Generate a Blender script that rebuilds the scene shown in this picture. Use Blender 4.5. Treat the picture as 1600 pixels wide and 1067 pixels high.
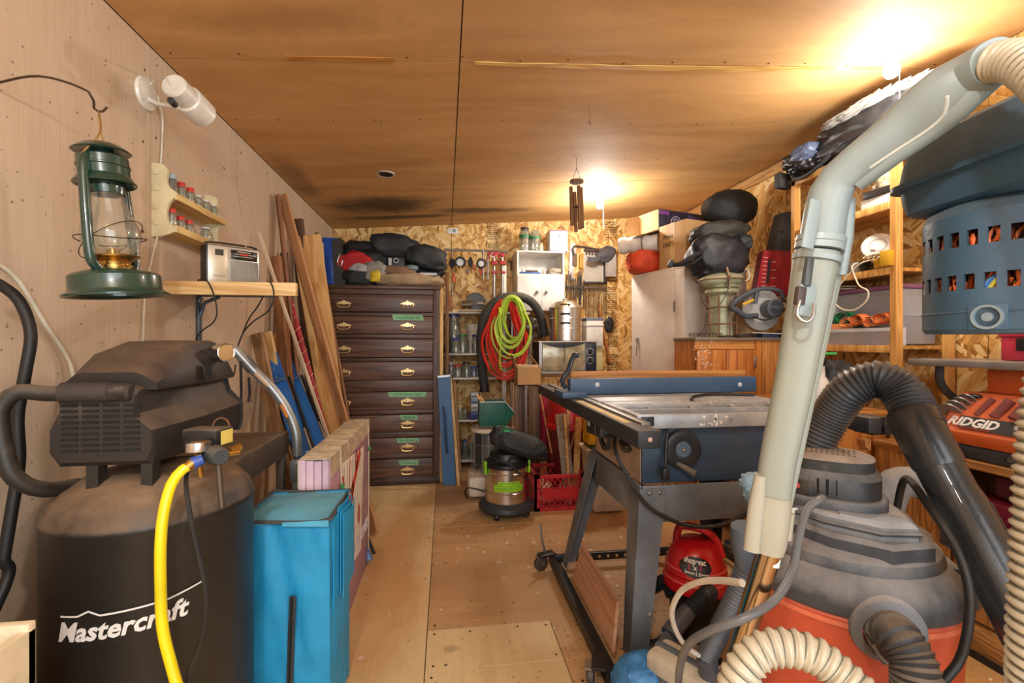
import bpy, bmesh, math, random
from math import sin, cos, pi, radians as R
from mathutils import Vector as V, Matrix, noise, Euler
random.seed(7)
C = bpy.context.scene.collection
for o in list(bpy.data.objects): bpy.data.objects.remove(o)
# ---------------------------------------------------------------- camera, light, exposure
YAW = R(8.1); CS, SN = cos(YAW), sin(YAW); FPX = 730.0; CZ = 1.2
cam = bpy.data.objects.new('camera', bpy.data.cameras.new('camera')); C.objects.link(cam)
cam.location = (0, 0, CZ); cam.rotation_euler = (pi/2, 0, -YAW)
cam.data.sensor_width = 36; cam.data.lens = 36*FPX/1600; cam.data.clip_start = .02
bpy.context.scene.camera = cam
vs = bpy.context.scene.view_settings
vs.view_transform = 'Standard'; vs.look = 'None'; vs.gamma = 1; vs.use_curve_mapping = False
vs.exposure = .5
world = bpy.data.worlds.new('world'); bpy.context.scene.world = world; world.use_nodes = True
bg = world.node_tree.nodes['Background']; bg.inputs[0].default_value = (.93, .97, 1, 1); bg.inputs[1].default_value = .7
BULB = 30.0        # emission of the bare bulbs
def area(name, loc, tgt, size, power, col=(1, .9, .8)):
    l = bpy.data.lights.new(name, 'AREA'); l.energy = power; l.size = size; l.color = col
    o = bpy.data.objects.new(name, l); C.objects.link(o); o.location = loc
    o.rotation_euler = (V(tgt)-V(loc)).to_track_quat('-Z', 'Y').to_euler(); return o
def plight(name, loc, power, rad=.04, col=(1, .88, .72)):
    l = bpy.data.lights.new(name, 'POINT'); l.energy = power; l.shadow_soft_size = rad; l.color = col
    o = bpy.data.objects.new(name, l); C.objects.link(o); o.location = loc; return o
area('camera_side_fill', (.7, -1.3, 1.5), (.7, 3, 1.3), 2.0, 40, (.93, .97, 1))  # added soft fill from behind the camera
plight('rear_bulb_light', (-.25, -.45, 2.0), 42, .05, (1, .98, .95))
# ---------------------------------------------------------------- placing helpers
def ray(px, py):
    u = (px-800)/FPX; v = (533.5-py)/FPX
    return V((u*CS+SN, CS-u*SN, v))
def W(px, py, Y=None, X=None, z=None, t=None):
    d = ray(px, py)
    if t is None:
        if Y is not None: t = Y/d.y
        elif X is not None: t = X/d.x
        else: t = (z-CZ)/d.z
    return V((d.x*t, d.y*t, CZ+d.z*t))
def lin(c):
    if isinstance(c, str):
        c = [int(c[i:i+2], 16)/255 for i in (0, 2, 4)]
    return tuple(((x/12.92) if x <= .04045 else ((x+.055)/1.055)**2.4) for x in c[:3])+(1,)
# ---------------------------------------------------------------- materials
_mats = {}
class NT:
    def __init__(s, key):
        s.m = bpy.data.materials.new(key); s.m.use_nodes = True; s.t = s.m.node_tree
        s.p = s.t.nodes['Principled BSDF']
        s.co = s.n('ShaderNodeTexCoord').outputs['Object']
    def n(s, ty, **kw):
        nd = s.t.nodes.new(ty)
        for k, v in kw.items():
            if k.startswith('i_'): nd.inputs[k[2:].replace('_', ' ')].default_value = v
            else: setattr(nd, k, v)
        return nd
    def l(s, a, b): s.t.links.new(a, b)
    def noise(s, sc, det=4, rough=.55, vec=None, dist=0):
        n = s.n('ShaderNodeTexNoise'); n.inputs['Scale'].default_value = sc; n.inputs['Detail'].default_value = det
        n.inputs['Roughness'].default_value = rough; n.inputs['Distortion'].default_value = dist
        s.l(vec or s.co, n.inputs['Vector']); return n.outputs['Fac']
    def mapp(s, sc=(1, 1, 1), rot=(0, 0, 0), loc=(0, 0, 0), vec=None):
        m = s.n('ShaderNodeMapping'); m.inputs['Scale'].default_value = sc; m.inputs['Rotation'].default_value = rot
        m.inputs['Location'].default_value = loc; s.l(vec or s.co, m.inputs['Vector']); return m.outputs[0]
    def ramp(s, fac, stops, mode='LINEAR'):
        r = s.n('ShaderNodeValToRGB'); cr = r.color_ramp; cr.interpolation = mode
        while len(cr.elements) < len(stops): cr.elements.new(.5)
        for e, (p, c) in zip(cr.elements, stops):
            e.position = p; e.color = lin(c) if isinstance(c, (str, tuple, list)) else (c, c, c, 1)
        s.l(fac, r.inputs[0]); return r.outputs['Color']
    def mix(s, fac, a, b, mode='MIX'):
        m = s.n('ShaderNodeMix', data_type='RGBA', blend_type=mode)
        for v, i in ((fac, 0), (a, 6), (b, 7)):
            if isinstance(v, (int, float)): m.inputs[i].default_value = v
            elif isinstance(v, (tuple, list)): m.inputs[i].default_value = v
            else: s.l(v, m.inputs[i])
        return m.outputs[2]
    def math(s, op, a, b=0., c=None):
        m = s.n('ShaderNodeMath', operation=op)
        for v, i in ((a, 0), (b, 1), (c, 2)):
            if v is None: continue
            if isinstance(v, (int, float)): m.inputs[i].default_value = v
            else: s.l(v, m.inputs[i])
        return m.outputs[0]
    def bump(s, h, st, dist=.01):
        b = s.n('ShaderNodeBump'); b.inputs['Strength'].default_value = st; b.inputs['Distance'].default_value = dist
        s.l(h, b.inputs['Height']); s.l(b.outputs[0], s.p.inputs['Normal'])
    def out(s, col=None, rough=None, metal=None):
        for v, k in ((col, 'Base Color'), (rough, 'Roughness'), (metal, 'Metallic')):
            if v is None: continue
            if isinstance(v, (int, float, tuple)): s.p.inputs[k].default_value = v
            else: s.l(v, s.p.inputs[k])
        return s.m
def mat(col, rough=.55, metal=0, var=.18, vs=7, bump=.15, bs=90, dust=0, dcol='b8a58c', trans=0, spec=.5, emit=0, coat=0):
    key = 'm_%s_%s' % (col, '_'.join(str(x) for x in (rough, metal, var, vs, bump, bs, dust, dcol, trans, emit)))
    if key in _mats: return _mats[key]
    n = NT(key); base = lin(col)
    if emit:
        n.p.inputs['Emission Color'].default_value = base; n.p.inputs['Emission Strength'].default_value = emit
        n.p.inputs['Base Color'].default_value = base; _mats[key] = n.m; return n.m
    nz = n.noise(vs, 5, .6)
    f = n.ramp(nz, [(.3, 0.), (.7, 1.)])
    dark = tuple(x*(1-var*1.6) for x in base[:3])+(1,); lite = tuple(min(1, x*(1+var*.6)) for x in base[:3])+(1,)
    c = n.mix(f, dark, lite)
    r = rough
    if dust:
        g = n.n('ShaderNodeNewGeometry'); sx = n.n('ShaderNodeSeparateXYZ'); n.l(g.outputs['Normal'], sx.inputs[0])
        up = n.math('MULTIPLY_ADD', sx.outputs[2], .62, .30)
        nn = n.noise(9, 6, .65)
        a = n.math('MULTIPLY', n.ramp(n.math('ADD', up, n.math('MULTIPLY_ADD', nn, 1.1, -.6)), [(.35, 0.), (1, 1.)]), dust)
        c = n.mix(a, c, lin(dcol)); r = n.math('MULTIPLY_ADD', a, .9-rough, rough)
    if bump: n.bump(n.noise(bs, 4, .6), bump, .004)
    n.out(c, r, metal); n.p.inputs['Specular IOR Level'].default_value = spec
    if coat: n.p.inputs['Coat Weight'].default_value = coat
    if trans:
        n.p.inputs['Transmission Weight'].default_value = trans
    _mats[key] = n.m; return n.m
def wood(c1, c2, axis=0, sc=1.0, rough=.6, ring=5.0, knots=True, grain=.5, stain=0):
    key = 'w_%s_%s_%s_%s_%s_%s_%s' % (c1, c2, axis, sc, rough, ring, stain)
    if key in _mats: return _mats[key]
    n = NT(key); s = [14*sc, 14*sc, 14*sc]; s[axis] = .9*sc
    v = n.mapp(tuple(s))
    a = n.noise(1, 3, .5, v, 1.2)
    w = n.n('ShaderNodeMath', operation='SINE'); n.l(n.math('MULTIPLY', a, ring*6.28), w.inputs[0])
    f1 = n.math('MULTIPLY_ADD', w.outputs[0], .5, .5)
    s2 = [160*sc, 160*sc, 160*sc]; s2[axis] = 5*sc
    f2 = n.noise(1, 3, .6, n.mapp(tuple(s2)))
    f = n.math('ADD', n.math('MULTIPLY', f1, .55), n.math('MULTIPLY', f2, grain))
    col = n.ramp(f, [(.15, c2), (.75, c1)])
    if stain: col = n.mix(n.math('MULTIPLY', n.ramp(n.noise(5, 6, .7), [(.45, 0.), (.7, 1.)]), stain), col, lin('3a3028'))
    n.bump(f2, .25, .002); n.out(col, rough); _mats[key] = n.m; return n.m
def glass(tint='ffffff', a=.16):
    key = 'g_%s_%s' % (tint, a)
    if key in _mats: return _mats[key]
    n = NT(key); t = n.t
    tr = n.n('ShaderNodeBsdfTransparent'); tr.inputs[0].default_value = lin(tint)
    gl = n.n('ShaderNodeBsdfGlossy'); gl.inputs['Roughness'].default_value = .06
    df = n.n('ShaderNodeBsdfDiffuse'); df.inputs[0].default_value = lin(tint)
    lw = n.n('ShaderNodeLayerWeight'); lw.inputs[0].default_value = .35
    m1 = n.n('ShaderNodeMixShader'); m2 = n.n('ShaderNodeMixShader'); m2.inputs[0].default_value = a
    n.l(n.math('MULTIPLY_ADD', lw.outputs[1], .75, .06), m1.inputs[0]); n.l(tr.outputs[0], m1.inputs[1]); n.l(gl.outputs[0], m1.inputs[2])
    n.l(m1.outputs[0], m2.inputs[1]); n.l(df.outputs[0], m2.inputs[2])
    n.l(m2.outputs[0], t.nodes['Material Output'].inputs[0]); _mats[key] = n.m; return n.m
# ---------------------------------------------------------------- mesh builder
class MB:
    def __init__(s): s.b = bmesh.new()
    def _add(s, vs, fs):
        bv = [s.b.verts.new(v) for v in vs]
        for f in fs:
            try: s.b.faces.new([bv[i] for i in f])
            except ValueError: pass
        return s
    def box(s, c, d, M=None, r=0, seg=2, taper=None):
        x, y, z = d[0]/2, d[1]/2, d[2]/2
        vs = [V((i*x, j*y, k*z)) for k in (-1, 1) for j in (-1, 1) for i in (-1, 1)]
        if taper:
            for v in vs:
                if v.z > 0: v.x *= taper[0]; v.y *= taper[1]
        fs = [(0, 2, 3, 1), (4, 5, 7, 6), (0, 1, 5, 4), (2, 6, 7, 3), (0, 4, 6, 2), (1, 3, 7, 5)]
        M = (Matrix.Translation(V(c)) @ (M.to_4x4() if M else Matrix()))
        if r:
            t = bmesh.new(); bv = [t.verts.new(v) for v in vs]; [t.faces.new([bv[i] for i in f]) for f in fs]
            bmesh.ops.bevel(t, geom=t.edges[:], offset=min(r, x*.9, y*.9, z*.9), segments=seg, affect='EDGES', profile=.5)
            t.verts.index_update(); vs = [v.co.copy() for v in t.verts]; fs = [[v.index for v in f.verts] for f in t.faces]; t.free()
        return s._add([M @ v for v in vs], fs)
    def bx(s, x0, x1, y0, y1, z0, z1, r=0, seg=2):
        return s.box(((x0+x1)/2, (y0+y1)/2, (z0+z1)/2), (abs(x1-x0), abs(y1-y0), abs(z1-z0)), None, r, seg)
    def tube(s, pts, rad, n=10, cap=True, closed=False):
        pts = [V(p) for p in pts]; N = len(pts); rr = rad if isinstance(rad, (list, tuple)) else [rad]*N
        rings = []; up = None
        for i, p in enumerate(pts):
            if closed: t = pts[(i+1) % N]-pts[i-1]
            else: t = pts[min(i+1, N-1)]-pts[max(i-1, 0)]
            t = t.normalized() if t.length > 1e-9 else V((0, 0, 1))
            if up is None:
                up = t.orthogonal().normalized()
            up = (up-t*up.dot(t)); up = up.normalized() if up.length > 1e-6 else t.orthogonal().normalized()
            w = t.cross(up)
            rings.append([s.b.verts.new(p+(up*cos(2*pi*k/n)+w*sin(2*pi*k/n))*rr[i]) for k in range(n)])
        for i in range(N if closed else N-1):
            a, b = rings[i], rings[(i+1) % N]
            for k in range(n): s.b.faces.new((a[k], a[(k+1) % n], b[(k+1) % n], b[k]))
        if cap and not closed: s.b.faces.new(rings[0][::-1]); s.b.faces.new(rings[-1])
        return s
    def cyl(s, a, b, r, n=20, r2=None): return s.tube([a, b], [r, r if r2 is None else r2], n)
    def lathe(s, prof, o=(0, 0, 0), n=32, M=None, a0=0, a1=2*pi, sy=1):
        M = Matrix.Translation(V(o)) @ (M.to_4x4() if M else Matrix()); full = abs(a1-a0-2*pi) < 1e-6
        rings = []
        for r, z in prof:
            if r < 1e-6: rings.append([s.b.verts.new(M @ V((0, 0, z)))])
            else: rings.append([s.b.verts.new(M @ V((r*cos(a0+(a1-a0)*k/n), sy*r*sin(a0+(a1-a0)*k/n), z))) for k in range(n if full else n+1)])
        for i in range(len(rings)-1):
            a, b = rings[i], rings[i+1]; m = n if full else n
            for k in range(m):
                k2 = (k+1) % n if full else k+1
                if len(a) == 1 and len(b) == 1: continue
                if len(a) == 1: f = (a[0], b[k2], b[k])
                elif len(b) == 1: f = (a[k], a[k2], b[0])
                else: f = (a[k], a[k2], b[k2], b[k])
                try: s.b.faces.new(f)
                except ValueError: pass
        return s
    def prism(s, poly, d, M=None, bev=0):
        # poly in local XY, extruded along +Z by d
        M = M or Matrix(); n = len(poly)
        vs = [V((x, y, 0)) for x, y in poly]+[V((x, y, d)) for x, y in poly]
        fs = [tuple(range(n))[::-1], tuple(range(n, 2*n))]+[(i, (i+1) % n, n+(i+1) % n, n+i) for i in range(n)]
        if bev:
            t = bmesh.new(); bv = [t.verts.new(v) for v in vs]; [t.faces.new([bv[i] for i in f]) for f in fs]
            bmesh.ops.bevel(t, geom=t.edges[:], offset=bev, segments=2, affect='EDGES', profile=.5)
            t.verts.index_update(); vs = [v.co.copy() for v in t.verts]; fs = [[v.index for v in f.verts] for f in t.faces]; t.free()
        return s._add([M @ v for v in vs], fs)
    def ell(s, c, d, M=None, u=20, v=12):
        t = bmesh.new(); bmesh.ops.create_uvsphere(t, u_segments=u, v_segments=v, radius=1)
        t.verts.index_update()
        M = Matrix.Translation(V(c)) @ (M.to_4x4() if M else Matrix())
        vs = [M @ V((q.co.x*d[0], q.co.y*d[1], q.co.z*d[2])) for q in t.verts]; fs = [[q.index for q in f.verts] for f in t.faces]; t.free()
        return s._add(vs, fs)
    def blob(s, c, d, seed=0, amp=.15, fr=2.5, M=None, flat=None, sub=5, fold=.5, sq=1.0):
        """soft bag / cloth heap: superellipsoid with folds; flat = local z below which it is pressed flat"""
        t = bmesh.new(); bmesh.ops.create_icosphere(t, subdivisions=sub, radius=1); t.verts.index_update()
        M = Matrix.Translation(V(c)) @ (M.to_4x4() if M else Matrix()); o = V((seed*3.1, seed*1.7, seed*.9)); vs = []
        for q in t.verts:
            p = q.co.copy()
            if sq < 1: p = V([math.copysign(abs(k)**sq, k) for k in p])
            a = noise.noise(q.co*fr*.6+o)
            b = 1-abs(noise.noise(V((q.co.x*fr*1.2, q.co.y*fr*1.2, q.co.z*fr*2.6))+o*2))*2
            e = 1-abs(noise.noise(q.co*fr*2.3+o*3))*2
            g = 1-abs(noise.noise(V((q.co.x*fr*2, q.co.y*fr*4, q.co.z*fr*4.5))+o*5))*2
            h1 = max(0, 1-abs(noise.noise(V((q.co.x*fr*1.5+q.co.z*1.3, q.co.y*fr*1.5, q.co.z*fr*.9-q.co.x*1.1))+o*4))*5)
            h2 = max(0, 1-abs(noise.noise(V((q.co.x*fr*2.6-q.co.z*2, q.co.y*fr*2.6, q.co.z*fr*1.6+q.co.x*2))+o*6))*5)
            p = p*(1+amp*(a*1.2+fold*(b*.5+e*.25+g*.15)-.12+fold*(h1*.75+h2*.45)))
            p = V((p.x*d[0], p.y*d[1], p.z*d[2]))
            if flat is not None and p.z < flat: p.z = flat+(p.z-flat)*.04
            vs.append(M @ p)
        fs = [[q.index for q in f.verts] for f in t.faces]; t.free(); return s._add(vs, fs)
    def grid(s, nx, ny, fn, th=0, closed=False):
        """surface from fn(u,v)->Vector ; th gives thickness"""
        g = [[s.b.verts.new(fn(i/nx, j/ny)) for i in range(nx+1)] for j in range(ny+1)]
        fs = []
        for j in range(ny):
            for i in range(nx): fs.append(s.b.faces.new((g[j][i], g[j][i+1], g[j+1][i+1], g[j+1][i])))
        if th:
            s.b.normal_update(); r = bmesh.ops.solidify(s.b, geom=fs, thickness=th)
        return s
    def loft(s, secs, cap=True):
        rings = [[s.b.verts.new(V(p)) for p in sec] for sec in secs]; n = len(rings[0])
        for a, b in zip(rings, rings[1:]):
            for k in range(n): s.b.faces.new((a[k], a[(k+1) % n], b[(k+1) % n], b[k]))
        if cap: s.b.faces.new(rings[0][::-1]); s.b.faces.new(rings[-1])
        return s
class T:
    """a top-level thing"""
    def __init__(s, name, label, cat, base=(0, 0, 0), group=None, rot=None, mesh=None, m=None, local=False, smooth=35):
        s.M = Matrix.Translation(V(base)) @ (rot.to_4x4() if rot else Matrix())
        if mesh is None: o = bpy.data.objects.new(name, None); o.empty_display_size = .05
        else: o = bpy.data.objects.new(name, mkmesh(name, mesh, m, None if local else s.M.inverted(), smooth))
        C.objects.link(o); o.matrix_world = s.M; s.o = o; o['label'] = label; o['category'] = cat
        if group: o['group'] = group
    def part(s, name, mb, m, parent=None, local=False, label=None, smooth=35):
        o = bpy.data.objects.new(name, mkmesh(name, mb, m, None if local else s.M.inverted(), smooth))
        C.objects.link(o); o.parent = parent or s.o
        if label: o['label'] = label
        return o
    def stuff(s, *a, **k): o = s.part(*a, **k); o['kind'] = 'stuff'; return o
def mkmesh(name, mb, m, inv=None, smooth=35):
    b = mb.b
    if inv is not None: b.transform(inv)
    bmesh.ops.recalc_face_normals(b, faces=b.faces)
    me = bpy.data.meshes.new(name); b.to_mesh(me); b.free()
    if m: me.materials.append(m)
    for p in me.polygons: p.use_smooth = True
    try: me.set_sharp_from_angle(angle=R(smooth))
    except Exception: pass
    return me
def struct(name, mb, m, parent=None):
    o = bpy.data.objects.new(name, mkmesh(name, mb, m)); C.objects.link(o)
    if parent: o.parent = parent
    else: o['kind'] = 'structure'
    return o
def piece(o, name, mb, m, smooth=35):
    c = bpy.data.objects.new(name, mkmesh(name, mb, m, o.matrix_world.inverted(), smooth)); C.objects.link(c); c.parent = o; return c
def dup(o, parent=None, M=None, label=None):
    c = o.copy(); C.objects.link(c)
    if parent is not None: c.parent = parent
    if M is not None: c.matrix_world = M
    if label: c['label'] = label
    for ch in [x for x in bpy.data.objects if x.parent == o]: dup(ch, c)
    return c
def text_mb(s, size, M, ext=.0006, shear=0, bold=0, align='CENTER', warp=None, sx=1):
    cu = bpy.data.curves.new('txt', 'FONT'); cu.body = s; cu.size = size; cu.extrude = ext; cu.shear = shear; cu.offset = bold
    cu.align_x = align; cu.align_y = 'CENTER'; cu.resolution_u = 2
    o = bpy.data.objects.new('txt', cu); C.objects.link(o)
    me = bpy.data.meshes.new_from_object(o)
    mb = MB(); mb.b.from_mesh(me)
    for v in mb.b.verts:
        v.co.x *= sx; v.co = warp(v.co) if warp else v.co
    mb.b.transform(M)
    bpy.data.objects.remove(o); bpy.data.curves.remove(cu); bpy.data.meshes.remove(me); return mb
def frame(o, x, y):
    """matrix whose local X,Y map to world dirs x,y at origin o"""
    x = V(x).normalized(); z = x.cross(V(y)).normalized(); y = z.cross(x)
    m = Matrix((x, y, z)).transposed().to_4x4(); m.translation = V(o); return m
def spline(pts, step=.02, closed=False):
    pts = [V(p) for p in pts]; n = len(pts); out = []
    rng = range(n if closed else n-1)
    for i in rng:
        p0 = pts[i-1] if (i > 0 or closed) else pts[0]*2-pts[1]; p1 = pts[i]; p2 = pts[(i+1) % n]
        p3 = pts[(i+2) % n] if (i+2 < n or closed) else p2*2-p1
        m = max(2, int((p2-p1).length/step))
        for k in range(m):
            t = k/m; out.append(.5*((2*p1)+(-p0+p2)*t+(2*p0-5*p1+4*p2-p3)*t*t+(-p0+3*p1-3*p2+p3)*t**3))
    if not closed: out.append(pts[-1])
    return out
def resample(pts, step):
    out = [pts[0].copy()]; acc = 0
    for a, b in zip(pts, pts[1:]):
        L = (b-a).length
        while acc+L >= step and L > 1e-9:
            a = a+(b-a)*((step-acc)/L); L = (b-a).length; acc = 0; out.append(a.copy())
        acc += L
    return out
def hose(pts, r, pitch=.008, amp=.12, n=16, mb=None, sharp=False):
    p = resample(spline(pts, .01), pitch/4); prof = [1, 1-amp*.5, 1-amp, 1-amp*.5] if not sharp else [1, 1, 1-amp, 1-amp]
    return (mb or MB()).tube(p, [r*prof[i % 4] for i in range(len(p))], n)
def cable(pts, r=.003, n=7, step=.015, mb=None): return (mb or MB()).tube(spline(pts, step), r, n)
def RX(a): return Matrix.Rotation(R(a), 4, 'X')
def RY(a): return Matrix.Rotation(R(a), 4, 'Y')
def RZ(a): return Matrix.Rotation(R(a), 4, 'Z')
def pbox(x0, y0, x1, y1, Y, dep, r=0, mb=None):
    """box whose front face fills the given outline in the plane at depth Y"""
    a = W(x0, (y0+y1)/2, Y); b = W(x1, (y0+y1)/2, Y); m = (x0+x1)/2
    return (mb or MB()).bx(a.x, b.x, Y, Y+dep, W(m, y1, Y).z, W(m, y0, Y).z, r)
def base_of(x0, x1, y1, Y, dep=0):
    p = W((x0+x1)/2, y1, Y); return V((p.x, Y+dep/2, p.z))
# ---------------------------------------------------------------- the room
XL, XR, YB, YF = -1.09, 2.5, 4.76, -1.6
CH = lambda x: CZ+1.178+.072*x          # the ceiling rises to the right
def osb(key='osb', k=1.0):
    n = NT(key); acc = None
    v1 = n.n('ShaderNodeTexVoronoi'); v1.inputs['Scale'].default_value = 11*k; n.l(n.co, v1.inputs['Vector'])
    sep = n.n('ShaderNodeSeparateColor'); n.l(v1.outputs['Color'], sep.inputs[0])
    sx = n.n('ShaderNodeSeparateXYZ'); n.l(n.co, sx.inputs[0])
    h = n.math('ADD', sx.outputs[0], sx.outputs[1])
    def layer(sc, seed, st=5.5):
        v1 = n.n('ShaderNodeTexVoronoi'); v1.inputs['Scale'].default_value = sc; v1.inputs['Randomness'].default_value = 1
        n.l(n.mapp(loc=(seed, seed*.7, seed*.3)), v1.inputs['Vector'])
        s1 = n.n('ShaderNodeSeparateColor'); n.l(v1.outputs['Color'], s1.inputs[0])
        ang = n.math('MULTIPLY', n.math('SUBTRACT', s1.outputs[0], .5), 2.4)
        c, s = n.math('COSINE', ang), n.math('SINE', ang)
        a = n.math('SUBTRACT', n.math('MULTIPLY', h, c), n.math('MULTIPLY', sx.outputs[2], s))
        b = n.math('ADD', n.math('MULTIPLY', h, s), n.math('MULTIPLY', sx.outputs[2], c))
        cm = n.n('ShaderNodeCombineXYZ'); n.l(n.math('MULTIPLY', a, 42*k), cm.inputs[0]); n.l(n.math('MULTIPLY', b, 42*k/st), cm.inputs[1])
        n.l(s1.outputs[1], cm.inputs[2])
        v2 = n.n('ShaderNodeTexVoronoi'); v2.inputs['Scale'].default_value = 1; n.l(cm.outputs[0], v2.inputs['Vector'])
        s2 = n.n('ShaderNodeSeparateColor'); n.l(v2.outputs['Color'], s2.inputs[0])
        g = n.n('ShaderNodeTexNoise'); g.inputs['Scale'].default_value = 4; g.inputs['Detail'].default_value = 3
        cm2 = n.n('ShaderNodeCombineXYZ'); n.l(n.math('MULTIPLY', a, 60), cm2.inputs[0]); n.l(n.math('MULTIPLY', b, 3), cm2.inputs[1]); n.l(cm2.outputs[0], g.inputs['Vector'])
        return s2.outputs[0], s2.outputs[1], g.outputs[0], v2.outputs['Distance']
    A = layer(9*k, 0); B = layer(13*k, 3.3)
    sel = n.ramp(A[1], [(.45, 0.), (.5, 1.)])
    fac = n.mix(sel, A[0], B[0]); gr = n.mix(sel, A[2], B[2])
    t = n.math('MULTIPLY_ADD', gr, .35, n.math('MULTIPLY', fac, .75))
    col = n.ramp(t, [(.08, '6e4724'), (.24, 'aa7838'), (.5, 'd6a559'), (.72, 'e4bf7c'), (.95, 'efd6a0')])
    n.bump(t, .35, .004); n.out(col, .6); return n.m
OSB = osb(k=.85)
def sheet_mat(key, c1, c2, axis, stains_shade=(), speck=0, var=.5, speckdark=0, rough=.55, grainamt=.3, plane='xy'):
    n = NT(key)
    sp3 = n.n('ShaderNodeSeparateXYZ'); n.l(n.co, sp3.inputs[0]); pv = n.n('ShaderNodeCombineXYZ')
    n.l(sp3.outputs[0 if plane == 'xy' else 1], pv.inputs[0]); n.l(sp3.outputs[1 if plane == 'xy' else 2], pv.inputs[1]); pvec = pv.outputs[0]
    s = [3.5, 3.5, 3.5]; s[axis] = .8
    f = n.noise(1, 6, .62, n.mapp(tuple(s)), .6)
    s = [120, 120, 120]; s[axis] = 3
    g = n.noise(1, 3, .6, n.mapp(tuple(s)))
    t = n.math('ADD', n.math('MULTIPLY', f, 1-grainamt), n.math('MULTIPLY', g, grainamt))
    col = n.ramp(t, [(.32, c2), (.62, c1)])
    def spots(sc, r0, r1, dens, c, amt, seed):
        nonlocal col
        v = n.n('ShaderNodeTexVoronoi', voronoi_dimensions='2D'); v.inputs['Scale'].default_value = sc
        nv = n.n('ShaderNodeTexNoise'); nv.inputs['Scale'].default_value = sc*2; n.l(n.co, nv.inputs['Vector'])
        vm = n.n('ShaderNodeVectorMath', operation='MULTIPLY_ADD'); n.l(nv.outputs['Color'], vm.inputs[0])
        vm.inputs[1].default_value = (.35/sc,)*3; n.l(n.mapp(loc=(seed, seed, 0), vec=pvec), vm.inputs[2]); n.l(vm.outputs[0], v.inputs['Vector'])
        sc_ = n.n('ShaderNodeSeparateColor'); n.l(v.outputs['Color'], sc_.inputs[0])
        thr = n.math('MULTIPLY', n.ramp(sc_.outputs[0], [(1-dens, 0.), (min(1, 1-dens+.02), 1.)]), n.math('MULTIPLY_ADD', sc_.outputs[1], r1-r0, r0))
        m = n.math('LESS_THAN', v.outputs['Distance'], thr)
        col = n.mix(n.math('MULTIPLY', m, amt), col, lin(c))
    if speck: spots(13, .04, .15, speck, 'f2ebdd', .85, .3)
    if speckdark: spots(16, .05, .13, speckdark, '4a3626', .8, 5.3); spots(70, .05, .3, speckdark*1.6, '6b5038', .7, 2.3)
    for (c, mn, mx, cc, amt) in stains_shade:   # rectangular-ish zones with ragged edge
        q = n.n('ShaderNodeVectorMath', operation='DISTANCE'); mp = n.mapp(tuple(1/x for x in mx), loc=tuple(-a/b for a, b in zip(c, mx)))
        n.l(mp, q.inputs[0]); q.inputs[1].default_value = (0, 0, 0)
        d = n.math('ADD', q.outputs['Value'], n.math('MULTIPLY_ADD', n.noise(mn, 6, .7, n.mapp((1, 1, 1))), 1.6, -.8))
        col = n.mix(n.math('MULTIPLY', n.ramp(d, [(.4, 1.), (1., 0.)]), amt), col, lin(cc))
    n.bump(g, .12, .002); n.out(col, rough); return n.m
# floor
FL = sheet_mat('floor_ply', 'd0a878', 'ab8257', 0, speck=.24, speckdark=.2, grainamt=.2,
    stains_shade=[((.3, 2.3, 0), 3, (.75, .55, 1), 'a57f54', .55), ((.05, 3.6, 0), 2, (.75, .45, 1), '8e7759', .5), ((.9, 3.3, 0), 2.5, (.7, .35, 1), 'b58a56', .4)])
FL2 = sheet_mat('floor_ply_pale', 'e0c797', 'c8a878', 1, speck=.08, speckdark=.04, grainamt=.2,
    stains_shade=[((-.3, 2.6, 0), 2.5, (.25, 1.2, 1), 'b5793a', .55), ((-.16, 1.62, 0), 6, (.05, .05, 1), '7c6040', .5), ((.02, 1.84, 0), 6, (.04, .03, 1), '84684a', .5)])  # long brown band is the foam bundle's cast shadow, painted in; small spots are stains
FL3 = sheet_mat('floor_ply_warm', 'd3a468', 'b9854c', 0, speck=.06, speckdark=.08, grainamt=.3)
floor = struct('floor', MB().bx(XL-.02, XR+.02, YF, YB+.02, -.05, -.013), wood('5a4330', '3a2a1c', 0))
seams_x = [XL, -.075, .445, 1.62, XR]
g = .0018
def fsheet(x0, x1, y0, y1, m, dz=0): piece(floor, 'floor_sheet', MB().bx(x0+g, x1-g, y0+g, y1-g, -.013, dz, .0008, 1), m)
fsheet(XL, -.075, YF, .72, FL2); fsheet(XL, -.075, .72, 3.16, FL2, -.0008); fsheet(XL, -.075, 3.16, YB, FL2)
fsheet(-.075, 1.15, 3.05, YB, FL); fsheet(1.15, XR, 3.05, YB, FL3)
fsheet(-.075, 1.15, 1.97, 3.05, FL, -.001); fsheet(1.15, XR, 1.97, 3.05, FL3)
fsheet(-.075, .445, 1.72, 1.97, FL2, -.0004); fsheet(-.075, .445, YF, 1.72, FL2)
fsheet(.445, 1.62, .75, 1.97, FL, -.001); fsheet(1.62, XR, YF, 1.97, FL3); fsheet(.445, 1.62, YF, .75, FL3)
mbn = MB()
for x, y in [(-.045, 1.94), (-.045, 2.0), (-.045, 1.75), (-.05, 1.69), (.42, 1.94), (.42, 1.75), (.3, 1.945), (.1, 1.94), (-.1, 2.4), (-.1, 2.9), (.48, 1.6), (.47, 1.3), (.1, 3.02), (.5, 3.02)]:
    mbn.cyl((x, y, -.002), (x, y, .0012), .0045, 10)
o = piece(floor, 'nail_heads', mbn, mat('3b3027', .4, .6)); o['kind'] = 'stuff'
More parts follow.
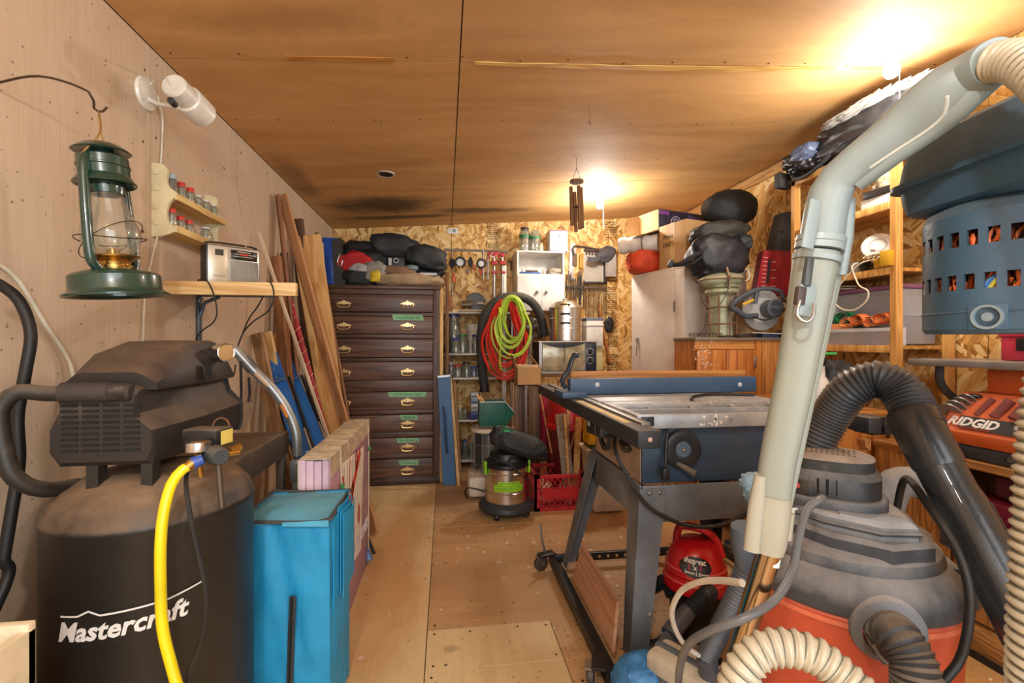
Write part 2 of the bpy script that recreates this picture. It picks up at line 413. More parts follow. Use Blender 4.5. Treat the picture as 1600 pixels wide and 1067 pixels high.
# ceiling
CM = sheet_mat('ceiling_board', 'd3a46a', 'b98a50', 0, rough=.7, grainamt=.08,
    stains_shade=[((-.55, 4.0, 2.3), 2.2, (.5, .3, .5), '2a2019', .8), ((.3, 4.25, 2.35), 2.5, (.6, .12, .5), '4a3524', .75), ((-.45, 4.4, 2.35), 3, (.6, .08, .5), '2e231a', .8), ((-1.0, 3.4, 2.3), 3, (.12, .6, .6), '4a3524', .5),
            ((-.5, 1.75, 2.3), 2, (.5, .12, .5), '8b6136', .5), ((.2, 1.5, 2.4), 2, (.6, .6, .6), 'a87f58', .45)])
def slab(x0, x1, y0, y1, lo, hi, sag=0, nx=1, ny=1, seed=0):
    mb = MB(); nx = 14; ny = 12; vs = []; fs = []
    def top(x, y):
        u = (x-x0)/(x1-x0); v = (y-y0)/(y1-y0)
        s = -sag*(sin(pi*u)*sin(pi*v)+.35*abs(sin(2*pi*v+seed))*sin(pi*u))
        return CH(x)+s
    for k, h in ((0, lo), (1, hi)):
        for j in range(ny+1):
            for i in range(nx+1):
                x = x0+(x1-x0)*i/nx; y = y0+(y1-y0)*j/ny; vs.append((x, y, top(x, y)+h))
    N = (nx+1)*(ny+1)
    for j in range(ny):
        for i in range(nx):
            a = j*(nx+1)+i; b = a+1; c = a+nx+2; d = a+nx+1; fs += [(a, d, c, b), (N+a, N+b, N+c, N+d)]
    for j in range(ny):
        a = j*(nx+1); b = a+nx+1; fs.append((a, N+a, N+b, b)); a += nx; b += nx; fs.append((a, b, N+b, N+a))
    for i in range(nx):
        a = i; fs.append((a, a+1, N+a+1, N+a)); a += ny*(nx+1); fs.append((a, N+a, N+a+1, a+1))
    return mb._add([V(v) for v in vs], fs)
ceil = struct('ceiling', slab(XL-.02, XR+.02, YF, YB+.02, .016, .06), wood('8a6a45', '5f452b', 0))
SHEETS = [(XL, .06, YF, .4, .006), (XL, .06, .4, 1.99, .006), (XL, .06, 1.99, 3.57, .004), (XL, .06, 3.57, YB, .004),
        (.06, XR, YF, .4, .02), (.06, XR, .4, 1.99, .022), (.06, XR, 1.99, 3.55, .03), (.06, XR, 3.55, YB, .012)]
def ceilz(x, y):
    for i, (x0, x1, y0, y1, s) in enumerate(SHEETS):
        if x0 <= x <= x1 and y0 <= y <= y1:
            u = (x-x0)/(x1-x0); v = (y-y0)/(y1-y0); return CH(x)-s*(sin(pi*u)*sin(pi*v)+.35*abs(sin(2*pi*v+i))*sin(pi*u))
    return CH(x)
for i, (x0, x1, y0, y1, s) in enumerate(SHEETS):
    piece(ceil, 'ceiling_sheet', slab(x0+.003, x1-.003, y0+.003, y1-.003, 0, .006, s, seed=i), CM)
piece(ceil, 'gap_strip', MB().grid(40, 2, lambda u, v: V((.12+1.98*u, 1.975+.035*v*(.4+.6*sin(pi*u)**.5)+.004*noise.noise(V((u*9, 0, 0))), CH(.12+1.98*u)-.004-.008*sin(pi*u)+.004*noise.noise(V((u*14, v, 3))))), .004), wood('e0b86c', 'c08d45', 0))
piece(ceil, 'patch_strip', MB().grid(16, 2, lambda u, v: V((-.63+.42*u, 1.955+.04*v*(.6+.4*u), CH(-.63+.42*u)-.003)), .003), wood('c98e4c', 'a86f30', 0))
mbn = MB()
for yy in (1.96, 2.5, 3.03, 3.53, .95, 1.45):
    for k in range(16):
        x = XL+.06+k*.225+random.uniform(-.03, .03); y_ = yy+random.uniform(-.012, .012); cz_ = ceilz(x, y_); mbn.cyl((x, y_, cz_+.002), (x, y_, cz_-.0015), .0042, 8)
o = piece(ceil, 'nail_heads', mbn, mat('4a3524', .5)); o['kind'] = 'stuff'
vc = W(602, 270, z=CH(-.35)); 
piece(ceil, 'vent_hole', MB().lathe([(.055, .004), (.055, -.006), (0, -.0055)], (vc.x, vc.y, CH(vc.x)), 28), mat('231d18', .8))
piece(ceil, 'vent_rim', MB().lathe([(.054, .003), (.054, -.009), (.061, -.008), (.062, .003)], (vc.x, vc.y, CH(vc.x)), 28), mat('cfc6b8', .6))
for (px, py) in ((595, 186), (920, 186), (1395, 300)):
    p = W(px, py, z=CH(0)+(px-700)*.0002); z = CH(p.x)
    piece(ceil, 'ceiling_hook', cable([(p.x, p.y, z+.01), (p.x, p.y, z-.02), (p.x+.012, p.y, z-.035), (p.x+.006, p.y, z-.05)], .002), mat('8b7a63', .4, .7))
# walls
def wall_plate(name, x0, x1, y0, y1, m):
    vs = [V((x, y, 0)) for x, y in ((x0, y0), (x1, y0), (x1, y1), (x0, y1))]
    vs += [V((v.x, v.y, CH(v.x)+.02)) for v in vs]; vs = [v-V((0, 0, .013)) if v.z == 0 else v for v in vs]
    return struct(name, MB()._add(vs, [(0, 3, 2, 1), (4, 5, 6, 7), (0, 1, 5, 4), (1, 2, 6, 5), (2, 3, 7, 6), (3, 0, 4, 7)]), m)
stud = wood('7a5a38', '523a22', 2)
WL = sheet_mat('painted_ply', 'd3bba0', 'bfa68a', 2, speckdark=.03, grainamt=.4, rough=.6, plane='yz',
    stains_shade=[((-1.09, 2.3, 1.55), 5, (.3, .25, .1), 'a98366', .4)])
wl = wall_plate('wall_left', XL-.06, XL-.013, YF, YB+.02, stud)
wb = wall_plate('wall_back', XL-.02, XR+.02, YB+.013, YB+.06, stud)
wr = wall_plate('wall_right', XR+.013, XR+.06, YF, YB+.02, stud)
def panel(w, x0, x1, y0, y1, m, z0=0, z1=None, name='wall_panel'):
    vs = [V((x, y, z0)) for x, y in ((x0, y0), (x1, y0), (x1, y1), (x0, y1))]
    vs += [V((v.x, v.y, z1 if z1 else CH(v.x)-.002)) for v in vs]
    piece(w, name, MB()._add(vs, [(0, 3, 2, 1), (4, 5, 6, 7), (0, 1, 5, 4), (1, 2, 6, 5), (2, 3, 7, 6), (3, 0, 4, 7)]), m)
for a, b in ((YF, -.52), (-.52, .7), (.7, 1.917), (1.917, 2.65), (2.65, 3.42), (3.42, YB)): panel(wl, XL-.013, XL, a+.0025, b-.0025, WL)
for a, b in ((XL, .06), (.06, 1.28), (1.28, XR)): panel(wb, a+.002, b-.002, YB, YB+.013, OSB)
for a, b in ((YF, .62), (.62, 1.84), (1.84, 3.06), (3.06, YB)): panel(wr, XR, XR+.013, a+.002, b-.002, OSB)
mbn = MB()
for y in (.74, 1.3, 1.88, 1.95, 2.3, 2.62, 2.7, 3.1, 3.45):
    z = .25
    while z < 2.25:
        yy = y+random.uniform(-.01, .01); zz_ = z+random.uniform(-.05, .05); mbn.cyl((XL-.002, yy, zz_), (XL+.001, yy, zz_), random.uniform(.003, .006), 8); z += .28
o = piece(wl, 'nail_heads', mbn, mat('5b3a26', .6)); o['kind'] = 'stuff'
piece(wr, 'top_plank', MB().box((XR-.01, 3.3, CH(XR)-.05), (.018, 2.8, .07)), wood('c9985c', '9c6d38', 1))
# grade stamps printed on the back wall boards
ink = mat('3a2a1c', .8, bump=0)
def stamp(w, px0, px1, py0, py1, Y, rows):
    a = W(px0, py1, Y); b = W(px1, py0, Y); mb = MB(); h = (b.z-a.z)/rows; rnd = random.Random(px0)
    for r in range(rows):
        z = a.z+r*h; k = r % 3
        if k == 0: mb.bx(a.x, b.x, Y-.0015, Y, z+h*.1, z+h*.2)
        x = a.x
        while x < b.x-.004:
            wd = rnd.uniform(.004, .012); mb.bx(x, min(x+wd, b.x), Y-.0015, Y, z+h*.3, z+h*(.85 if rnd.random() > .3 else .55)); x += wd+rnd.uniform(.004, .007)
    o = piece(w, 'grade_stamp', mb, ink); o['kind'] = 'stuff'
stamp(wb, 761, 779, 349, 374, YB, 8); stamp(wb, 760, 781, 379, 388, YB, 6)
stamp(wb, 945, 964, 346, 372, YB, 7); stamp(wb, 944, 963, 392, 440, YB, 12); stamp(wb, 946, 964, 448, 520, YB, 22); stamp(wb, 950, 965, 524, 542, YB, 7)
stamp(wb, 948, 965, 552, 580, YB, 7)
# bulbs on the ceiling
BM = mat('fff1d8', emit=BULB)
def bulb(px, py, Y, label, cord):
    p = W(px, py, Y); x = p.x; z = CH(x)-.006
    t = T('ceiling_light', label, 'light', (x, Y, z), group='bare bulbs in porcelain lampholders on the ceiling')
    t.part('lampholder', MB().lathe([(0, .006), (.062, .006), (.066, 0), (.06, -.01), (.045, -.016), (.028, -.02), (.024, -.045), (.026, -.05), (.02, -.052), (0, -.05)], (0, 0, 0), 32), mat('ece6dc', .3, coat=.3), local=True)
    t.part('bulb', MB().lathe([(.013, -.048), (.014, -.06), (.024, -.078), (.031, -.098), (.03, -.115), (.02, -.13), (0, -.136)], (0, 0, 0), 24), BM, local=True)
    t.part('pull_cord', MB().cyl((.03, -.01, -.04), (.03, -.01, -cord), .0012, 6), mat('f0ece2', .7), local=True)
    l = plight('bulb_light', (x, Y, z-.24), 20 if Y < 3 else 26, .06, (1, .97, .92)); return t
bulb(1393, 74, 1.83, 'glowing bare bulb in a white ceiling lampholder, nearest the grey vacuum wand', .30)
bulb(937, 300, 3.84, 'glowing bare bulb in a white ceiling lampholder, beside the hanging wooden chime', .3)
# ---------------------------------------------------------------- common materials
BLK = mat('26231f', .5, dust=.25); BLKp = mat('1b1b1d', .4, var=.1); BLKcloth = mat('25262a', .58, bump=.35, bs=200, var=.25)
CHROME = mat('d8d8d8', .18, 1, var=.05, bump=0); STEEL = mat('b5b5b2', .35, .9, bump=.1); BRASS = mat('c9a45c', .25, .95, bump=0, var=.1)
WHT = mat('e8e3da', .45); RED = mat('b51f24', .4, coat=.2); PINE = wood('e6c489', 'c99a58', 1); PINEx = wood('e3c086', 'c6985a', 0); PINEz = wood('dfb87c', 'b98a4e', 2)
GLS = glass('f4f7f5', .10); GLSd = glass('eef2ee', .07)
CORDB = mat('1f1e1d', .5, bump=0); CORDW = mat('dcd4c0', .5, bump=0)
# ---------------------------------------------------------------- air compressor
c = V((-.715, 1.285, 0)); r = .212
t = T('air_compressor', 'black upright air compressor with a dusty pump cover and white lettering on the tank', 'air compressor', c)
TANK = mat('1f1d1c', .45, dust=.8, dcol='94795e', var=.15)
t.part('tank', MB().lathe([(0, .06), (.12, .062), (.19, .09), (r, .13), (r, .79), (r+.003, .795), (r+.003, .803), (r, .808), (.203, .83), (.175, .862), (.12, .885), (.05, .893), (0, .894)], c, 64), TANK)
t.part('tank_skirt', MB().lathe([(.17, 0), (.17, .1), (.165, .1), (.165, 0)], c, 40), BLK)
def wrap(v, R0=r+.0012, a=0):
    th = v.x/R0+a; return V((sin(th)*(R0+v.z), -cos(th)*(R0+v.z), v.y))
a_txt = R(11)          # direction of the lettering's middle round the tank
slope = .05
wl_ = lambda v: wrap(V((v.x, v.y+v.x*slope+ (abs(v.x)**2)*.0, v.z)), a=a_txt)
LET = mat('d9d8d4', .5)
tm = Matrix.Translation(c+V((0, 0, .605)))
t.part('lettering', text_mb('Mastercraft', .054, tm, .0005, .22, .0015, warp=wl_, sx=.95), LET)
mb = MB()
pl = [(-.13, .036), (-.085, .036), (-.06, .046), (-.035, .034), (.10, .034), (.175, .045)]
mb = MB(); vs = []; fs = []
pts = []
for (x0, y0), (x1, y1) in zip(pl, pl[1:]):
    for k in range(6): pts.append((x0+(x1-x0)*k/6, y0+(y1-y0)*k/6))
pts.append(pl[-1])
for x, y in pts:
    for dy in (0, .004): vs.append(tm @ wl_(V((x*.86, y*.9+dy, .0006))))
fs = [(2*i, 2*i+2, 2*i+3, 2*i+1) for i in range(len(pts)-1)]
t.part('lettering_underline', mb._add(vs, fs), LET)
# pump cover: a long faceted shroud, its grilled end towards the camera
COV = mat('26211e', .5, dust=.5, dcol='8a715b'); PC = c+V((-.035, .02, 0))
def cov_sec(y, w, z0, z1, ch, sh=0):
    x0, x1 = -w/2, w/2
    return [PC+V((x+sh, y, z)) for x, z in ((x0+.02, z0), (x1-.01, z0), (x1, z0+.03), (x1, z0+.45*(z1-z0)), (x1-.035, z0+.66*(z1-z0)), (x1-ch, z1-.008), (x1-ch-.02, z1), (x0+ch, z1), (x0+ch-.02, z1-.008), (x0+.02, z0+.7*(z1-z0)), (x0, z0+.45*(z1-z0)), (x0, z0+.03))]
mb = MB().loft([cov_sec(-.16, .20, .935, 1.085, .035), cov_sec(-.15, .215, .925, 1.10, .035), cov_sec(.02, .25, .925, 1.105, .04), cov_sec(.13, .27, .93, 1.11, .05), cov_sec(.225, .26, .94, 1.10, .05)])
t.part('pump_cover', mb, COV)
sh = lambda y, z0, z1, w, o: [PC+V((x+o, y, z)) for x, z in ((-w/2, z0), (w/2, z0), (w/2, z0+.4*(z1-z0)), (w/2-.03, z1-.006), (w/2-.045, z1), (-w/2+.035, z1), (-w/2+.02, z1-.006), (-w/2, z0+.4*(z1-z0)))]
t.part('upper_cover', MB().loft([sh(-.13, 1.09, 1.13, .19, 0), sh(-.06, 1.09, 1.175, .20, .0), sh(.05, 1.09, 1.20, .215, .0), sh(.17, 1.09, 1.203, .225, .0), sh(.21, 1.09, 1.19, .21, .0), sh(.25, 1.09, 1.12, .2, 0)]), COV)
t.part('end_frame', MB().loft([cov_sec(.225, .275, .93, 1.12, .05), cov_sec(.26, .24, .93, 1.12, .05)]), BLK)
mb = MB(); GR = mat('0b0a0a', .8)
for j in range(4):
    for i in range(9):
        mb.box(PC+V((-.062+j*.041, -.1605, .96+i*.0125)), (.032, .004, .0055))
t.part('grille_slots', mb, GR)['kind'] = 'stuff'
t.part('vent_opening', MB().prism([(0, 0), (.03, .0), (.02, .04), (0, .045)], .004, frame(PC+V((.118, .04, 1.10)), (0, 1, 0), (0, 0, 1))), GR)
for x in (-.06, .05): t.part('mounting_bracket', MB().bx(c.x+x-.012, c.x+x+.012, c.y-.13, c.y-.10, .86, .94).bx(c.x+x-.012, c.x+x+.012, c.y-.13, c.y+.12, .925, .937), BLK)
for x in (-.06, .05): t.part('mounting_bracket', MB().bx(c.x+x-.012, c.x+x+.012, c.y+.10, c.y+.13, .85, .94), BLK)
a = PC+V((.085, .14, 1.165)); d = V((.82, -.5, .06)).normalized()
t.part('air_filter', MB().lathe([(0, 0), (.02, 0), (.021, .035), (.026, .036), (.026, .066), (.024, .068), (.022, .066), (0, .066)], a, 28, d.to_track_quat('Z', 'Y').to_matrix()), CHROME)
# handle bar in front
h = [W(70, 615, t=1.0), W(30, 612, t=.985), W(0, 640, t=.97), W(5, 700, t=.97), W(25, 748, t=.98), W(70, 765, t=1.02), W(120, 758, t=1.10)]
t.part('handle', MB().tube(spline([W(200, 612, t=1.03)]+h, .015), .0165, 16), BLK)
a, b = W(95, 613, t=1.005), W(206, 612, t=1.035)
t.part('handle_grip', MB().tube([a, a+(b-a)*.02, a+(b-a)*.7, a+(b-a)*.71, b-(b-a)*.03, b], [.017, .0215, .0215, .019, .019, .016], 20), mat('37302c', .7, bump=.3, bs=300))
# pressure switch, gauges
q = W(325, 682, t=1.10); t.part('pressure_switch', MB().box(q, (.085, .06, .042), RZ(-12), .005), mat('202022', .4, dust=.4))
t.part('switch_label', MB().box(q+V((.044, -.006, .0)), (.001, .04, .032), RZ(-12)), mat('e9d56a', .6))
q2 = W(309, 697, t=1.03); mb = MB().lathe([(0, 0), (.024, 0), (.025, .003), (.025, .02), (.02, .024), (0, .024)], q2+V((0, 0, -.012)), 28, RX(-6))
t.part('pressure_gauge', mb, CHROME); t.part('gauge_stem', MB().cyl(q2-V((0, 0, .012)), q2-V((0, -.015, .07)), .006, 10), BRASS)
q3 = W(340, 712, t=1.03); t.part('regulator_knob', MB().lathe([(0, -.02), (.02, -.02), (.022, -.016), (.019, .014), (.016, .018), (0, .018)], q3, 12, V((.7, -.7, 0)).to_track_quat('Z', 'Y').to_matrix()), mat('33393b', .6, dust=.2))
t.part('brass_fitting', MB().cyl(q3, W(373, 706, t=1.07), .007, 12).cyl(W(360, 705, t=1.06), W(376, 698, t=1.08), .009, 6), BRASS)
t.part('pipe', MB().tube(spline([W(312, 715, t=1.05), W(290, 727, t=1.06), W(262, 735, t=1.08), W(245, 722, t=1.12)]), .004, 8).tube([q3, q3-V((0, -.02, .12))], .007, 8), mat('6c6058', .4, .7))
t.part('drain_knob', MB().ell(W(150, 755, t=1.05), (.008, .008, .008)), CHROME)
t.part('lift_ring', MB().tube([q+V((.02+.018*cos(k*pi/12), .02, .02+.02*sin(k*pi/12))) for k in range(13)], .0025, 6), mat('a07860', .4, .8))
# yellow air hose
hp = [W(302, 724, t=1.0), W(285, 734, t=.985), W(268, 756, t=.975), W(256, 800, t=.962), W(251, 850, t=.955), W(251, 915, t=.955), W(254, 980, t=.955), W(268, 1040, t=.955), W(290, 1110, t=.95), W(330, 1190, t=.95), V((-.4, .9, .012)), V((-.25, .98, .011)), V((-.35, 1.12, .011))]
y = T('air_hose', 'yellow air hose hanging down the front of the compressor tank', 'hose', hp[-1])
y.part('hose', cable(hp, .0105, 14), mat('e8cf14', .35, coat=.3, bump=0))
y.part('bend_guard', MB().tube([W(318, 717, t=1.01), W(301, 724, t=1.0)], [.0105, .014], 16), mat('2b4ea0', .4))
y.part('ferrule', MB().tube([W(302, 723, t=1.0), W(292, 731, t=.99)], .0125, 16), BRASS)
T('power_cord', 'black cord hanging in a long curve over the compressor tank', 'cord', W(330, 1120, t=1.0),
  mesh=cable([W(292, 738, t=1.02), W(291, 765, t=.985), W(300, 820, t=.97), W(311, 870, t=.97), W(321, 920, t=.97), W(322, 960, t=.97), W(312, 1010, t=.97), W(296, 1050, t=.97), W(280, 1120, t=.97), V((-.62, .9, .01)), V((-.8, .86, .006))], .0045, 8), m=CORDB)
T('hose', 'thick black hose hanging down the wall left of the compressor', 'hose', V((-1.07, .78, 0)),
  mesh=cable([W(-30, 430, t=1.02), W(0, 445, t=1.05), W(30, 470, t=1.08), W(48, 520, t=1.1), W(40, 580, t=1.1), W(28, 650, t=1.1), W(30, 720, t=1.1), W(18, 800, t=1.09), W(6, 870, t=1.08), W(-8, 950, t=1.06), V((-1.07, .9, .1)), V((-1.07, .82, .01))], .012, 12), m=CORDB)
T('cord', 'cream cord running down the wall to the back of the compressor', 'cord', W(115, 575, X=-1.07),
  mesh=cable([W(-20, 408, X=-1.083), W(0, 415, X=-1.083), W(30, 440, X=-1.083), W(70, 505, X=-1.08), W(110, 570, X=-1.07), W(118, 640, X=-1.06)], .005, 8), m=CORDW)
# cream box in the corner
q = T('storage_box', 'cream coloured open box in the bottom left corner, in front of the tank', 'box', (-.86, .74, 0))
CRM = mat('e6d8b8', .6); x0, x1, y0, y1, h = -1.05, -.70, .52, .915, .72
q.part('front_panel', MB().bx(x1-.016, x1, y0, y1, 0, h-.012, .002), CRM); q.part('side_panel', MB().bx(x0, x1, y1-.016, y1, 0, h, .002), CRM)
q.part('side_panel', MB().bx(x0, x1, y0, y0+.016, 0, h, .002), CRM); q.part('back_panel', MB().bx(x0, x0+.016, y0, y1, 0, h, .002), CRM); q.part('bottom', MB().bx(x0+.016, x1-.016, y0+.016, y1-.016, .32, .332), CRM)
T('plastic_tray', 'white round plastic tray lying in the cream box', 'tray', (-.86, .78, .66), mesh=MB().lathe([(0, 0), (.07, 0), (.09, .035), (.095, .036), (.094, .04), (.088, .038), (.068, .004), (0, .004)], (-.86, .78, .67), 28).cyl((-.86, .78, .333), (-.86, .78, .67), .05), m=WHT)
# ---------------------------------------------------------------- hurricane lantern
L = V((-.862, 1.30, W(165, 462, t=1.15).z)); GRN = mat('1f3b30', .28, coat=.5, var=.12, bump=.05)
t = T('hurricane_lantern', 'dark green hurricane lantern with a clear globe hanging on wire by the left wall', 'lantern', L)
t.part('base', MB().lathe([(.118, .002), (.124, 0), (.125, .006), (.112, .014), (.109, .02), (.108, .058), (.1, .066), (.06, .078), (.045, .083), (0, .084), (0, .078), (.1, .052), (.104, .01), (.118, .002)], L, 48), GRN)
t.part('burner', MB().lathe([(.04, .08), (.042, .09), (.036, .093), (.038, .1), (.05, .108), (.062, .112), (.064, .116), (.06, .118), (.03, .12), (.016, .124), (.014, .138), (0, .138)], L, 36), BRASS)
t.part('globe', MB().lathe([(.036, .118), (.055, .135), (.068, .158), (.071, .18), (.065, .205), (.052, .24), (.042, .275), (.039, .30)], L, 40), glass('f2f6f2', .05))
t.part('wire_guard', MB().tube([L+V((.083*cos(k*pi/16), .083*sin(k*pi/16), .165+.006*sin(k*pi/8))) for k in range(32)], .0016, 6, closed=True).tube([L+V((.08*cos(k*pi/16)*.9, .08*sin(k*pi/16), .165+.05*cos(k*pi/16))) for k in range(32)], .0013, 6, closed=True), mat('3c3020', .4, .6))
t.part('chimney', MB().lathe([(.042, .295), (.044, .31), (.044, .332), (.072, .322), (.074, .325), (.062, .345), (.06, .347), (.06, .37), (.063, .372), (.063, .376), (.06, .378), (.06, .398), (.05, .405), (0, .406)], L, 40), GRN)
mb = MB()
for k in range(14): a = k*2*pi/14; mb.ell(L+V((.0445*cos(a), .0445*sin(a), .318)), (.0035, .0035, .0025), u=8, v=6)
t.part('air_hole', mb, GR)['kind'] = 'stuff'
t.part('hood', MB().lathe([(.03, .405), (.028, .418), (.064, .413), (.069, .416), (.05, .432), (.03, .44), (0, .442)], L, 40), GRN)
for s in (-1, 1):
    dx = V((.82, -.57, 0))*s if s == -1 else V((.82, -.57, 0)); dx = V((cos(R(-95 if s < 0 else 85)), sin(R(-95 if s < 0 else 85)), 0))
    P = [L+dx*.06+V((0, 0, .078)), L+dx*.075+V((0, 0, .09)), L+dx*.083+V((0, 0, .12)), L+dx*.078+V((0, 0, .25)), L+dx*.07+V((0, 0, .36)), L+dx*.06+V((0, 0, .39)), L+dx*.045+V((0, 0, .395))]
    t.part('side_tube', MB().tube(spline(P, .02), .0125, 12), GRN)
hk = L+V((-.015, .03, .545)); hkw = L+(hk-L)*.87
t.part('bail', MB().tube(spline([L+V((cos(R(-95)), sin(R(-95)), 0))*.075+V((0, 0, .385)), L+V((.02, -.03, .46)), hk, L+V((-.02, .045, .46)), L+V((cos(R(85)), sin(R(85)), 0))*.075+V((0, 0, .385))], .02), .0022, 8), mat('b99a5c', .35, .8))
ax_ = V((-.54, .84, 0)); t.o.matrix_world = Matrix.Translation(hkw) @ Matrix.Rotation(R(-5), 4, ax_) @ Matrix.Translation(-hkw) @ Matrix.Translation(L) @ Matrix.Scale(.87, 4) @ Matrix.Translation(-L) @ t.M; hk = hkw
T('wire_hook', 'rusty wire hook on the wall that carries the green lantern', 'hook', (XL, 1.3, hk.z+.02), mesh=MB().tube(spline([V((XL, 1.29, hk.z+.03)), V((-.98, 1.29, hk.z+.06)), V((-.88, 1.3, hk.z+.035)), hk+V((-.01, 0, .006)), hk+V((.008, 0, -.001)), hk+V((.02, 0, .012))], .02), .0028, 8), m=mat('4b3c2c', .5, .6))
# ---------------------------------------------------------------- white spot lamp on the wall
WP = mat('e4ded2', .35, coat=.3)
q = W(226, 146, X=XL); t = T('spot_lamp', 'white cylindrical spot lamp on a round wall plate under the ceiling', 'lamp', q)
t.part('wall_plate', MB().lathe([(0, 0), (.058, 0), (.06, .004), (.056, .012), (.02, .016), (0, .016)], q, 32, RY(90)), WP)
k1 = W(278, 168, t=1.60); t.part('arm', MB().tube([q+V((.012, 0, -.02)), q+V((.05, -.01, -.04)), k1], .0075, 10), WP)
a = W(270, 132, t=1.58); b = W(316, 178, t=1.74); d = (b-a); Ln = d.length*1.0
t.part('shade', MB().lathe([(0, -.002), (.036, 0), (.041, .006), (.042, Ln*.42), (.048, Ln*.45), (.05, Ln*.5), (.05, Ln), (.046, Ln), (.046, Ln*.6), (0, Ln*.58)], a, 36, d.to_track_quat('Z', 'Y').to_matrix()), WP)
t.part('thumb_screw', MB().cyl(k1+V((0, -.02, 0)), k1+V((.004, -.05, 0)), .011, 14), mat('2b2b2b', .5))
t.part('cord', cable([q+V((.015, 0, .03)), q+V((.035, 0, .05)), a+V((-.02, .0, .02)), a+V((-.005, 0, -.01))], .003), CORDW)
cp = [W(246, 150, X=-1.07), W(254, 190, X=-1.083), W(250, 280, X=-1.084), W(247, 345, X=-1.08), W(248, 362, X=-1.075)]
t2 = T('extension_cord', 'white extension cord hanging down the wall from the spot lamp past the spice rack', 'cord', cp[-1])
t2.part('cord', cable(cp, .0035), CORDW); t2.part('socket', MB().box(cp[-1], (.02, .03, .042), None, .004), mat('efe9dc', .4))
t2.part('cord', cable([cp[-1], W(242, 385, X=-1.075), W(232, 430, X=-1.08), W(226, 470, X=-1.08), W(224, 520, X=-1.08), W(222, 560, X=-1.07)], .003), CORDW)
# ---------------------------------------------------------------- spice rack
ya, yb = W(237, 300, X=XL).y, W(322, 330, X=XL).y
SR = mat('dcd0a6', .5); SP = wood('e2c27e', 'c49a52', 1)
zb = W(258, 352, X=-1.02).z; z1 = zb+.122; ztop = z1+.1; dp = .085
t = T('spice_rack', 'cream and pine spice rack with two shelves of small jars on the left wall', 'rack', (XL, ya, zb-.03))
def rack_side(y):
    P = [(0, -.05), (.045, -.04), (.085, -.012), (.085, .004), (.06, .03), (.05, .08), (.06, .14), (.085, .18), (.085, .2), (.06, .225), (.05, .27), (.055, .32), (.04, .35), (0, .36)]
    P = [V((XL+x, y, zb+z)) for x, z in spl2(P)]; return P
def spl2(P):
    return [(p.x, p.y) for p in spline([V((a, b, 0)) for a, b in P], .02)]
for y in (ya, yb-.014):
    P = spl2([(0, -.05), (.045, -.04), (.085, -.012), (.085, .004), (.06, .03), (.05, .08), (.06, .14), (.085, .18), (.085, .2), (.06, .225), (.05, .27), (.055, .32), (.04, .35), (0, .36)]); P = [(a_, b_*.68) for a_, b_ in P]
    t.part('side_panel', MB().prism(P, .014, frame((XL, y+.014, zb), (1, 0, 0), (0, 0, 1))), SR)
for z in (zb, z1): t.part('shelf', MB().bx(XL, XL+dp, ya+.014, yb-.014, z-.012, z), SP); t.part('rail', MB().bx(XL+dp-.008, XL+dp+.002, ya+.002, yb, z-.014, z+.012, .002), SP)
t.part('back_rail', MB().bx(XL, XL+.008, ya+.014, yb-.014, z1+.07, z1+.095), SR)
for zz in (zb+.02, zb+.08, zb+.15, zb+.21): t.part('hinge', MB().box((XL+.015, ya-.002, zz), (.02, .006, .02), None, .002), SR)
REDL = mat('cf3a2a', .4); n = 6
def jar(name, label, x, y, z, r, h, lid, content=None, group=None, cat='jar', cr=.0, lh=.018, gl=None, ch=.4):
    b = V((x, y, z)); t = T(name, label, cat, b, group=group)
    t.part('glass', MB().lathe([(0, .001), (r*.9, .001), (r, .006), (r, h*.72), (r*.78, h*.84), (r*.78, h-.004), (r*.72, h-.004), (r*.72, h*.84), (r*.93, h*.7), (r*.93, .006), (0, .005)], b, 20), gl or GLSd)
    if lid: t.part('lid', MB().lathe([(0, h), (r*.8, h), (r*.86, h-.003), (r*.86, h-lh), (r*.8, h-lh), (0, h-.003)], b, 20), lid)
    if content: t.part('contents', MB().lathe([(0, .007), (r*.9, .008), (r*.9, h*ch), (0, h*ch+.003)], b, 16), content)
    return t
G = 'spice jars on the cream wall rack'; step = (yb-ya-.06)/5.2
jar('spice_jar', 'dark spice jar with pale blue lid and label, at the near end of the rack', XL+.045, ya+.045, z1, .019, .095, mat('9fb6b6', .4), mat('4a4a40', .8), G, ch=.75)
for k, w in ((1, 'beside the pale blue lidded jar'), (2, 'third from the near end')):
    jar('spice_jar', 'red lidded jar on top shelf of the rack, '+w, XL+.045, ya+.045+k*step, z1, .016, .085, REDL, None, G)
for k, w in ((3, 'right after the red lids'), (4, 'last but one from the far end'), (5, 'at the far end')):
    jar('spice_jar', 'empty clear jar on top shelf of the rack, '+w, XL+.045, ya+.045+k*step, z1, .016, .075, mat('d6d2c6', .5), None, G, lh=.01)
for k, w in ((0, 'nearest'), (1, 'middle, with yellow spice'), (2, 'farthest')):
    jar('spice_jar', 'red lidded jar on bottom shelf of the rack, %s of three' % w, XL+.045, ya+.045+k*step*.95, zb, .016, .085 if k == 0 else .072, REDL, mat('d9ab4a', .8) if k == 1 else None, G, ch=.45)
jar('spice_jar', 'wide clear jar alone at the far end of the bottom shelf of the rack', XL+.045, ya+.045+3.9*step, zb, .02, .075, mat('d6d2c6', .5), None, G, lh=.008)
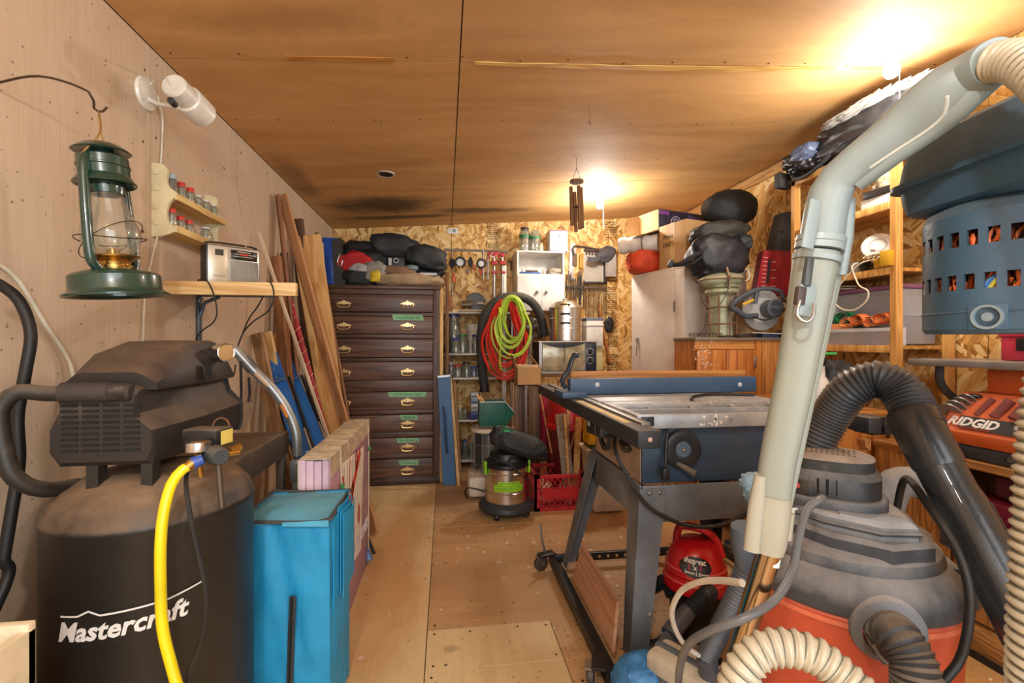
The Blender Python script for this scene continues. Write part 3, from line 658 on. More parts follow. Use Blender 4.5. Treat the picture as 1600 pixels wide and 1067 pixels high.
# ---------------------------------------------------------------- jutting shelf + radio
Y0 = 1.95; a = W(236, 432, Y0); b = W(462, 447, Y0); zt = (W(300, 436, Y0).z+W(440, 444, Y0).z)/2; th = .052
t = T('wall_shelf', 'pale pine shelf on a grey steel bracket, under the spice rack', 'shelf', (XL, Y0, zt-.06))
t.part('front_board', MB().bx(XL+.001, b.x, Y0, Y0+.03, zt-th, zt, .003), PINEx)
t.part('shelf_board', MB().bx(XL+.001, -.705, Y0+.03, Y0+.34, zt-.02, zt-.001, .002), PINEx)
yb_ = Y0+.30
t.part('bracket', MB().bx(XL, XL+.012, yb_-.015, yb_+.015, zt-.40, zt-.021, .002).bx(XL, XL+.33, yb_-.015, yb_+.015, zt-.033, zt-.021, .002).tube([V((XL+.01, yb_, zt-.12)), V((XL+.03, yb_, zt-.06)), V((XL+.09, yb_, zt-.034))], .008, 8), mat('5f6b78', .4, .6))
rl = W(320, 436, 2.02); rr = W(389, 441, 2.02); rw = .20; hh = .155; rot = RZ(40)
rb = V((rl.x+.02, 1.985, zt-.0005)); t = T('radio', 'black and silver portable transistor radio with a raised aerial', 'radio', rb, rot=rot)
dd = .075
t.part('case', MB().bx(0, rw, 0, dd, 0, hh, .004), mat('1d1c1c', .4), local=True)
t.part('front_panel', MB().bx(.006, rw-.004, -.004, 0, .004, hh-.004, .002), mat('c8c6bd', .3, .5), local=True)
t.part('tuning_panel', MB().bx(.012, rw*.37, -.0065, -.004, .012, hh-.014, .001), mat('ddd6c2', .3, .4), local=True)
t.part('dial_glass', MB().bx(rw*.43, rw-.014, -.0065, -.004, hh*.66, hh-.014, .001), mat('17171a', .2), local=True)
t.part('dial_scale', MB().bx(rw*.48, rw*.85, -.0075, -.0065, hh*.74, hh*.75).bx(rw*.55, rw*.8, -.0075, -.0065, hh*.86, hh*.875).bx(rw*.5, rw*.9, -.0075, -.0065, hh*.8, hh*.81), mat('d8d2c4', .5), local=True)
t.part('dial_pointer', MB().bx(rw*.6, rw*.75, -.008, -.0065, hh*.78, hh*.83), mat('b8322a', .5), local=True)
t.part('tuning_window', MB().bx(.03, .06, -.0075, -.0065, hh*.72, hh*.88).bx(.04, .05, -.0085, -.0075, hh*.78, hh*.83), mat('3a3632', .5), local=True)
mb = MB()
for k in range(22): x = rw*.43+k*(rw*.53/22); mb.bx(x, x+.0022, -.0075, -.004, .014, hh*.63)
t.part('speaker_grille', mb, mat('8d887e', .4, .5), local=True)['kind'] = 'stuff'
t.part('lettering', text_mb('SOLID STATE', .007, frame((.045, -.007, .03), (1, 0, 0), (0, 0, 1)), .0003), BLKp, local=True)
t.part('handle', MB().tube(spline([V((.004, .03, hh)), V((.02, .03, hh+.012)), V((rw-.02, .03, hh+.012)), V((rw-.004, .03, hh))], .02), .004, 8), BLKp, local=True)
at = W(368, 275, 2.1); t.part('aerial', MB().tube([rot.inverted() @ (V((rr.x-.03, 2.07, zt+hh))-rb), rot.inverted() @ (at-rb)], [.0022, .001], 8).ell(rot.inverted() @ (at-rb), (.003, .003, .003)), CHROME, local=True)
T('power_cord', 'black cord dangling from the radio over the shelf edge', 'cord', W(308, 530, 1.93), mesh=cable([V((rl.x-.0, 1.965, zt+.004)), W(322, 437, 1.94), W(334, 460, 1.94), W(339, 490, 1.94), W(332, 505, 1.94), W(318, 515, 1.95), W(307, 532, 2.0), W(330, 560, 2.05), W(362, 588, 2.1), W(368, 570, 2.15)], .0028), m=CORDB)
T('charger_cord', 'thin black cord looped over the right end of the pine shelf', 'cord', W(372, 540, 1.93), mesh=cable([W(418, 440, 1.99), W(424, 443, 1.943), W(428, 462, 1.94), W(420, 485, 1.94), W(395, 503, 1.98), W(380, 520, 2.05), W(372, 540, 2.15), W(388, 500, 2.05), W(402, 480, 1.98), W(412, 462, 1.96)], .0028), m=CORDB)
# ---------------------------------------------------------------- lumber leaning on the left wall
def solve_lean(a, b, Yb, X=-1.055):
    p = W(a[0], a[1], X=X); lo, hi = .3, 9.
    def fy(t):
        q = W(b[0], b[1], t=t); d = q-p
        return (p+d*((p.z-.004)/-d.z)).y if d.z < -1e-6 else 99
    for _ in range(60):
        m = (lo+hi)/2
        if fy(m) > Yb: hi = m
        else: lo = m
    return p, W(b[0], b[1], t=lo)
def lean(name, label, a, b, Yb, w, th, m, cat='board', group='lumber leaning on the left wall', roll=0, X=-1.055, **kw):
    """board seen through pixels a (its top, at the wall) and b, standing on the floor at depth Yb"""
    p, q = solve_lean(a, b, Yb, X); d = (q-p).normalized(); end = p+d*((p.z-.004)/-d.z)
    y = -d; x = V((1, 0, 0)); x = (x-y*x.dot(y)).normalized(); x = Matrix.Rotation(R(roll), 3, y) @ x
    z = x.cross(y); M = Matrix((x, y, z)).transposed().to_4x4(); M.translation = end
    L_ = (p-end).length; mb = MB().box((0, L_/2+abs(th)*.2, 0), (w, L_, th), None, .0015, 1)
    return T(name, label, cat, end, group=group, rot=M.to_3x3(), mesh=mb, m=m, local=True, **kw)
wA = wood('b98458', '8f5f38', 1, 1); wB = wood('e0b272', 'c68f49', 1, .6); wC = wood('8a5b38', '6a4228', 1); wD = wood('5d4230', '3f2b1e', 1); wE = wood('d8c3a6', 'b59b7c', 1)
lean('plank', 'tallest reddish brown plank, its top highest on the left wall', (441, 306), (532, 640), 3.0, .075, .018, wA, roll=-35)
lean('plank', 'grey brown weathered board behind the tallest plank', (434, 306), (470, 640), 3.12, .05, .018, wC, roll=-60)
lean('plywood_offcut', 'wide yellow pine panel leaning left of the dresser, upper one', (484, 368), (520, 640), 3.5, .15, .016, wB, roll=0, X=-.965)
lean('plywood_offcut', 'wide yellow pine panel in front of the upper one, left of the dresser', (484, 445), (528, 700), 3.3, .14, .016, wood('dba964', 'bf8640', 1, .6), roll=0, X=-.96)
lean('plank', 'narrow pale lath between the red brown plank and yellow panel', (459, 364), (500, 600), 3.4, .04, .02, PINE, roll=-10)
lean('plank', 'short dark block ended timber above the yellow panel', (464, 344), (480, 520), 3.62, .085, .035, wD, roll=-15)
lean('plank', 'thin dark edged strip beside the dresser corner', (495, 364), (548, 680), 3.62, .03, .02, wood('93663f', '6d4628', 1), roll=-50, X=-.985)
lean('plank', 'thin grey lath standing against the dresser corner', (504, 380), (520, 700), 3.78, .012, .02, wE, roll=0, X=-.975)
lean('plank', 'squared brown post behind the pine shelf end', (432, 404), (452, 640), 2.95, .065, .045, wood('9a6a44', '74492a', 1), roll=-20)
lean('plank', 'dark square ended stake behind the brown post', (444, 396), (462, 640), 3.05, .04, .03, wD, roll=-20)
lean('lath', 'long thin whitish lath leaning past the end of the pine shelf', (405, 365), (498, 640), 2.8, .018, .01, wE, roll=-20)
lean('plank', 'weathered board with white paint smears behind the blue stool', (402, 522), (446, 740), 2.72, .075, .02, wood('a98058', '805a38', 1, stain=.4), roll=-25)
lean('plank', 'striped pine offcut just right of the paint smeared board', (418, 520), (468, 740), 2.78, .05, .02, PINE, roll=-20)
lean('plank', 'reddish pine stick right of the striped offcut', (430, 524), (480, 740), 2.84, .03, .02, wood('d19a5c', 'a86c34', 1), roll=-20)
pt, pb = solve_lean((452, 466), (508, 676), 2.9); d = (pb-pt).normalized(); e = pt+d*((pt.z-.02)/-d.z)
t = T('wrapped_pole', 'red pole wound with string leaning between the boards', 'pole', e)
t.part('pole', MB().tube([pt, e], .02, 14), mat('b5333c', .6)); Ld = (e-pt).length
u_ = d.orthogonal().normalized(); v_ = d.cross(u_)
t.part('string', MB().tube([pt+d*(s_*Ld/240)+(u_*cos(s_*.5)+v_*sin(s_*.5))*.022 for s_ in range(241)], .0025, 5), mat('d9b98a', .8))
# ---------------------------------------------------------------- blue folding stool / sawhorses
BLU = mat('2f78c6', .4, coat=.2)
for k, (ax, ay, bx_, by, Yt, Yb, lab) in enumerate([(424, 556, 492, 760, 0, 2.35, 'blue folding sawhorse with metal struts, nearest the grey tube'), (444, 557, 515, 735, 0, 2.6, 'blue folding sawhorse standing behind the first blue one')]):
    p, q_ = solve_lean((ax, ay), (bx_, by), Yb, -1.03); d = (q_-p).normalized(); e = p+d*((p.z-.01)/-d.z); t = T('folding_sawhorse', lab, 'sawhorse', e, group='blue folding sawhorses by the left wall')
    y = -d; x = V((1, -.05, 0)); x = (x-y*x.dot(y)).normalized(); z = x.cross(y); M = Matrix((x, y, z)).transposed().to_4x4(); M.translation = e; Ln = (p-e).length
    def pp(name, mb, m): mb.b.transform(M); t.part(name, mb, m)
    pp('beam', MB().box((0, Ln/2, 0), (.075, Ln, .012), None, .003).box((-.036, Ln/2, .012), (.004, Ln, .024)).box((.036, Ln/2, .012), (.004, Ln, .024)), BLU)
    pp('leg', MB().tube([V((-.05, Ln*.88, -.02)), V((-.05, .02, -.02))], .009, 8), BLKp)
    pp('leg', MB().tube([V((.05, Ln*.88, -.02)), V((.05, .02, -.02))], .009, 8), BLKp)
    pp('strut', MB().tube([V((.045, Ln*.62, .02)), V((.045, Ln*.4, .02))], .006, 8), STEEL)
    pp('hinge_pin', MB().cyl((-.04, Ln*.86, .03), (.045, Ln*.86, .03), .007, 10), mat('8aa0c0', .3, .7))
    pp('rivet', MB().ell((-.012, Ln*.93, .007), (.006, .006, .003)), STEEL); pp('rivet', MB().ell((-.012, Ln*.89, .007), (.006, .006, .003)), STEEL)
# ---------------------------------------------------------------- folded utility trailer / cart with the bent grey tube
GT = mat('9fa3a4', .35, .7, dust=.3); t = T('folding_cart', 'folded cart with a bent grey tube handle and dark brown deck, behind the compressor', 'cart', (-.74, 2.0, 0))
t.part('handle_tube', MB().tube(spline([W(366, 545, 2.15), W(394, 576, 2.17), W(425, 607, 2.19), W(448, 640, 2.2), W(462, 675, 2.2), W(464, 712, 2.2)], .03), .021, 16), GT)
t.part('tube_collar', MB().cyl(W(380, 560, 2.165), W(396, 578, 2.175), .0245, 16), mat('6f7273', .4, .7))
t.part('warning_sticker', MB().tube([W(398, 583, 2.15), W(419, 603, 2.17)], .0075, 6), mat('c7a98a', .6)); t.part('warning_sticker', MB().tube([W(440, 632, 2.175), W(449, 652, 2.175)], .008, 6), mat('d98a4a', .6))
hb = W(464, 735, 2.2); t.part('hinge_bracket', MB().box(hb, (.05, .04, .10), None, .004).box(hb+V((0, -.0, -.09)), (.035, .03, .12), None, .003), GT)
for dz in (.03, -.03): t.part('bolt', MB().cyl(hb+V((.012, -.02, dz)), hb+V((.012, -.03, dz)), .008, 6), STEEL)
t.part('deck', MB().bx(-.98, -.73, 1.5, 2.2, .775, .80, .006), mat('5c4c3e', .8, dust=.5, dcol='7a6650'))
t.part('side_rail', MB().bx(-.73, -.695, 1.5, 2.22, .70, .80, .004), mat('4a4038', .6, dust=.5, dcol='a08c74'))
t.part('side_rail', MB().bx(-1.03, -.985, 1.5, 2.22, .70, .80, .004), mat('4a4038', .6))
for x, y in ((-.71, 1.55), (-1.0, 1.55), (-.71, 2.16), (-1.0, 2.16)): t.part('leg', MB().bx(x-.015, x+.015, y-.02, y+.02, 0, .70, .002), mat('4a4038', .6))
t = T('bungee_straps', 'black straps with steel hooks hanging below the cart handle', 'strap', W(376, 650, 2.2))
for (x, y0, y1) in ((376, 575, 655), (389, 600, 628)):
    t.part('strap', MB().tube(spline([W(x, y0-10, 2.12), W(x+1, (y0+y1)/2, 2.14), W(x-1, y1, 2.14)], .03), .006, 6), BLKcloth)
    t.part('hook', MB().tube([W(x-1, y1, 2.14)+V((.012*sin(k*.6), 0, -.02+.02*cos(k*.6))) for k in range(9)], .0022, 6), STEEL)
# ---------------------------------------------------------------- blue cooler bag
CY = mat('1d93c6', .6, bump=.3, bs=260, var=.12); CYt = mat('4fa8c8', .6, bump=.3, bs=260, dust=.25, dcol='9ab8bf'); x0, x1, y0, y1, h = -.605, -.345, 1.47, 1.76, .665
t = T('blue_bag', 'tall bright blue zipped fabric bag with black piping, right of the compressor', 'bag', ((x0+x1)/2, (y0+y1)/2, 0))
def bagf(u, v):      # u round, v up
    P = [(x0, y0), (x1, y0), (x1, y1), (x0, y1)]; s = u*4; k = int(s) % 4; f = s-int(s); a, b = P[k], P[(k+1) % 4]
    x = a[0]+(b[0]-a[0])*f; y = a[1]+(b[1]-a[1])*f; bul = sin(pi*f)**.7*.012*sin(pi*min(1, v*1.02)); nx = [(0, -1), (1, 0), (0, 1), (-1, 0)][k]
    n_ = .010*noise.noise(V((x*9, y*9, v*6)))+.006*noise.noise(V((x*26, y*26, v*9+x*30)))
    fold = .012*max(0, 1-abs((f-.35)-(1-v)*.6)*9)*(1 if k == 0 else .3)*(v > .3)
    e = min(f, 1-f); bul = (bul+n_-fold)*min(1, e*9)
    k2 = 1-.03*v if k == 0 else 1
    cx, cy = (x0+x1)/2, (y0+y1)/2; tp = 1-.05*max(0, v-.5)
    return V((cx+(x+nx[0]*bul-cx)*tp, cy+(y+nx[1]*bul-cy)*tp, h*v*(1+.0*u)))
t.part('body', MB().grid(64, 30, bagf), CY, smooth=60)
t.part('lid', MB().grid(16, 10, lambda u, v: V((x0+.004+(x1-x0-.008)*u, y0-.004+(y1-y0)*v, h-.004+.02*sin(pi*u)**.5*sin(pi*min(1,v+.1))+.006*noise.noise(V((u*4, v*4, 2))))), .008), CYt)
t.part('piping', MB().tube([V((x, y, h+.0+.005*sin(i*1.7))) for i, (x, y) in enumerate([(x0, y0-.006), (x0+.06, y0-.008), (x0+.15, y0-.008), (x1-.04, y0-.008), (x1+.003, y0-.004), (x1+.004, y0+.1), (x1+.003, y1), (x0+.1, y1), (x0, y1), (x0-.003, y0+.15), (x0, y0-.006)])], .006, 8), mat('4a4a48', .8))
t.part('lid_flap', MB().grid(10, 3, lambda u, v: V((x0+.13+.13*u, y0-.012-.002*v, h+.002-.018*v*(.6+.4*u))), .003), CYt)
t.part('zipper', MB().grid(3, 24, lambda u, v: V((x0+.15+.02*u-.012*(1-v), y0-.0175-.002*sin(pi*u)-.004*sin(pi*v), .03+.42*v)), .003), mat('2c3338', .6, bump=.6, bs=300))
t.part('zipper_teeth', MB().tube([V((x0+.16-.012*(1-v/20), y0-.0215-.004*sin(pi*v/20), .03+.42*v/20)) for v in range(21)], .003, 6), mat('14181a', .5))
t.part('side_pocket', MB().grid(6, 12, lambda u, v: V((x1+.006+.012*sin(pi*u), y0+.03+.22*u, .34+.32*v+.0*u)), .004), CY)
for k, o_ in enumerate((.012, .02, .028)):
    t.part('pocket_flap', MB().grid(6, 8, lambda u, v: V((x1+o_+.012*sin(pi*u)*v, y0+.06+.17*u, .42+.26*v-.012*k)), .003), CY)
# ---------------------------------------------------------------- pink insulation boards with printed wrap
x0, x1, y0, y1, h = -.535, -.42, 1.80, 2.69, .765
t = T('insulation_bundle', 'bundle of pink foam boards tied with string, standing behind the blue bag', 'insulation boards', ((x0+x1)/2, (y0+y1)/2, 0))
PK = mat('e2c3d2', .8, bump=.5, bs=160); n_ = 4
for k in range(n_):
    a = x0+(x1-.006-x0)*k/n_; t.part('foam_board', MB().bx(a+.001, a+(x1-.006-x0)/n_-.001, y0+.004*k, y1, 0, h-.004*((k*7) % 3), .003), PK)
t.part('printed_wrap', MB().bx(x1-.005, x1, y0-.004, y1+.004, .0, h, .001), sheet_mat('wrap', 'b58a94', '7d5c68', 1, var=.3, grainamt=.05, stains_shade=[((-.42, 2.66, .62), 4, (.1, .14, .2), '39314c', .7), ((-.42, 2.2, .74), 5, (.1, .6, .1), 'c4ae8c', .9), ((-.48, 2.25, .765), 6, (.1, .6, .03), 'd2c2a8', 1.)]))
t.part('top_paper', MB().bx(x0+.004, x1+.001, y0-.002, y1+.004, h+.0005, h+.004, .001).bx(x0, x0+.004, y0+.0, y1, h-.1, h), mat('cdbda0', .8, var=.3, vs=20)); t.part('edge_paper', MB().bx(x1+.0002, x1+.001, y0, y1+.003, h-.07, h+.003), mat('c4ae92', .8, var=.3, vs=20))
POS = mat('f0e4d2', .6); fx = x1+.0012
t.part('poster', MB()._add([V((fx, y, z)) for y, z in ((1.93, .22), (2.42, .16), (2.50, .66), (1.99, .70))], [(0, 1, 2, 3)]), POS)
ORG = mat('d8432a', .6); mb = MB()
def barp(y0_, z0_, y1_, z1_, w): d = V((0, y1_-y0_, z1_-z0_)).normalized(); nrm = V((0, -d.z, d.y))*w/2; a, b = V((fx+.0012, y0_, z0_)), V((fx+.0012, y1_, z1_)); mb._add([a-nrm, b-nrm, b+nrm, a+nrm], [(0, 1, 2, 3)])
barp(1.97, .50, 2.10, .46, .05); barp(2.10, .46, 2.40, .66, .05); barp(2.10, .46, 2.20, .22, .014); barp(2.15, .68, 2.12, .48, .012)
for (a, b) in ((2.0, .6), (2.3, .64), (2.2, .52), (2.36, .36), (2.0, .33)):
    for k in range(4): barp([a-.03, a, a+.03, a][k], [b, b+.045, b, b-.045][k], [a, a+.03, a, a-.03][k], [b+.045, b, b-.045, b][k], .014)
    barp(a-.012, b-.02, a+.012, b+.02, .012)
t.part('arrow_print', mb, ORG)['kind'] = 'stuff'
mb = MB()
for k in range(9): barp(1.95+.06*k, .22+.0*k, 1.97+.06*k, .68, .005) if k != 3 else None
t.part('grid_print', mb, mat('9a8a80', .7))['kind'] = 'stuff'
t.part('lettering', text_mb('ALL CORNERS', .085, frame((fx+.0014, 2.45, .23), (0, 1, -.02), (0, 0, 1)), .0004, 0, .002, sx=.62), mat('e8dfe6', .6))
TW = mat('d9c9ad', .8)
for y in (1.93, 2.60):
    t.part('string', MB().tube([V((x0-.004, y, .3)), V((x0-.004, y, h+.004)), V((x1+.004, y+.01, h+.006)), V((x1+.006, y+.03, .62)), V((x1+.006, y+.02, .02))], .003, 6), TW)
    t.part('string_knot', MB().blob((x1+.012, y+.02, .62), (.006, .018, .01), 3, .4, sub=2), mat('3f8a5a', .7))
ORD = ['first', 'second', 'third', 'fourth', 'fifth', 'sixth', 'seventh', 'eighth', 'ninth', 'tenth', 'eleventh', 'twelfth', 'thirteenth', 'fourteenth']
# ---------------------------------------------------------------- dresser
DW = wood('63483a', '3f2a20', 0, .7, rough=.42); DWd = wood('4f372b', '33211a', 0, .7, rough=.45); DWz = wood('5b4234', '3a271e', 2, .7, rough=.45)
Y = 4.01; dx0, dx1 = -1.0, W(686, 500, Y).x; ztp = 1.668
t = T('dresser', 'tall dark wooden chest of eight drawers with brass handles', 'dresser', ((dx0+dx1)/2, Y+.24, 0))
t.part('side_panel', MB().bx(dx0, dx0+.02, Y+.0, Y+.48, 0, ztp-.03), DWz); t.part('side_panel', MB().bx(dx1-.02, dx1, Y, Y+.48, 0, ztp-.03), DWz)
t.part('back_panel', MB().bx(dx0+.02, dx1-.02, Y+.46, Y+.47, .02, ztp-.03), DWd)
t.part('top', MB().bx(dx0-.015, dx1+.015, Y-.02, Y+.49, ztp-.03, ztp, .006), DW)
t.part('stile', MB().bx(dx1-.05, dx1-.02, Y, Y+.02, .0, ztp-.03, .002), DWz); t.part('stile', MB().bx(dx0+.02, dx0+.035, Y, Y+.02, .0, ztp-.03, .002), DWz)
rows = [(460, 488), (494, 522), (529, 559), (565, 594), (612, 641), (648, 676), (684, 710), (717, 747)]
zz = [(W(600, b, Y).z, W(600, a, Y).z) for a, b in rows]
edges = [ztp-.03]+[v for lo, hi in zz for v in (hi, lo)]+[0.0]
for k in range(0, len(edges), 2): t.part('rail', MB().bx(dx0+.035, dx1-.05, Y+.002, Y+.022, edges[k+1]+.002, edges[k]-.0005, .002), DW)
t.part('base_plinth', MB().bx(dx0-.008, dx1+.008, Y-.012, Y+.0, 0, .05, .004), DWd)
DF = wood('6e5142', '49322a', 0, .6, rough=.4)
def brass_handle(parent, x, z):
    hw = .062; P = []
    sh = [(-1, 0), (-.8, .12), (-.66, .3), (-.5, .22), (-.36, .42), (-.2, .36), (-.1, .58), (0, .66), (.1, .58), (.2, .36), (.36, .42), (.5, .22), (.66, .3), (.8, .12), (1, 0), (.8, -.12), (.6, -.06), (.42, -.22), (.22, -.1), (0, -.28), (-.22, -.1), (-.42, -.22), (-.6, -.06), (-.8, -.12)]
    P = [(a*hw, b*hw*.7) for a, b in sh]
    mb = MB().prism(P, .003, frame((x, Y-.0165, z), (1, 0, 0), (0, 0, 1)))
    mb.tube(spline([V((x-.045, Y-.021, z)), V((x-.047, Y-.034, z-.018)), V((x-.03, Y-.036, z-.031)), V((x+.03, Y-.036, z-.031)), V((x+.047, Y-.034, z-.018)), V((x+.045, Y-.021, z))], .012), .0052, 8)
    return t.part('handle', mb, mat('f2d394', .34, .85, bump=0, var=.05), parent=parent)
GT_ = mat('8fcf9c', .7); INK = mat('1f3b2c', .6)
tapes = {1: (615, 662, 492, 500, 'Auto Screws Tap'), 4: (608, 665, 612, 620, '14/2 Wire Boxes + Tools'), 5: (627, 653, 648, 656, 'Electrical'), 6: (622, 655, 684, 692, 'Elec Hardware'), 7: (625, 653, 719, 727, 'Plumbing')}
hx = [W(538, 500, Y).x, W(637, 500, Y).x]
for k, (lo, hi) in enumerate(zz):
    d = t.part('drawer', MB().bx(dx0+.037, dx1-.052, Y-.014, Y+.4, lo+.004, hi-.003, .004), DF)
    zc = (lo+hi)/2 - .004
    if k in (4, 5, 6, 7): zc = W(637, [626, 661, 697, 733][k-4], Y).z
    for x in hx: brass_handle(d, x, zc)
    if k in tapes:
        a, b, y0, y1, s = tapes[k]; p0, p1 = W(a, y1, Y-.015), W(b, y0, Y-.015); rr_ = random.Random(k)
        P = [(0, 0), (p1.x-p0.x, rr_.uniform(-.004, .004)), (p1.x-p0.x-rr_.uniform(-.012, .012), p1.z-p0.z), (-.014, p1.z-p0.z+.002)]
        t.part('tape_label', MB().prism(P, .0006, frame((p0.x, Y-.0146, p0.z), (1, 0, 0), (0, 0, 1))), GT_, parent=d)
        t.part('handwriting', text_mb(s, .030 if len(s) < 14 else .028, frame(((p0.x+p1.x)/2-.004, Y-.0154, (p0.z+p1.z)/2), (1, 0, 0), (0, 0, 1)), .0003, .15, sx=(p1.x-p0.x)*.92/(len(s)*.0152)), INK, parent=d)
# pale board strips beside the dresser
T('plank', 'pale upright strip of pine standing against the dresser right side', 'board', (.0, 4.2, 0), group='lumber standing by the dresser', mesh=MB().bx(dx1+.004, dx1+.034, 4.03, 4.05, 0, W(690, 450, 4.04).z, .001), m=PINEz)
T('shelf_post', 'brown upright post carrying the wall shelving, right of the dresser', 'post', (.0, 4.4, 0), mesh=MB().bx(dx1+.055, dx1+.085, 4.3, 4.36, 0, W(692, 425, 4.3).z, .002), m=wood('8c5f38', '643f22', 2))
# ---------------------------------------------------------------- heap on the dresser
zt_ = ztp+.001
t = T('storage_bin', 'bright blue plastic bin standing on end on the dresser top', 'bin', W(514, 444, 4.15), group='things heaped on the dresser')
a, b = W(503, 444, 4.12), W(523, 371, 4.12); BB = mat('1552b8', .35)
t.part('body', MB().bx(a.x, b.x+.01, 4.12, 4.42, zt_, b.z, .01), BB)
for k in range(4): z = zt_+.05+k*.09; t.part('rib', MB().bx(a.x-.004, b.x+.014, 4.112, 4.125, z, z+.012, .002), BB)
t = T('flat_case', 'flat black case leaning on the blue bin on the dresser', 'case', W(535, 444, 4.1), group='things heaped on the dresser')
P = [W(518, 374, 4.1), W(532, 371, 4.1), W(541, 444, 4.1), W(522, 444, 4.1)]; P[2].z = P[3].z = zt_+.002
CS_ = mat('2b2a29', .5, dust=.2); t.part('shell', MB().loft([P, [p+V((0, .28, 0)) for p in P]]), CS_)
t.part('handle', MB().tube(spline([W(531, 396, 4.09), W(527, 410, 4.08), W(532, 417, 4.08), W(535, 405, 4.09)], .02), .006, 6), STEEL)
def heap(name, label, cat, x0, y0, x1, y1, Y, dep, m, seed, amp=.16, group=None, zb=None, sub=4, sq=.75, fold=.6, tilt=0, **kw):
    a, b = W(x0, y1, Y+dep/2), W(x1, y0, Y+dep/2); zb = a.z if zb is None else zb; c_ = V(((a.x+b.x)/2, Y+dep/2, (zb+b.z)/2)); d = ((b.x-a.x)/2, dep/2, (b.z-zb)/2)
    return T(name, label, cat, (c_.x, c_.y, zb), group=group, mesh=MB().blob(c_, d, seed, amp, M=RY(tilt), flat=-d[2]*.98, sub=sub, sq=sq, fold=fold), m=m, smooth=80, **kw)
G = 'things heaped on the dresser'
heap('duffel_bag', 'black strapped duffel bag behind the red cloth on the dresser', 'bag', 540, 384, 612, 445, 4.16, .25, BLKcloth, 3, .2, G, zt_, sq=.7)
heap('cloth', 'bright red cloth bundled on the left of the dresser heap', 'cloth', 532, 398, 580, 425, 4.08, .12, mat('c22026', .7, bump=.4, bs=200), 5, .28, G, W(560, 428, 4.1).z)
heap('tool_bag', 'low black tool bag under the red cloth on the dresser', 'bag', 538, 418, 592, 445, 4.05, .14, BLKcloth, 6, .22, G, zt_)
heap('sack', 'dark grey coated sack lying highest across the dresser heap', 'bag', 582, 369, 652, 408, 4.12, .26, mat('2f3336', .6, bump=.4, bs=150), 8, .14, G, W(610, 404, 4.2).z, tilt=8)
heap('rain_jacket', 'grey black jacket hanging over the right end of the dresser heap', 'jacket', 636, 386, 698, 424, 4.08, .22, mat('34383a', .55, bump=.5, bs=120), 11, .18, G, W(665, 420, 4.15).z, tilt=10)
heap('work_gloves', 'pale work gloves with a yellow cuff on the dresser heap', 'gloves', 572, 410, 600, 440, 4.03, .09, mat('9e9a90', .8), 12, .3, G, W(585, 438, 4.05).z)
heap('ribbon', 'small twist of yellow strap in front of the dresser heap', 'strap', 580, 424, 594, 438, 3.995, .03, mat('e2c529', .6), 14, .4, G, W(585, 440, 4.0).z, sub=3)
heap('folded_coat', 'brown folded coat on the dresser under the black box', 'coat', 600, 416, 648, 432, 4.04, .2, mat('8e6e54', .8), 15, .15, G, W(620, 434, 4.1).z)
heap('folded_blanket', 'tan folded blanket lying flat along the dresser front edge', 'blanket', 590, 429, 690, 446, 4.01, .3, mat('b49a78', .85, bump=.4), 17, .14, G, zt_)
heap('striped_shirt', 'crumpled grey and white shirt beside the red cloth', 'shirt', 552, 414, 588, 424, 4.04, .1, mat('bdbdbd', .8), 18, .3, G, W(570, 426, 4.1).z)
heap('coat', 'dark crumpled coat filling the back of the dresser heap', 'coat', 555, 400, 690, 444, 4.24, .2, mat('26272a', .8, bump=.4), 21, .2, G, zt_)
t = T('small_carton', 'small black and white printed carton on the dresser heap', 'carton', W(620, 416, 4.06), group=G)
t.part('box', pbox(606, 402, 632, 417, 4.06, .12, .002), mat('26272b', .5)); t.part('print_panel', pbox(607, 403, 612, 416, 4.0585, .001), mat('cfcfcf', .6))
t.part('print_ring', MB().lathe([(.016, 0), (.022, 0), (.022, .001), (.016, .001)], W(619, 407, 4.058), 20, RX(90)), mat('cfcfcf', .6))
t = T('book', 'blue covered paperback lying on the right of the dresser heap', 'book', W(668, 432, 4.05), group=G)
t.part('cover', pbox(655, 425, 683, 431, 4.05, .16, .002), mat('2f4d86', .5)); t.part('pages', pbox(656, 426.3, 682.5, 429.8, 4.047, .003), WHT)
T('pouch', 'pale blue grey pouch beside the carton on the dresser', 'pouch', W(645, 422, 4.05), group=G, mesh=MB().blob(W(643, 419, 4.1), (.05, .05, .025), 22, .2), m=mat('8ea0ac', .7), smooth=80)
# ---------------------------------------------------------------- wall shelving right of the dresser
Y = 4.42; SHM = mat('e0d8ca', .5)
t = T('wall_shelving', 'white wire hung wall shelving full of jars and tins, right of the dresser', 'shelving', (.35, Y, 0)); x0s, x1s = W(694, 500, Y).x, W(828, 500, Y).x
for (yy, xa, xb) in ((392, 694, 792), (487, 694, 762), (552, 695, 750), (590, 697, 830), (656, 716, 735), (656, 735, 830), (719, 698, 790)):
    if xa == 735: continue
    p, q = W(xa, yy, Y), W(max(xb, 770) if yy != 392 else xb, yy, Y); z = W(740, yy, Y).z
    if yy == 392: t.part('hanging_rail', MB().tube([V((p.x, Y-.02, z)), V((q.x, Y-.02, z))], .012, 10), STEEL)
    else: t.part('shelf', MB().bx(x0s, x1s, Y, YB-.012, z-.018, z, .002), SHM)
for xx in (697, 707): 
    x = W(xx, 500, Y-.01).x; t.part('wire_upright', MB().cyl((x, Y-.01, W(700, 719, Y).z), (x, Y-.01, W(700, 392, Y).z), .0035, 8), STEEL)
x = W(788, 450, Y).x; t.part('upright', MB().bx(x-.02, x+.02, Y-.0, Y+.04, 0, W(790, 415, Y).z, .002), SHM)
x = W(829, 650, Y).x; t.part('upright', MB().bx(x-.012, x+.012, Y, Y+.03, 0, W(829, 500, Y).z, .002), SHM)
zs = {k: W(740, k, Y).z+.0005 for k in (487, 552, 590, 656, 719)}
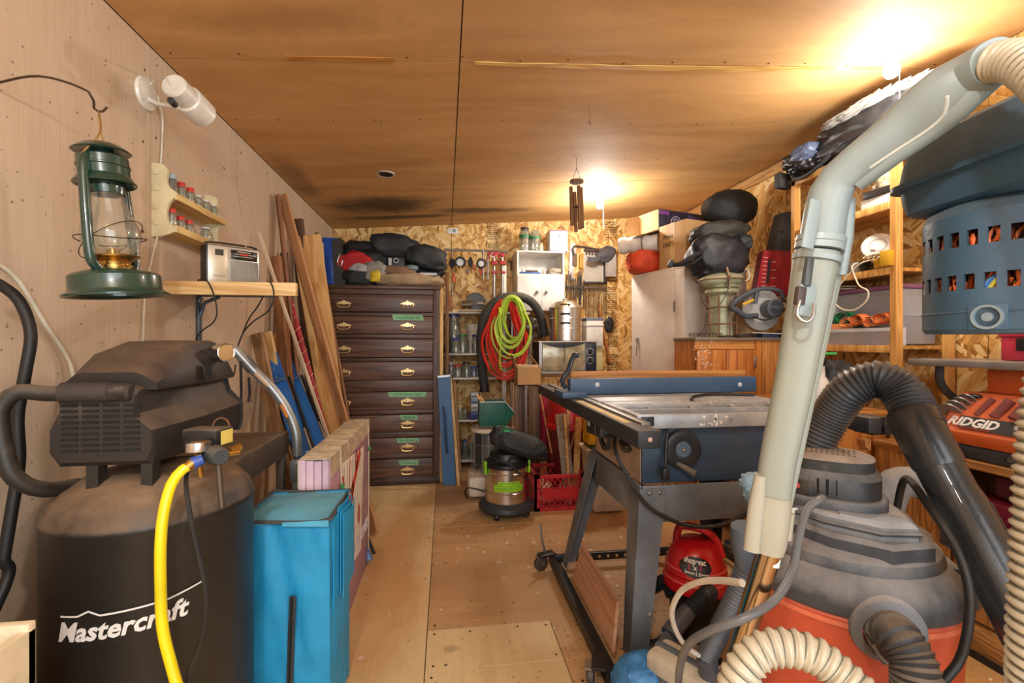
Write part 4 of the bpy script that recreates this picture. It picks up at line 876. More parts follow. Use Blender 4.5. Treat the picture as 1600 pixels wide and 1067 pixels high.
# clamps hanging on the rail
RC = mat('b3262b', .4); zr = W(740, 392, Y).z
for k, px in enumerate((772, 785)):
    x = W(px, 450, Y-.05).x; t = T('pipe_clamp', 'red pipe clamp with a long steel pipe hanging on the rail, %s one' % ('left' if k == 0 else 'right'), 'clamp', (x, Y-.05, zr-.4), group='pipe clamps on the shelving rail')
    t.part('pipe', MB().cyl((x, Y-.05, W(px, 505, Y).z), (x, Y-.05, W(px, 418, Y).z), .013, 12), STEEL)
    t.part('clamp_head', MB().box((x, Y-.055, W(px, 412, Y).z), (.055, .03, .03), None, .006), RC); t.part('sliding_jaw', MB().box((x, Y-.06, W(px, 427, Y).z), (.06, .03, .022), None, .005), RC); t.part('screw_head', MB().box((x, Y-.06, W(px, 400, Y).z), (.036, .03, .04), RY(12), .006), RC)
    t.part('clamp_screw', MB().cyl((x, Y-.06, W(px, 412, Y).z), (x, Y-.06, W(px, 398, Y).z), .006, 8).cyl((x-.025, Y-.06, W(px, 399, Y).z), (x+.025, Y-.06, W(px, 399, Y).z), .003, 6), STEEL)
t = T('bar_clamp', 'red clamp head above the pipe clamps with a chrome ring', 'clamp', W(772, 400, Y))
t.part('jaw', MB().box(W(772, 396, Y-.05), (.10, .02, .028), None, .005).box(W(764, 400, Y-.05), (.018, .02, .05), RY(-15), .004).box(W(780, 400, Y-.05), (.018, .02, .05), RY(15), .004), RC)
t.part('ring', MB().tube([W(771, 398, Y-.07)+V((.02*cos(k*pi/10), 0, .02*sin(k*pi/10))) for k in range(20)], .003, 6, closed=True), CHROME)
def disc(name, label, px, py, Y, r, m1, m2, w=.03, sx=1, group=None, cat='wheel'):
    c_ = W(px, py, Y); t = T(name, label, cat, c_, group=group); Mx = RX(90) @ Matrix.Diagonal((sx, 1, 1, 1))
    t.part('tyre', MB().lathe([(r*.62, -w/2), (r*.95, -w/2), (r, -w*.3), (r, w*.3), (r*.95, w/2), (r*.62, w/2), (r*.62, -w/2)], c_, 28, Mx), m1)
    t.part('hub', MB().lathe([(0, -w*.4), (r*.2, -w*.55), (r*.25, -w*.3), (r*.62, -w*.3), (r*.62, w*.3), (0, w*.4)], c_, 24, Mx), m2); return t
RUB = mat('2a2927', .7)
disc('caster_wheel', 'black tyred caster wheel hanging above the yellow clamp', 719, 410, Y-.05, .055, RUB, mat('c9cfd0', .4), .03, group='wheels hanging on the shelving rail')
disc('caster_wheel', 'black caster wheel with a white and red hub, left of the red clamps', 752, 412, Y-.05, .047, RUB, mat('d9d2d0', .4), .03, group='wheels hanging on the shelving rail')
disc('caster_wheel', 'edge on black caster wheel between the two others', 735, 410, Y-.05, .05, RUB, RUB, .03, .45, group='wheels hanging on the shelving rail')
disc('caster_wheel', 'half hidden dark wheel at the left end of the rail', 706, 411, Y-.02, .045, RUB, RUB, .03, .6, group='wheels hanging on the shelving rail')
for k, (px, py, c1, lab, w, h) in enumerate(((717, 421, 'c9962a', 'small yellow spring clamp on the rail under the left wheel', .035, .07), (730, 424, '4a3f6a', 'small violet spring clamp on the rail', .03, .04), (741, 420, 'b3262b', 'small red spring clamp beside the violet one', .02, .07), (751, 424, 'b8302b', 'small red bar clamp under the white hubbed wheel', .03, .05))):
    c_ = W(px, py, Y-.06); t = T('spring_clamp', lab, 'clamp', c_, group='small clamps on the shelving rail')
    for s in (-1, 1): t.part('jaw', MB().box(c_+V((s*w*.3, 0, 0)), (w*.35, .015, h), RY(s*16), .003), mat(c1, .4))
    t.part('spring', MB().cyl(c_+V((-w*.4, 0, -.005)), c_+V((w*.4, 0, -.005)), .006, 8), STEEL)
for k, px in enumerate((755, 762)):
    x = W(px, 430, Y-.04).x; T('steel_bar', 'short steel bar hanging left of the pipe clamps, %s one' % ('left' if k == 0 else 'right'), 'bar', (x, Y-.04, W(px, 437, Y).z), group='steel bars on the rail', mesh=MB().cyl((x, Y-.045, W(px, 437, Y).z), (x, Y-.045, W(px, 392+k*6, Y).z), .0085, 10), m=STEEL)
for k, (px, y0, y1) in enumerate(((697, 437, 448), (709, 431, 442))):
    c_ = W(px, (y0+y1)/2, Y-.02); T('squeeze_clamp', '%s orange squeeze grip on a thin bar at the shelving left end' % ('lower' if k == 0 else 'upper'), 'clamp', c_, group='orange squeeze clamps', mesh=MB().box(c_, (.022, .03, .06), None, .005).box(c_+V((0, .0, .042)), (.026, .03, .03), None, .004), m=mat('dd5a2a', .5))
# circular saw on top shelf
z = zs[487]; c_ = W(741, 466, Y+.04); t = T('circular_saw', 'dusty old circular saw lying on the top wall shelf', 'saw', (c_.x, c_.y, z))
SW = mat('8a7a62', .45, .5, dust=.4)
t.part('blade_guard', MB().lathe([(.0, -.02), (.085, -.02), (.09, -.012), (.09, .012), (.085, .02), (0, .02)], (c_.x+.01, c_.y, z+.095), 32, RX(90)), mat('3c3a36', .4, .4))
t.part('blade_cover', MB().lathe([(.0, -.03), (.06, -.03), (.066, -.024), (.066, -.018), (0, -.018)], (c_.x, c_.y, z+.09), 28, RX(90)), SW)
t.part('motor', MB().cyl((c_.x-.02, c_.y-.03, z+.07), (c_.x-.12, c_.y-.03, z+.065), .036, 18), mat('6c5c42', .4, .4))
t.part('handle', MB().tube(spline([V((c_.x+.02, c_.y-.03, z+.08)), V((c_.x+.09, c_.y-.03, z+.075)), V((c_.x+.12, c_.y-.03, z+.04)), V((c_.x+.11, c_.y-.03, z+.02))], .02), .016, 10), mat('a59a8a', .4, .5))
t.part('base_plate', MB().box((c_.x-.01, c_.y-.02, z+.008), (.28, .12, .006), RY(0)), SW)
T('spray_gun', 'small orange handled spray gun at the left end of the top wall shelf', 'tool', (W(703, 480, Y).x, Y+.03, z), mesh=MB().tube(spline([W(702, 484, Y+.03), W(703, 470, Y+.03), W(700, 455, Y+.03)], .02), .02, 10).box(W(706, 478, Y+.03), (.05, .03, .05), RY(25), .006).box(W(700, 478, Y+.03), (.02, .03, .07), RY(-20), .005), m=mat('a8602c', .5))
T('batten', 'thin wooden slat lying along the front of the top wall shelf', 'board', (W(735, 484, Y).x, Y+.01, z), mesh=MB().bx(W(706, 484, Y).x, W(760, 484, Y).x, Y+.002, Y+.018, z, z+.018), m=PINEx)
# jars
def pj(name, label, px, Yj, zk, wpx, hpx, lid, content=None, group='jars and tins on the wall shelving', body=None, cat='jar', ch=.5, lh=.02):
    zb = zs[zk]; p = W(px, zk, Yj); x = p.x; r = wpx/2/FPX*(Yj/ray(px, zk).y); h = hpx/FPX*(Yj/ray(px, zk).y)
    if body:
        b = V((x, Yj, zb)); t = T(name, label, cat, b, group=group); t.part('body', MB().lathe([(0, 0), (r, 0), (r, h), (r*.9, h), (0, h)], b, 24), body)
        if lid: t.part('lid', MB().lathe([(0, h+.01), (r*.96, h+.01), (r*1.0, h+.006), (r*1.0, h-.008), (r*.9, h-.009)], b, 24), lid)
        return t
    return jar(name, label, x, Yj, zb, r, h, lid, content, group, cat, lh=lh, gl=GLSd, ch=ch)
Yj = Y+.06
t = pj('glass_jar', 'large blue lidded jar with a white paper label on the second wall shelf', 709, Yj+.06, 552, 20, 60, mat('2e3a8a', .4), mat('8a7f70', .8), ch=.8)
t.part('paper_label', MB().lathe([(.0485, .10), (.0485, .19)], (W(709, 552, Yj+.06).x, Yj+.06, zs[552]+.07), 16, a0=R(200), a1=R(340)), WHT)
pj('glass_jar', 'squat blue lidded jar of screws in front of the large labelled jar', 712, Yj-.02, 552, 17, 24, mat('2e3a9a', .4), mat('8c8478', .6, .4), ch=.8)
pj('glass_jar', 'green lidded jar of screws on the second wall shelf', 723, Yj-.03, 552, 16, 29, mat('1f8a50', .4), mat('a8a49c', .4, .6), ch=.6)
pj('glass_jar', 'narrow blue lidded jar at the right of the second wall shelf', 743, Yj, 552, 12, 29, mat('2b3f92', .4), mat('8c8880', .5, .4), ch=.5)
pj('glass_jar', 'small dark jar at the left end of the second wall shelf', 698, Yj-.02, 552, 10, 12, None, mat('3b3a37', .6), ch=.9)
c_ = W(738, 521, Yj+.05); t = T('measuring_bucket', 'small white plastic bucket on top of jars on the second shelf', 'bucket', (c_.x, Yj+.05, zs[552]), mesh=MB().lathe([(0, .165), (.045, .165), (.06, .27), (.064, .27), (.064, .277), (.058, .277), (.043, .17), (0, .17)], (c_.x, Yj+.05, zs[552]), 28).cyl((c_.x, Yj+.05, zs[552]), (c_.x, Yj+.05, zs[552]+.166), .04, 20), m=mat('d5cdbd', .5))
for k, (px, w, h, lid, cont, lab) in enumerate([(705, 11, 24, 'e3ddd0', None, 'white lidded slim jar on the third wall shelf'), (715, 14, 20, 'c43a34', 'a89f94', 'red lidded jar of bits on the third wall shelf'), (729, 15, 24, '3a3630', '6e5f4c', 'dark lidded jar on the third wall shelf'), (741, 12, 17, '2b54a8', '2b54a8', 'blue tin on the third wall shelf behind the black tube'), (749, 8, 14, 'd5cdbd', 'c9c2b4', 'small cream pot on the third wall shelf'), (697, 8, 18, '8fa8b8', '9fb4c0', 'pale blue pot at the left end of the third wall shelf')]):
    pj('glass_jar', lab, px, Yj-.01*(k % 3), 590, w, h, mat(lid, .4), mat(cont, .7) if cont else None, ch=.7)
for k, (px, w, h, lid, cont, lab) in enumerate([(718, 11, 22, 'd8c690', 'c9b48c', 'amber jar on the fourth wall shelf'), (727, 10, 18, '8a7a5e', '9f8f70', 'short brown jar on the fourth wall shelf'), (700, 9, 26, '6f655a', '4f473f', 'tall brown bottle at the left of the fourth wall shelf')]):
    pj('glass_jar', lab, px, Yj, 656, w, h, mat(lid, .4), mat(cont, .7), ch=.8)
for k, (px, w, h, lid, lab) in enumerate([(726, 9, 30, '31549a', 'blue capped bottle on the bottom wall shelf'), (736, 9, 24, '6c8a7a', 'green grey bottle on the bottom wall shelf'), (745, 10, 34, '8f9a9a', 'tall clear bottle on the bottom wall shelf'), (712, 9, 22, '4a4a52', 'small dark bottle on the bottom wall shelf')]):
    pj('bottle', lab, px, Yj, 719, w, h, mat(lid, .4), mat('5a6a6a', .6), cat='bottle', ch=.7, group='bottles on the bottom wall shelf')
# stacked light cartons above the green tub
for k, (y0, y1, cc) in enumerate([(613, 622, 'd5dbe0'), (622, 631, '9fb2cc'), (631, 640, 'e3e3de'), (640, 647, '93a5c0'), (647, 656, '2f4b9c')]):
    t = T('small_carton', 'small %s carton, %s in the stack left of the green tub' % ({'d5dbe0': 'white', '9fb2cc': 'pale blue', 'e3e3de': 'cream', '93a5c0': 'blue grey', '2f4b9c': 'dark blue'}[cc], ['topmost', 'second from top', 'middle', 'fourth down', 'lowest'][k]), 'carton', (W(742, 650, Y-.06).x, Y-.06, W(742, y1, Y-.06).z), group='cartons stacked left of the green tub')
    z0, z1_ = W(742, y1, Y-.06).z, W(742, y0, Y-.06).z; z0 = zs[656]+(z0-W(742, 656, Y-.06).z); z1_ = zs[656]+(z1_-W(742, 656, Y-.06).z)
    xa, xb = W(736-(k == 4)*2, 640, Y-.01).x, W(748, 640, Y-.01).x; t.part('box', MB().bx(xa, xb, Y+.003, Y+.1, z0, z1_-.0005, .001), mat(cc, .6)); t.part('print', MB().bx(xa+.01, xb-.01, Y+.0015, Y+.003, z0+.012, z0+.022), mat('3d4a6a', .6))
# ---------------------------------------------------------------- blue folded case and boards beside the dresser
t = T('folding_table', 'blue folded portable table standing upright right of the dresser', 'table', (.0, 3.92, 0))
P = [W(684, 588, 3.95), W(703, 586, 3.95), W(712, 750, 3.93), W(692, 753, 3.93)]; P[2].z = .004; P[3].z = .004; BT = mat('3f6d9c', .5, var=.1)
t.part('top_half', MB().loft([P, [p+V((.0, .03, 0)) for p in P]]), BT); t.part('top_half', MB().loft([[p+V((.003, .034, 0)) for p in P], [p+V((.003, .064, 0)) for p in P]]), BT)
t.part('edge_band', MB().loft([[P[0]+V((-.002, -.003, .004)), P[1]+V((.002, -.003, .004)), P[1]+V((.002, -.003, -.012)), P[0]+V((-.002, -.003, -.012))], [P[0]+V((-.002, .07, .004)), P[1]+V((.002, .07, .004)), P[1]+V((.002, .07, -.012)), P[0]+V((-.002, .07, -.012))]]), STEEL)
t.part('carry_handle', MB().tube(spline([W(693, 635, 3.9), W(695, 650, 3.88), W(697, 690, 3.87), W(699, 708, 3.88)], .03), .010, 8), mat('2d4a6e', .5))
for k, (a, b) in enumerate([((704, 592), (712, 664)), ((712, 662), (717, 748))]): pass
t = T('plank', 'thin pine board edge on, right of the blue folded table', 'board', (.1, 4.0, 0), group='lumber standing by the dresser'); P = [W(703, 592, 4.02), W(706, 591, 4.02), W(719, 748, 3.9), W(714, 749, 3.9)]; P[2].z = P[3].z = .003
t.part('board', MB().loft([P, [p+V((0, .1, 0)) for p in P]]), PINEz)
t = T('plank', 'brown board leaning behind the pine board by the folded table', 'board', (.12, 4.1, 0), group='lumber standing by the dresser'); P = [W(708, 596, 4.2), W(712, 596, 4.2), W(722, 740, 4.0), W(717, 740, 4.0)]; P[2].z = P[3].z = .003
t.part('board', MB().loft([P, [p+V((0, .12, 0)) for p in P]]), wood('a5713f', '7a4f2a', 2))
# ---------------------------------------------------------------- hoses hung on a peg
Yh = 4.12
t = T('corrugated_tube', 'fat black drain tube looped on the wall around the coloured hoses', 'tube', W(760, 600, Yh+.1))
t.part('tube', hose([W(757, 608, Yh+.12), W(752, 560, Yh+.1), W(752, 520, Yh+.08), W(760, 488, Yh+.08), W(780, 468, Yh+.08), W(805, 463, Yh+.1), W(828, 470, Yh+.12), W(843, 490, Yh+.15), W(852, 525, Yh+.2)], .042, .03, .05, 18), mat('3a3937', .7, dust=.25))
t.part('tape_end', MB().tube([W(757, 600, Yh+.12), W(757, 612, Yh+.12)], .043, 18), BLK)
t = T('drain_tube', 'straight grey tube standing behind the hanging hoses', 'tube', W(803, 540, Yh+.14)); t.part('tube', MB().cyl(W(806, 620, Yh+.15), W(808, 468, Yh+.15), .04, 18), mat('6a655e', .6)); t.part('tube_stripe', MB().box(W(800, 520, Yh+.10), (.012, .01, .42)), mat('b8b8b6', .5))
def loops(n, cx, top, bot, wid, Y, m, r, seed, name, label, jit=6, tail=None):
    rnd = random.Random(seed); t = T(name, label, 'hose', W(cx, bot, Y))
    for k in range(n):
        f = k/max(1, n-1); w = wid*(.45+.55*f)+rnd.uniform(-2, 2); b = bot-(1-f)*34+rnd.uniform(-jit, jit); tp = top+(1-f)*5+rnd.uniform(-2, 2); o = rnd.uniform(-4, 4); Yk = Y-.012*(k % 4)-rnd.uniform(0, .02)
        P = []
        for i in range(14):
            a = 2*pi*i/14; x = cx+o*(1-sin(a))*.5+w*cos(a)*(1 if sin(a) < .3 else .8); yv = (tp+b)/2-(b-tp)/2*sin(a)
            if sin(a) < 0: x = cx+o+w*cos(a)*(1.0)
            P.append(W(x, yv, Yk+.02*sin(a+seed)))
        t.part('hose_loop', MB().tube(spline(P, .03, True), r, 8, closed=True), m)
    if tail: t.part('hose_tail', cable(tail, r, 8), m)
    return t
loops(10, 789, 468, 595, 36, Yh, mat('e2301c', .45), .009, 3, 'air_hose', 'orange red hose coiled beneath the lime green hose on the wall', 5)
loops(9, 800, 462, 562, 29, Yh-.08, mat('b6d838', .4), .0085, 5, 'air_hose', 'lime green hose coiled on top of the orange red one', 5, tail=[W(780, 480, Yh-.12), W(783, 520, Yh-.12), W(781, 560, Yh-.12), W(783, 578, Yh-.12)])
T('wall_peg', 'wooden peg that carries the coiled hoses', 'peg', W(800, 470, Yh), mesh=MB().box(W(803, 474, Yh+.24), (.035, .66, .03), None, .003), m=wood('8a6038', '5c3c20', 1))
heap('plastic_bag', 'shiny brown plastic bag hanging behind the coiled hoses', 'bag', 798, 490, 826, 540, Yh+.2, .12, mat('5a2c22', .2, coat=.4), 24, .3, None, None)
heap('plastic_bag', 'dark crumpled bag right of the coiled hoses', 'bag', 822, 495, 846, 530, Yh+.3, .12, mat('4a3626', .35), 25, .3)
# ---------------------------------------------------------------- small white wall cabinet and what stands on it
Yc = 4.42; WC = mat('e9e2d8', .4); a, b = W(808, 485, Yc), W(882, 393, Yc); zb_, zt2 = a.z, b.z; xm = (a.x+b.x)/2; zsh = W(845, 428, Yc).z
t = T('wall_cabinet', 'small white wall cabinet with two doors and an open shelf', 'cabinet', (xm, (Yc+YB)/2, zb_)); th = .016
t.part('side_panel', MB().bx(a.x, a.x+th, Yc, YB-.002, zb_, zt2-th), WC); t.part('side_panel', MB().bx(b.x-th, b.x, Yc, YB-.002, zb_, zt2-th), WC)
t.part('top', MB().bx(a.x-.006, b.x+.006, Yc-.006, YB-.002, zt2-th, zt2, .002), WC); t.part('shelf', MB().bx(a.x+th, b.x-th, Yc, YB-.014, zsh-.012, zsh), WC); t.part('bottom', MB().bx(a.x+th, b.x-th, Yc, YB-.014, zb_, zb_+th), WC)
t.part('back_panel', MB().bx(a.x+th, b.x-th, YB-.014, YB-.004, zb_, zt2-th), WC)
for s, (xa, xb) in enumerate(((a.x+.002, xm-.001), (xm+.001, b.x-.002))):
    d = t.part('door', MB().bx(xa, xb, Yc-.018, Yc-.001, zb_+.002, zsh-.006, .002), WC); kx = xm+(-.045 if s == 0 else .045)
    t.part('knob', MB().lathe([(0, 0), (.006, 0), (.006, .012), (.015, .016), (.016, .022), (.01, .028), (0, .029)], (kx, Yc-.018, W(838, 457, Yc).z), 20, RX(90)), mat('8a8078', .3, .9), parent=d)
for k, (px, w, h, cc, lab) in enumerate([(817, .03, .075, 'd9d6cf', 'small white bottle in the open shelf of the white cabinet'), (849, .02, .05, 'b9a58a', 'tiny tan bottle in the open shelf of the white cabinet')]):
    x = W(px, 420, Yc+.05).x; T('bottle', lab, 'bottle', (x, Yc+.05, zsh), mesh=MB().lathe([(0, 0), (w/2, 0), (w/2, h*.7), (w*.25, h*.8), (w*.25, h), (0, h)], (x, Yc+.05, zsh+.0005), 18), m=mat(cc, .4))
x = W(828, 426, Yc+.04).x; T('file_tray', 'flat blue tool case in the open shelf of the white cabinet', 'case', (x, Yc+.05, zsh), mesh=MB().box((x, Yc+.05, zsh+.0105), (.2, .07, .02), None, .003), m=mat('2d4f97', .5))
T('wire_brush', 'dark bristled brush lying on the blue tool case', 'brush', (x, Yc+.05, zsh+.021), mesh=MB().box((x+.02, Yc+.05, zsh+.034), (.12, .03, .012), None, .003).box((x+.03, Yc+.05, zsh+.0245), (.08, .025, .006)), m=mat('5a4434', .7))
heap('cloth', 'grey beige rag at the right of the white cabinet shelf', 'cloth', 856, 420, 878, 428, Yc+.03, .1, mat('a39a88', .8), 28, .25, None, zsh+.001)
def bigjar(px, w, h, Yk, lid, band, lab):
    p = W(px, 393, Yk); r = w/2/FPX*(Yk/ray(px, 393).y); b_ = V((p.x, Yk, zt2+.0005)); h = h/FPX*(Yk/ray(px, 393).y)
    t = T('storage_jar', lab, 'jar', b_); t.part('glass', MB().lathe([(0, .001), (r*.95, .001), (r, .01), (r, h*.8), (r*.7, h*.95), (r*.66, h*.95), (r*.95, h*.79), (r*.95, .01), (0, .006)], b_, 28), GLSd)
    t.part('band', MB().lathe([(r*1.005, h*.60), (r*1.01, h*.61), (r*1.01, h*.70), (r*1.005, h*.71)], b_, 28), mat(band, .5)); t.part('lid', MB().lathe([(r*.66, h*.94), (r*.74, h*.95), (r*.74, h*1.02), (r*.6, h*1.05), (0, h*1.06)], b_, 28), lid)
bigjar(820, 18, 37, Yc+.1, mat('3a3028', .4), '2f7a4a', 'big dark lidded glass jar with a green band on the white cabinet, left one')
bigjar(836, 17, 32, Yc+.06, GLSd, '2f7a4a', 'glass jar with a green band on the white cabinet, right of the dark lidded one')
T('bottle', 'small clear bottle between the glass jars and the numbered white box', 'bottle', (W(846, 392, Yc).x, Yc+.05, zt2), mesh=MB().lathe([(0, 0), (.018, 0), (.018, .05), (.008, .07), (.008, .085), (0, .085)], (W(846, 392, Yc+.05).x, Yc+.05, zt2+.0005), 18), m=mat('d8c8a8', .3))
a2, b2 = W(859, 395, Yc-.01), W(888, 361, Yc-.01); t = T('white_box', 'white cardboard box with a pink edge and black numerals on the wall cabinet', 'box', ((a2.x+b2.x)/2, Yc+.08, zt2))
a2.x += .0; t.part('box', MB().box(((a2.x+b2.x)/2, Yc+.085, zt2+.1), (b2.x-a2.x-.01, .17, .2), None, .002), mat('ece6df', .5)); t.part('lid_edge', MB().bx(a2.x+.003, b2.x-.003, Yc-.002, Yc+.172, zt2+.195, zt2+.206, .002), mat('b0457a', .5)); t.part('bottom_edge', MB().bx(a2.x+.004, b2.x-.004, Yc-.001, Yc+.171, zt2+.0005, zt2+.009), mat('b0457a', .5))
for dz in (.035, -.03): t.part('numeral', text_mb('3', .07, frame(((a2.x+b2.x)/2, Yc-.0015, zt2+.105+dz), (1, 0, 0), (0, 0, 1)), .0005, 0, .001), BLKp)
# ---------------------------------------------------------------- saws, racks and drill bits on the back wall
Yw = YB-.004
a = W(896, 386, Yw-.02); t = T('hand_saw', 'long hand saw with an orange handle hanging on the back wall', 'saw', W(905, 430, Yw))
t.part('blade', MB().prism([(0, 0), (.05, 0), (.09, .36), (.05, .40), (.02, .36)], .002, frame(W(888, 437, Yw-.01), (1, 0, 0), (0, 0, 1))), mat('9a928a', .35, .8)); t.part('handle', MB().box(W(898, 406, Yw-.02), (.045, .02, .13), None, .008), wood('7a5a3e', '553b26', 2))
t = T('hand_saw', 'saw with a yellow handle beside the brown handled one', 'saw', W(908, 430, Yw), group='saws on the back wall'); t.part('handle', MB().box(W(908, 408, Yw-.03), (.035, .02, .15), RY(3), .008), mat('e0992c', .5)); t.part('blade', MB().prism([(0, 0), (.02, 0), (.035, .3), (0, .3)], .002, frame(W(905, 475, Yw-.02), (1, 0, 0), (0, 0, 1))), mat('4a4540', .4, .7))
t = T('hack_saw', 'grey bow saw frame hung level above the hand saws', 'saw', W(925, 390, Yw)); t.part('frame', MB().tube(spline([W(897, 400, Yw-.03), W(897, 385, Yw-.03), W(925, 388, Yw-.03), W(948, 393, Yw-.03), W(950, 400, Yw-.03)], .03), .01, 8), mat('5f5a55', .4, .6))
# perforated organiser
a, b = W(914, 443, Yw-.05), W(948, 390, Yw-.05); t = T('tool_rack', 'perforated metal tool rack under the grey cap on the back wall', 'rack', ((a.x+b.x)/2, Yw-.03, a.z))
t.part('frame', MB().bx(a.x, b.x, Yw-.06, Yw, b.z-.02, b.z, .002).bx(a.x, b.x, Yw-.06, Yw, a.z, a.z+.02, .002).bx(b.x-.018, b.x, Yw-.06, Yw, a.z, b.z), mat('3c2d24', .6)); t.part('back_plate', MB().bx(a.x, b.x-.02, Yw-.006, Yw-.001, a.z+.02, b.z-.02), mat('cfc5b4', .5)); mb = MB()
nx, nz = 13, 17
for i in range(nx):
    for j in range(nz): mb.box((a.x+.012+i*(b.x-a.x-.04)/nx, Yw-.0065, a.z+.03+j*(b.z-a.z-.05)/nz), (.006, .002, .006))
t.part('perforation', mb, BLKp)['kind'] = 'stuff'
mb = MB()
for k in range(6): mb.box(W(917+k*4.5, 395, Yw-.05), (.012, .03, .02), None, .002)
t.part('drill_bit_set', mb, mat('7a2f28', .5))['kind'] = 'stuff'
# grey cap
t = T('cap', 'grey peaked cap hanging over the perforated rack', 'cap', W(935, 400, Yw-.1)); CP = mat('4c4b4d', .8, bump=.4, bs=250)
t.part('crown', MB().blob(W(947, 397, Yw-.09), (.11, .05, .075), 31, .12, M=RY(-28), fold=.3), CP, smooth=80); t.part('peak', MB().grid(8, 4, lambda u, v: W(918+22*u, 404+10*u*(1-u)*1.5-4+8*v-4*u, Yw-.11-.02*sin(pi*u)), .006), CP)
t.part('side_flap', MB().grid(5, 8, lambda u, v: W(946+17*u, 402+30*v-u*(1-v)*6, Yw-.1+.01*sin(5*u))), mat('a29a92', .8)); 
# row of long bits and files hanging
t = T('hanging_rack', 'slotted rail on the back wall with a close row of hanging drill bits', 'rack', W(915, 450, Yw)); p, q_ = W(884, 449, Yw-.03), W(948, 449, Yw-.03)
t.part('rail', MB().bx(p.x, q_.x, Yw-.045, Yw-.001, p.z-.008, p.z+.014), mat('5a4634', .6))
rnd = random.Random(5)
for k in range(14):
    px = 915+k*2.5; x = W(px, 470, Yw-.03).x; ln = .30+rnd.uniform(-.04, .02); o = T('drill_bit', 'thin drill bit, %s in the close row hanging below the perforated rack' % (ORD[k]+' from left' if k else 'leftmost'), 'drill bit', (x, Yw-.03, p.z-ln), group='drill bits hanging in the rack', mesh=MB().cyl((x, Yw-.03, p.z-.008), (x, Yw-.03, p.z-ln), .0045, 6), m=mat(['6d5236', '8a6a44', '55402c'][k % 3], .4, .6))
for k in range(9):
    px = 885+k*3.4; x = W(px, 440, Yw-.05).x; zt_w = W(px, 432+rnd.uniform(-8, 6), Yw).z; ln = .26+rnd.uniform(-.05, .06); T('file', 'dark steel file, %s in the row left of the hanging drill bits' % (ORD[k]+' from left' if k else 'leftmost'), 'file', (x, Yw-.05, zt_w-ln), group='files hanging left of the drill bits', mesh=MB().cyl((x, Yw-.055, zt_w), (x, Yw-.055, zt_w-ln), .006, 6), m=mat(['3a3531', '55504a', '453a30'][k % 3], .4, .7))
T('wood_stick', 'reddish wooden stick leaning across the back wall right of the steamer', 'board', W(945, 566, Yw-.1), mesh=MB().tube([W(934, 472, Yw-.01), W(953, 566, Yw-.12)], .016, 4), m=wood('a86a35', '7c4820', 2))
t = T('strap_hook', 'black strap bundle hanging on the back wall under the stamps', 'strap', W(952, 510, Yw-.04)); t.part('bundle', MB().blob(W(952, 507, Yw-.04), (.045, .025, .07), 33, .35), BLKcloth, smooth=80)
t = T('thermostat', 'small white plate with a grey window high on the back wall', 'switch', W(708, 361, Yw)); t.part('plate', pbox(699, 356, 716, 365, YB-.009, .008, .002), WHT); t.part('window', pbox(707, 358, 712, 363, YB-.0105, .002), mat('8a9a9c', .3))
T('vent_grille', 'small dark stamped metal vent beside the white cabinet', 'vent', W(800, 420, Yw), mesh=MB().box(W(799, 415, YB-.012), (.02, .02, .1), None, .003), m=mat('6a4a30', .6))
# ---------------------------------------------------------------- steamer pot, toaster oven and bench under them
Yo = 3.98; a, b = W(842, 583, Yo), W(932, 533, Yo)
zt3 = a.z
t = T('side_bench', 'dark wooden bench under the toaster oven', 'bench', (W(890, 600, Yo).x, Yo+.2, 0)); xa, xb = W(826, 590, Yo).x, W(950, 590, Yo).x
t.part('top', MB().bx(xa, xb, Yo-.06, Yo+.4, zt3-.03, zt3-.001, .003), wood('7d5b3b', '553a22', 0))
for x in (xa+.03, xb-.03):
    for y in (Yo-.03, Yo+.37): t.part('leg', MB().bx(x-.022, x+.022, y-.022, y+.022, 0, zt3-.03, .002), wood('7a5c40', '54402c', 2))
t = T('toaster_oven', 'black and steel toaster oven with a hanging door and two knobs', 'oven', ((a.x+b.x)/2, Yo+.15, zt3)); dpt = .3
t.part('case', MB().bx(a.x, b.x, Yo, Yo+dpt, zt3+.0, b.z-.012, .004), mat('3a3835', .4, .5)); t.part('top_panel', MB().bx(a.x-.006, b.x+.004, Yo-.012, Yo+dpt, b.z-.012, b.z, .003), mat('c4beb2', .3, .8, dust=.3))
xp = W(913, 560, Yo).x; t.part('glass_door', MB().bx(a.x+.03, xp, Yo-.01, Yo-.001, zt3+.02, b.z-.02, .003), mat('b6b091', .15, .1, coat=.5, var=.35, vs=10)); t.part('door_frame', MB().bx(a.x, a.x+.025, Yo-.012, Yo-.001, zt3, b.z-.014).bx(a.x+.025, xp+.006, Yo-.012, Yo-.001, zt3, zt3+.016).bx(xp, xp+.006, Yo-.012, Yo-.001, zt3, b.z-.014), STEEL)
t.part('control_panel', MB().bx(xp+.007, b.x-.004, Yo-.012, Yo-.001, zt3+.004, b.z-.016, .002), mat('1d2a3c', .35))
for yy in (549, 563): t.part('knob', MB().lathe([(0, .0), (.026, 0), (.026, .006), (.018, .008), (.016, .022), (0, .023)], W(922, yy, Yo-.012), 24, RX(90)), BLKp); 
t.part('knob_dial', MB().lathe([(.0265, 0), (.030, 0), (.030, .001), (.0265, .001)], W(922, 549, Yo-.0125), 24, RX(90)), WHT); t.part('knob_dial', MB().lathe([(.0265, 0), (.030, 0), (.030, .001), (.0265, .001)], W(922, 563, Yo-.0125), 24, RX(90)), WHT)
t.part('dark_liner', MB().grid(12, 3, lambda u, v: V((a.x+.04+(xp-a.x-.06)*u, Yo-.0125, b.z-.022-(.03*sin(pi*u)+.006)*v)), .001), mat('1c2836', .3))
t.part('cord', cable([W(881, 536, Yo-.03), W(883, 550, Yo-.035), W(882, 560, Yo-.035), W(881, 567, Yo-.03)], .003), CORDB)
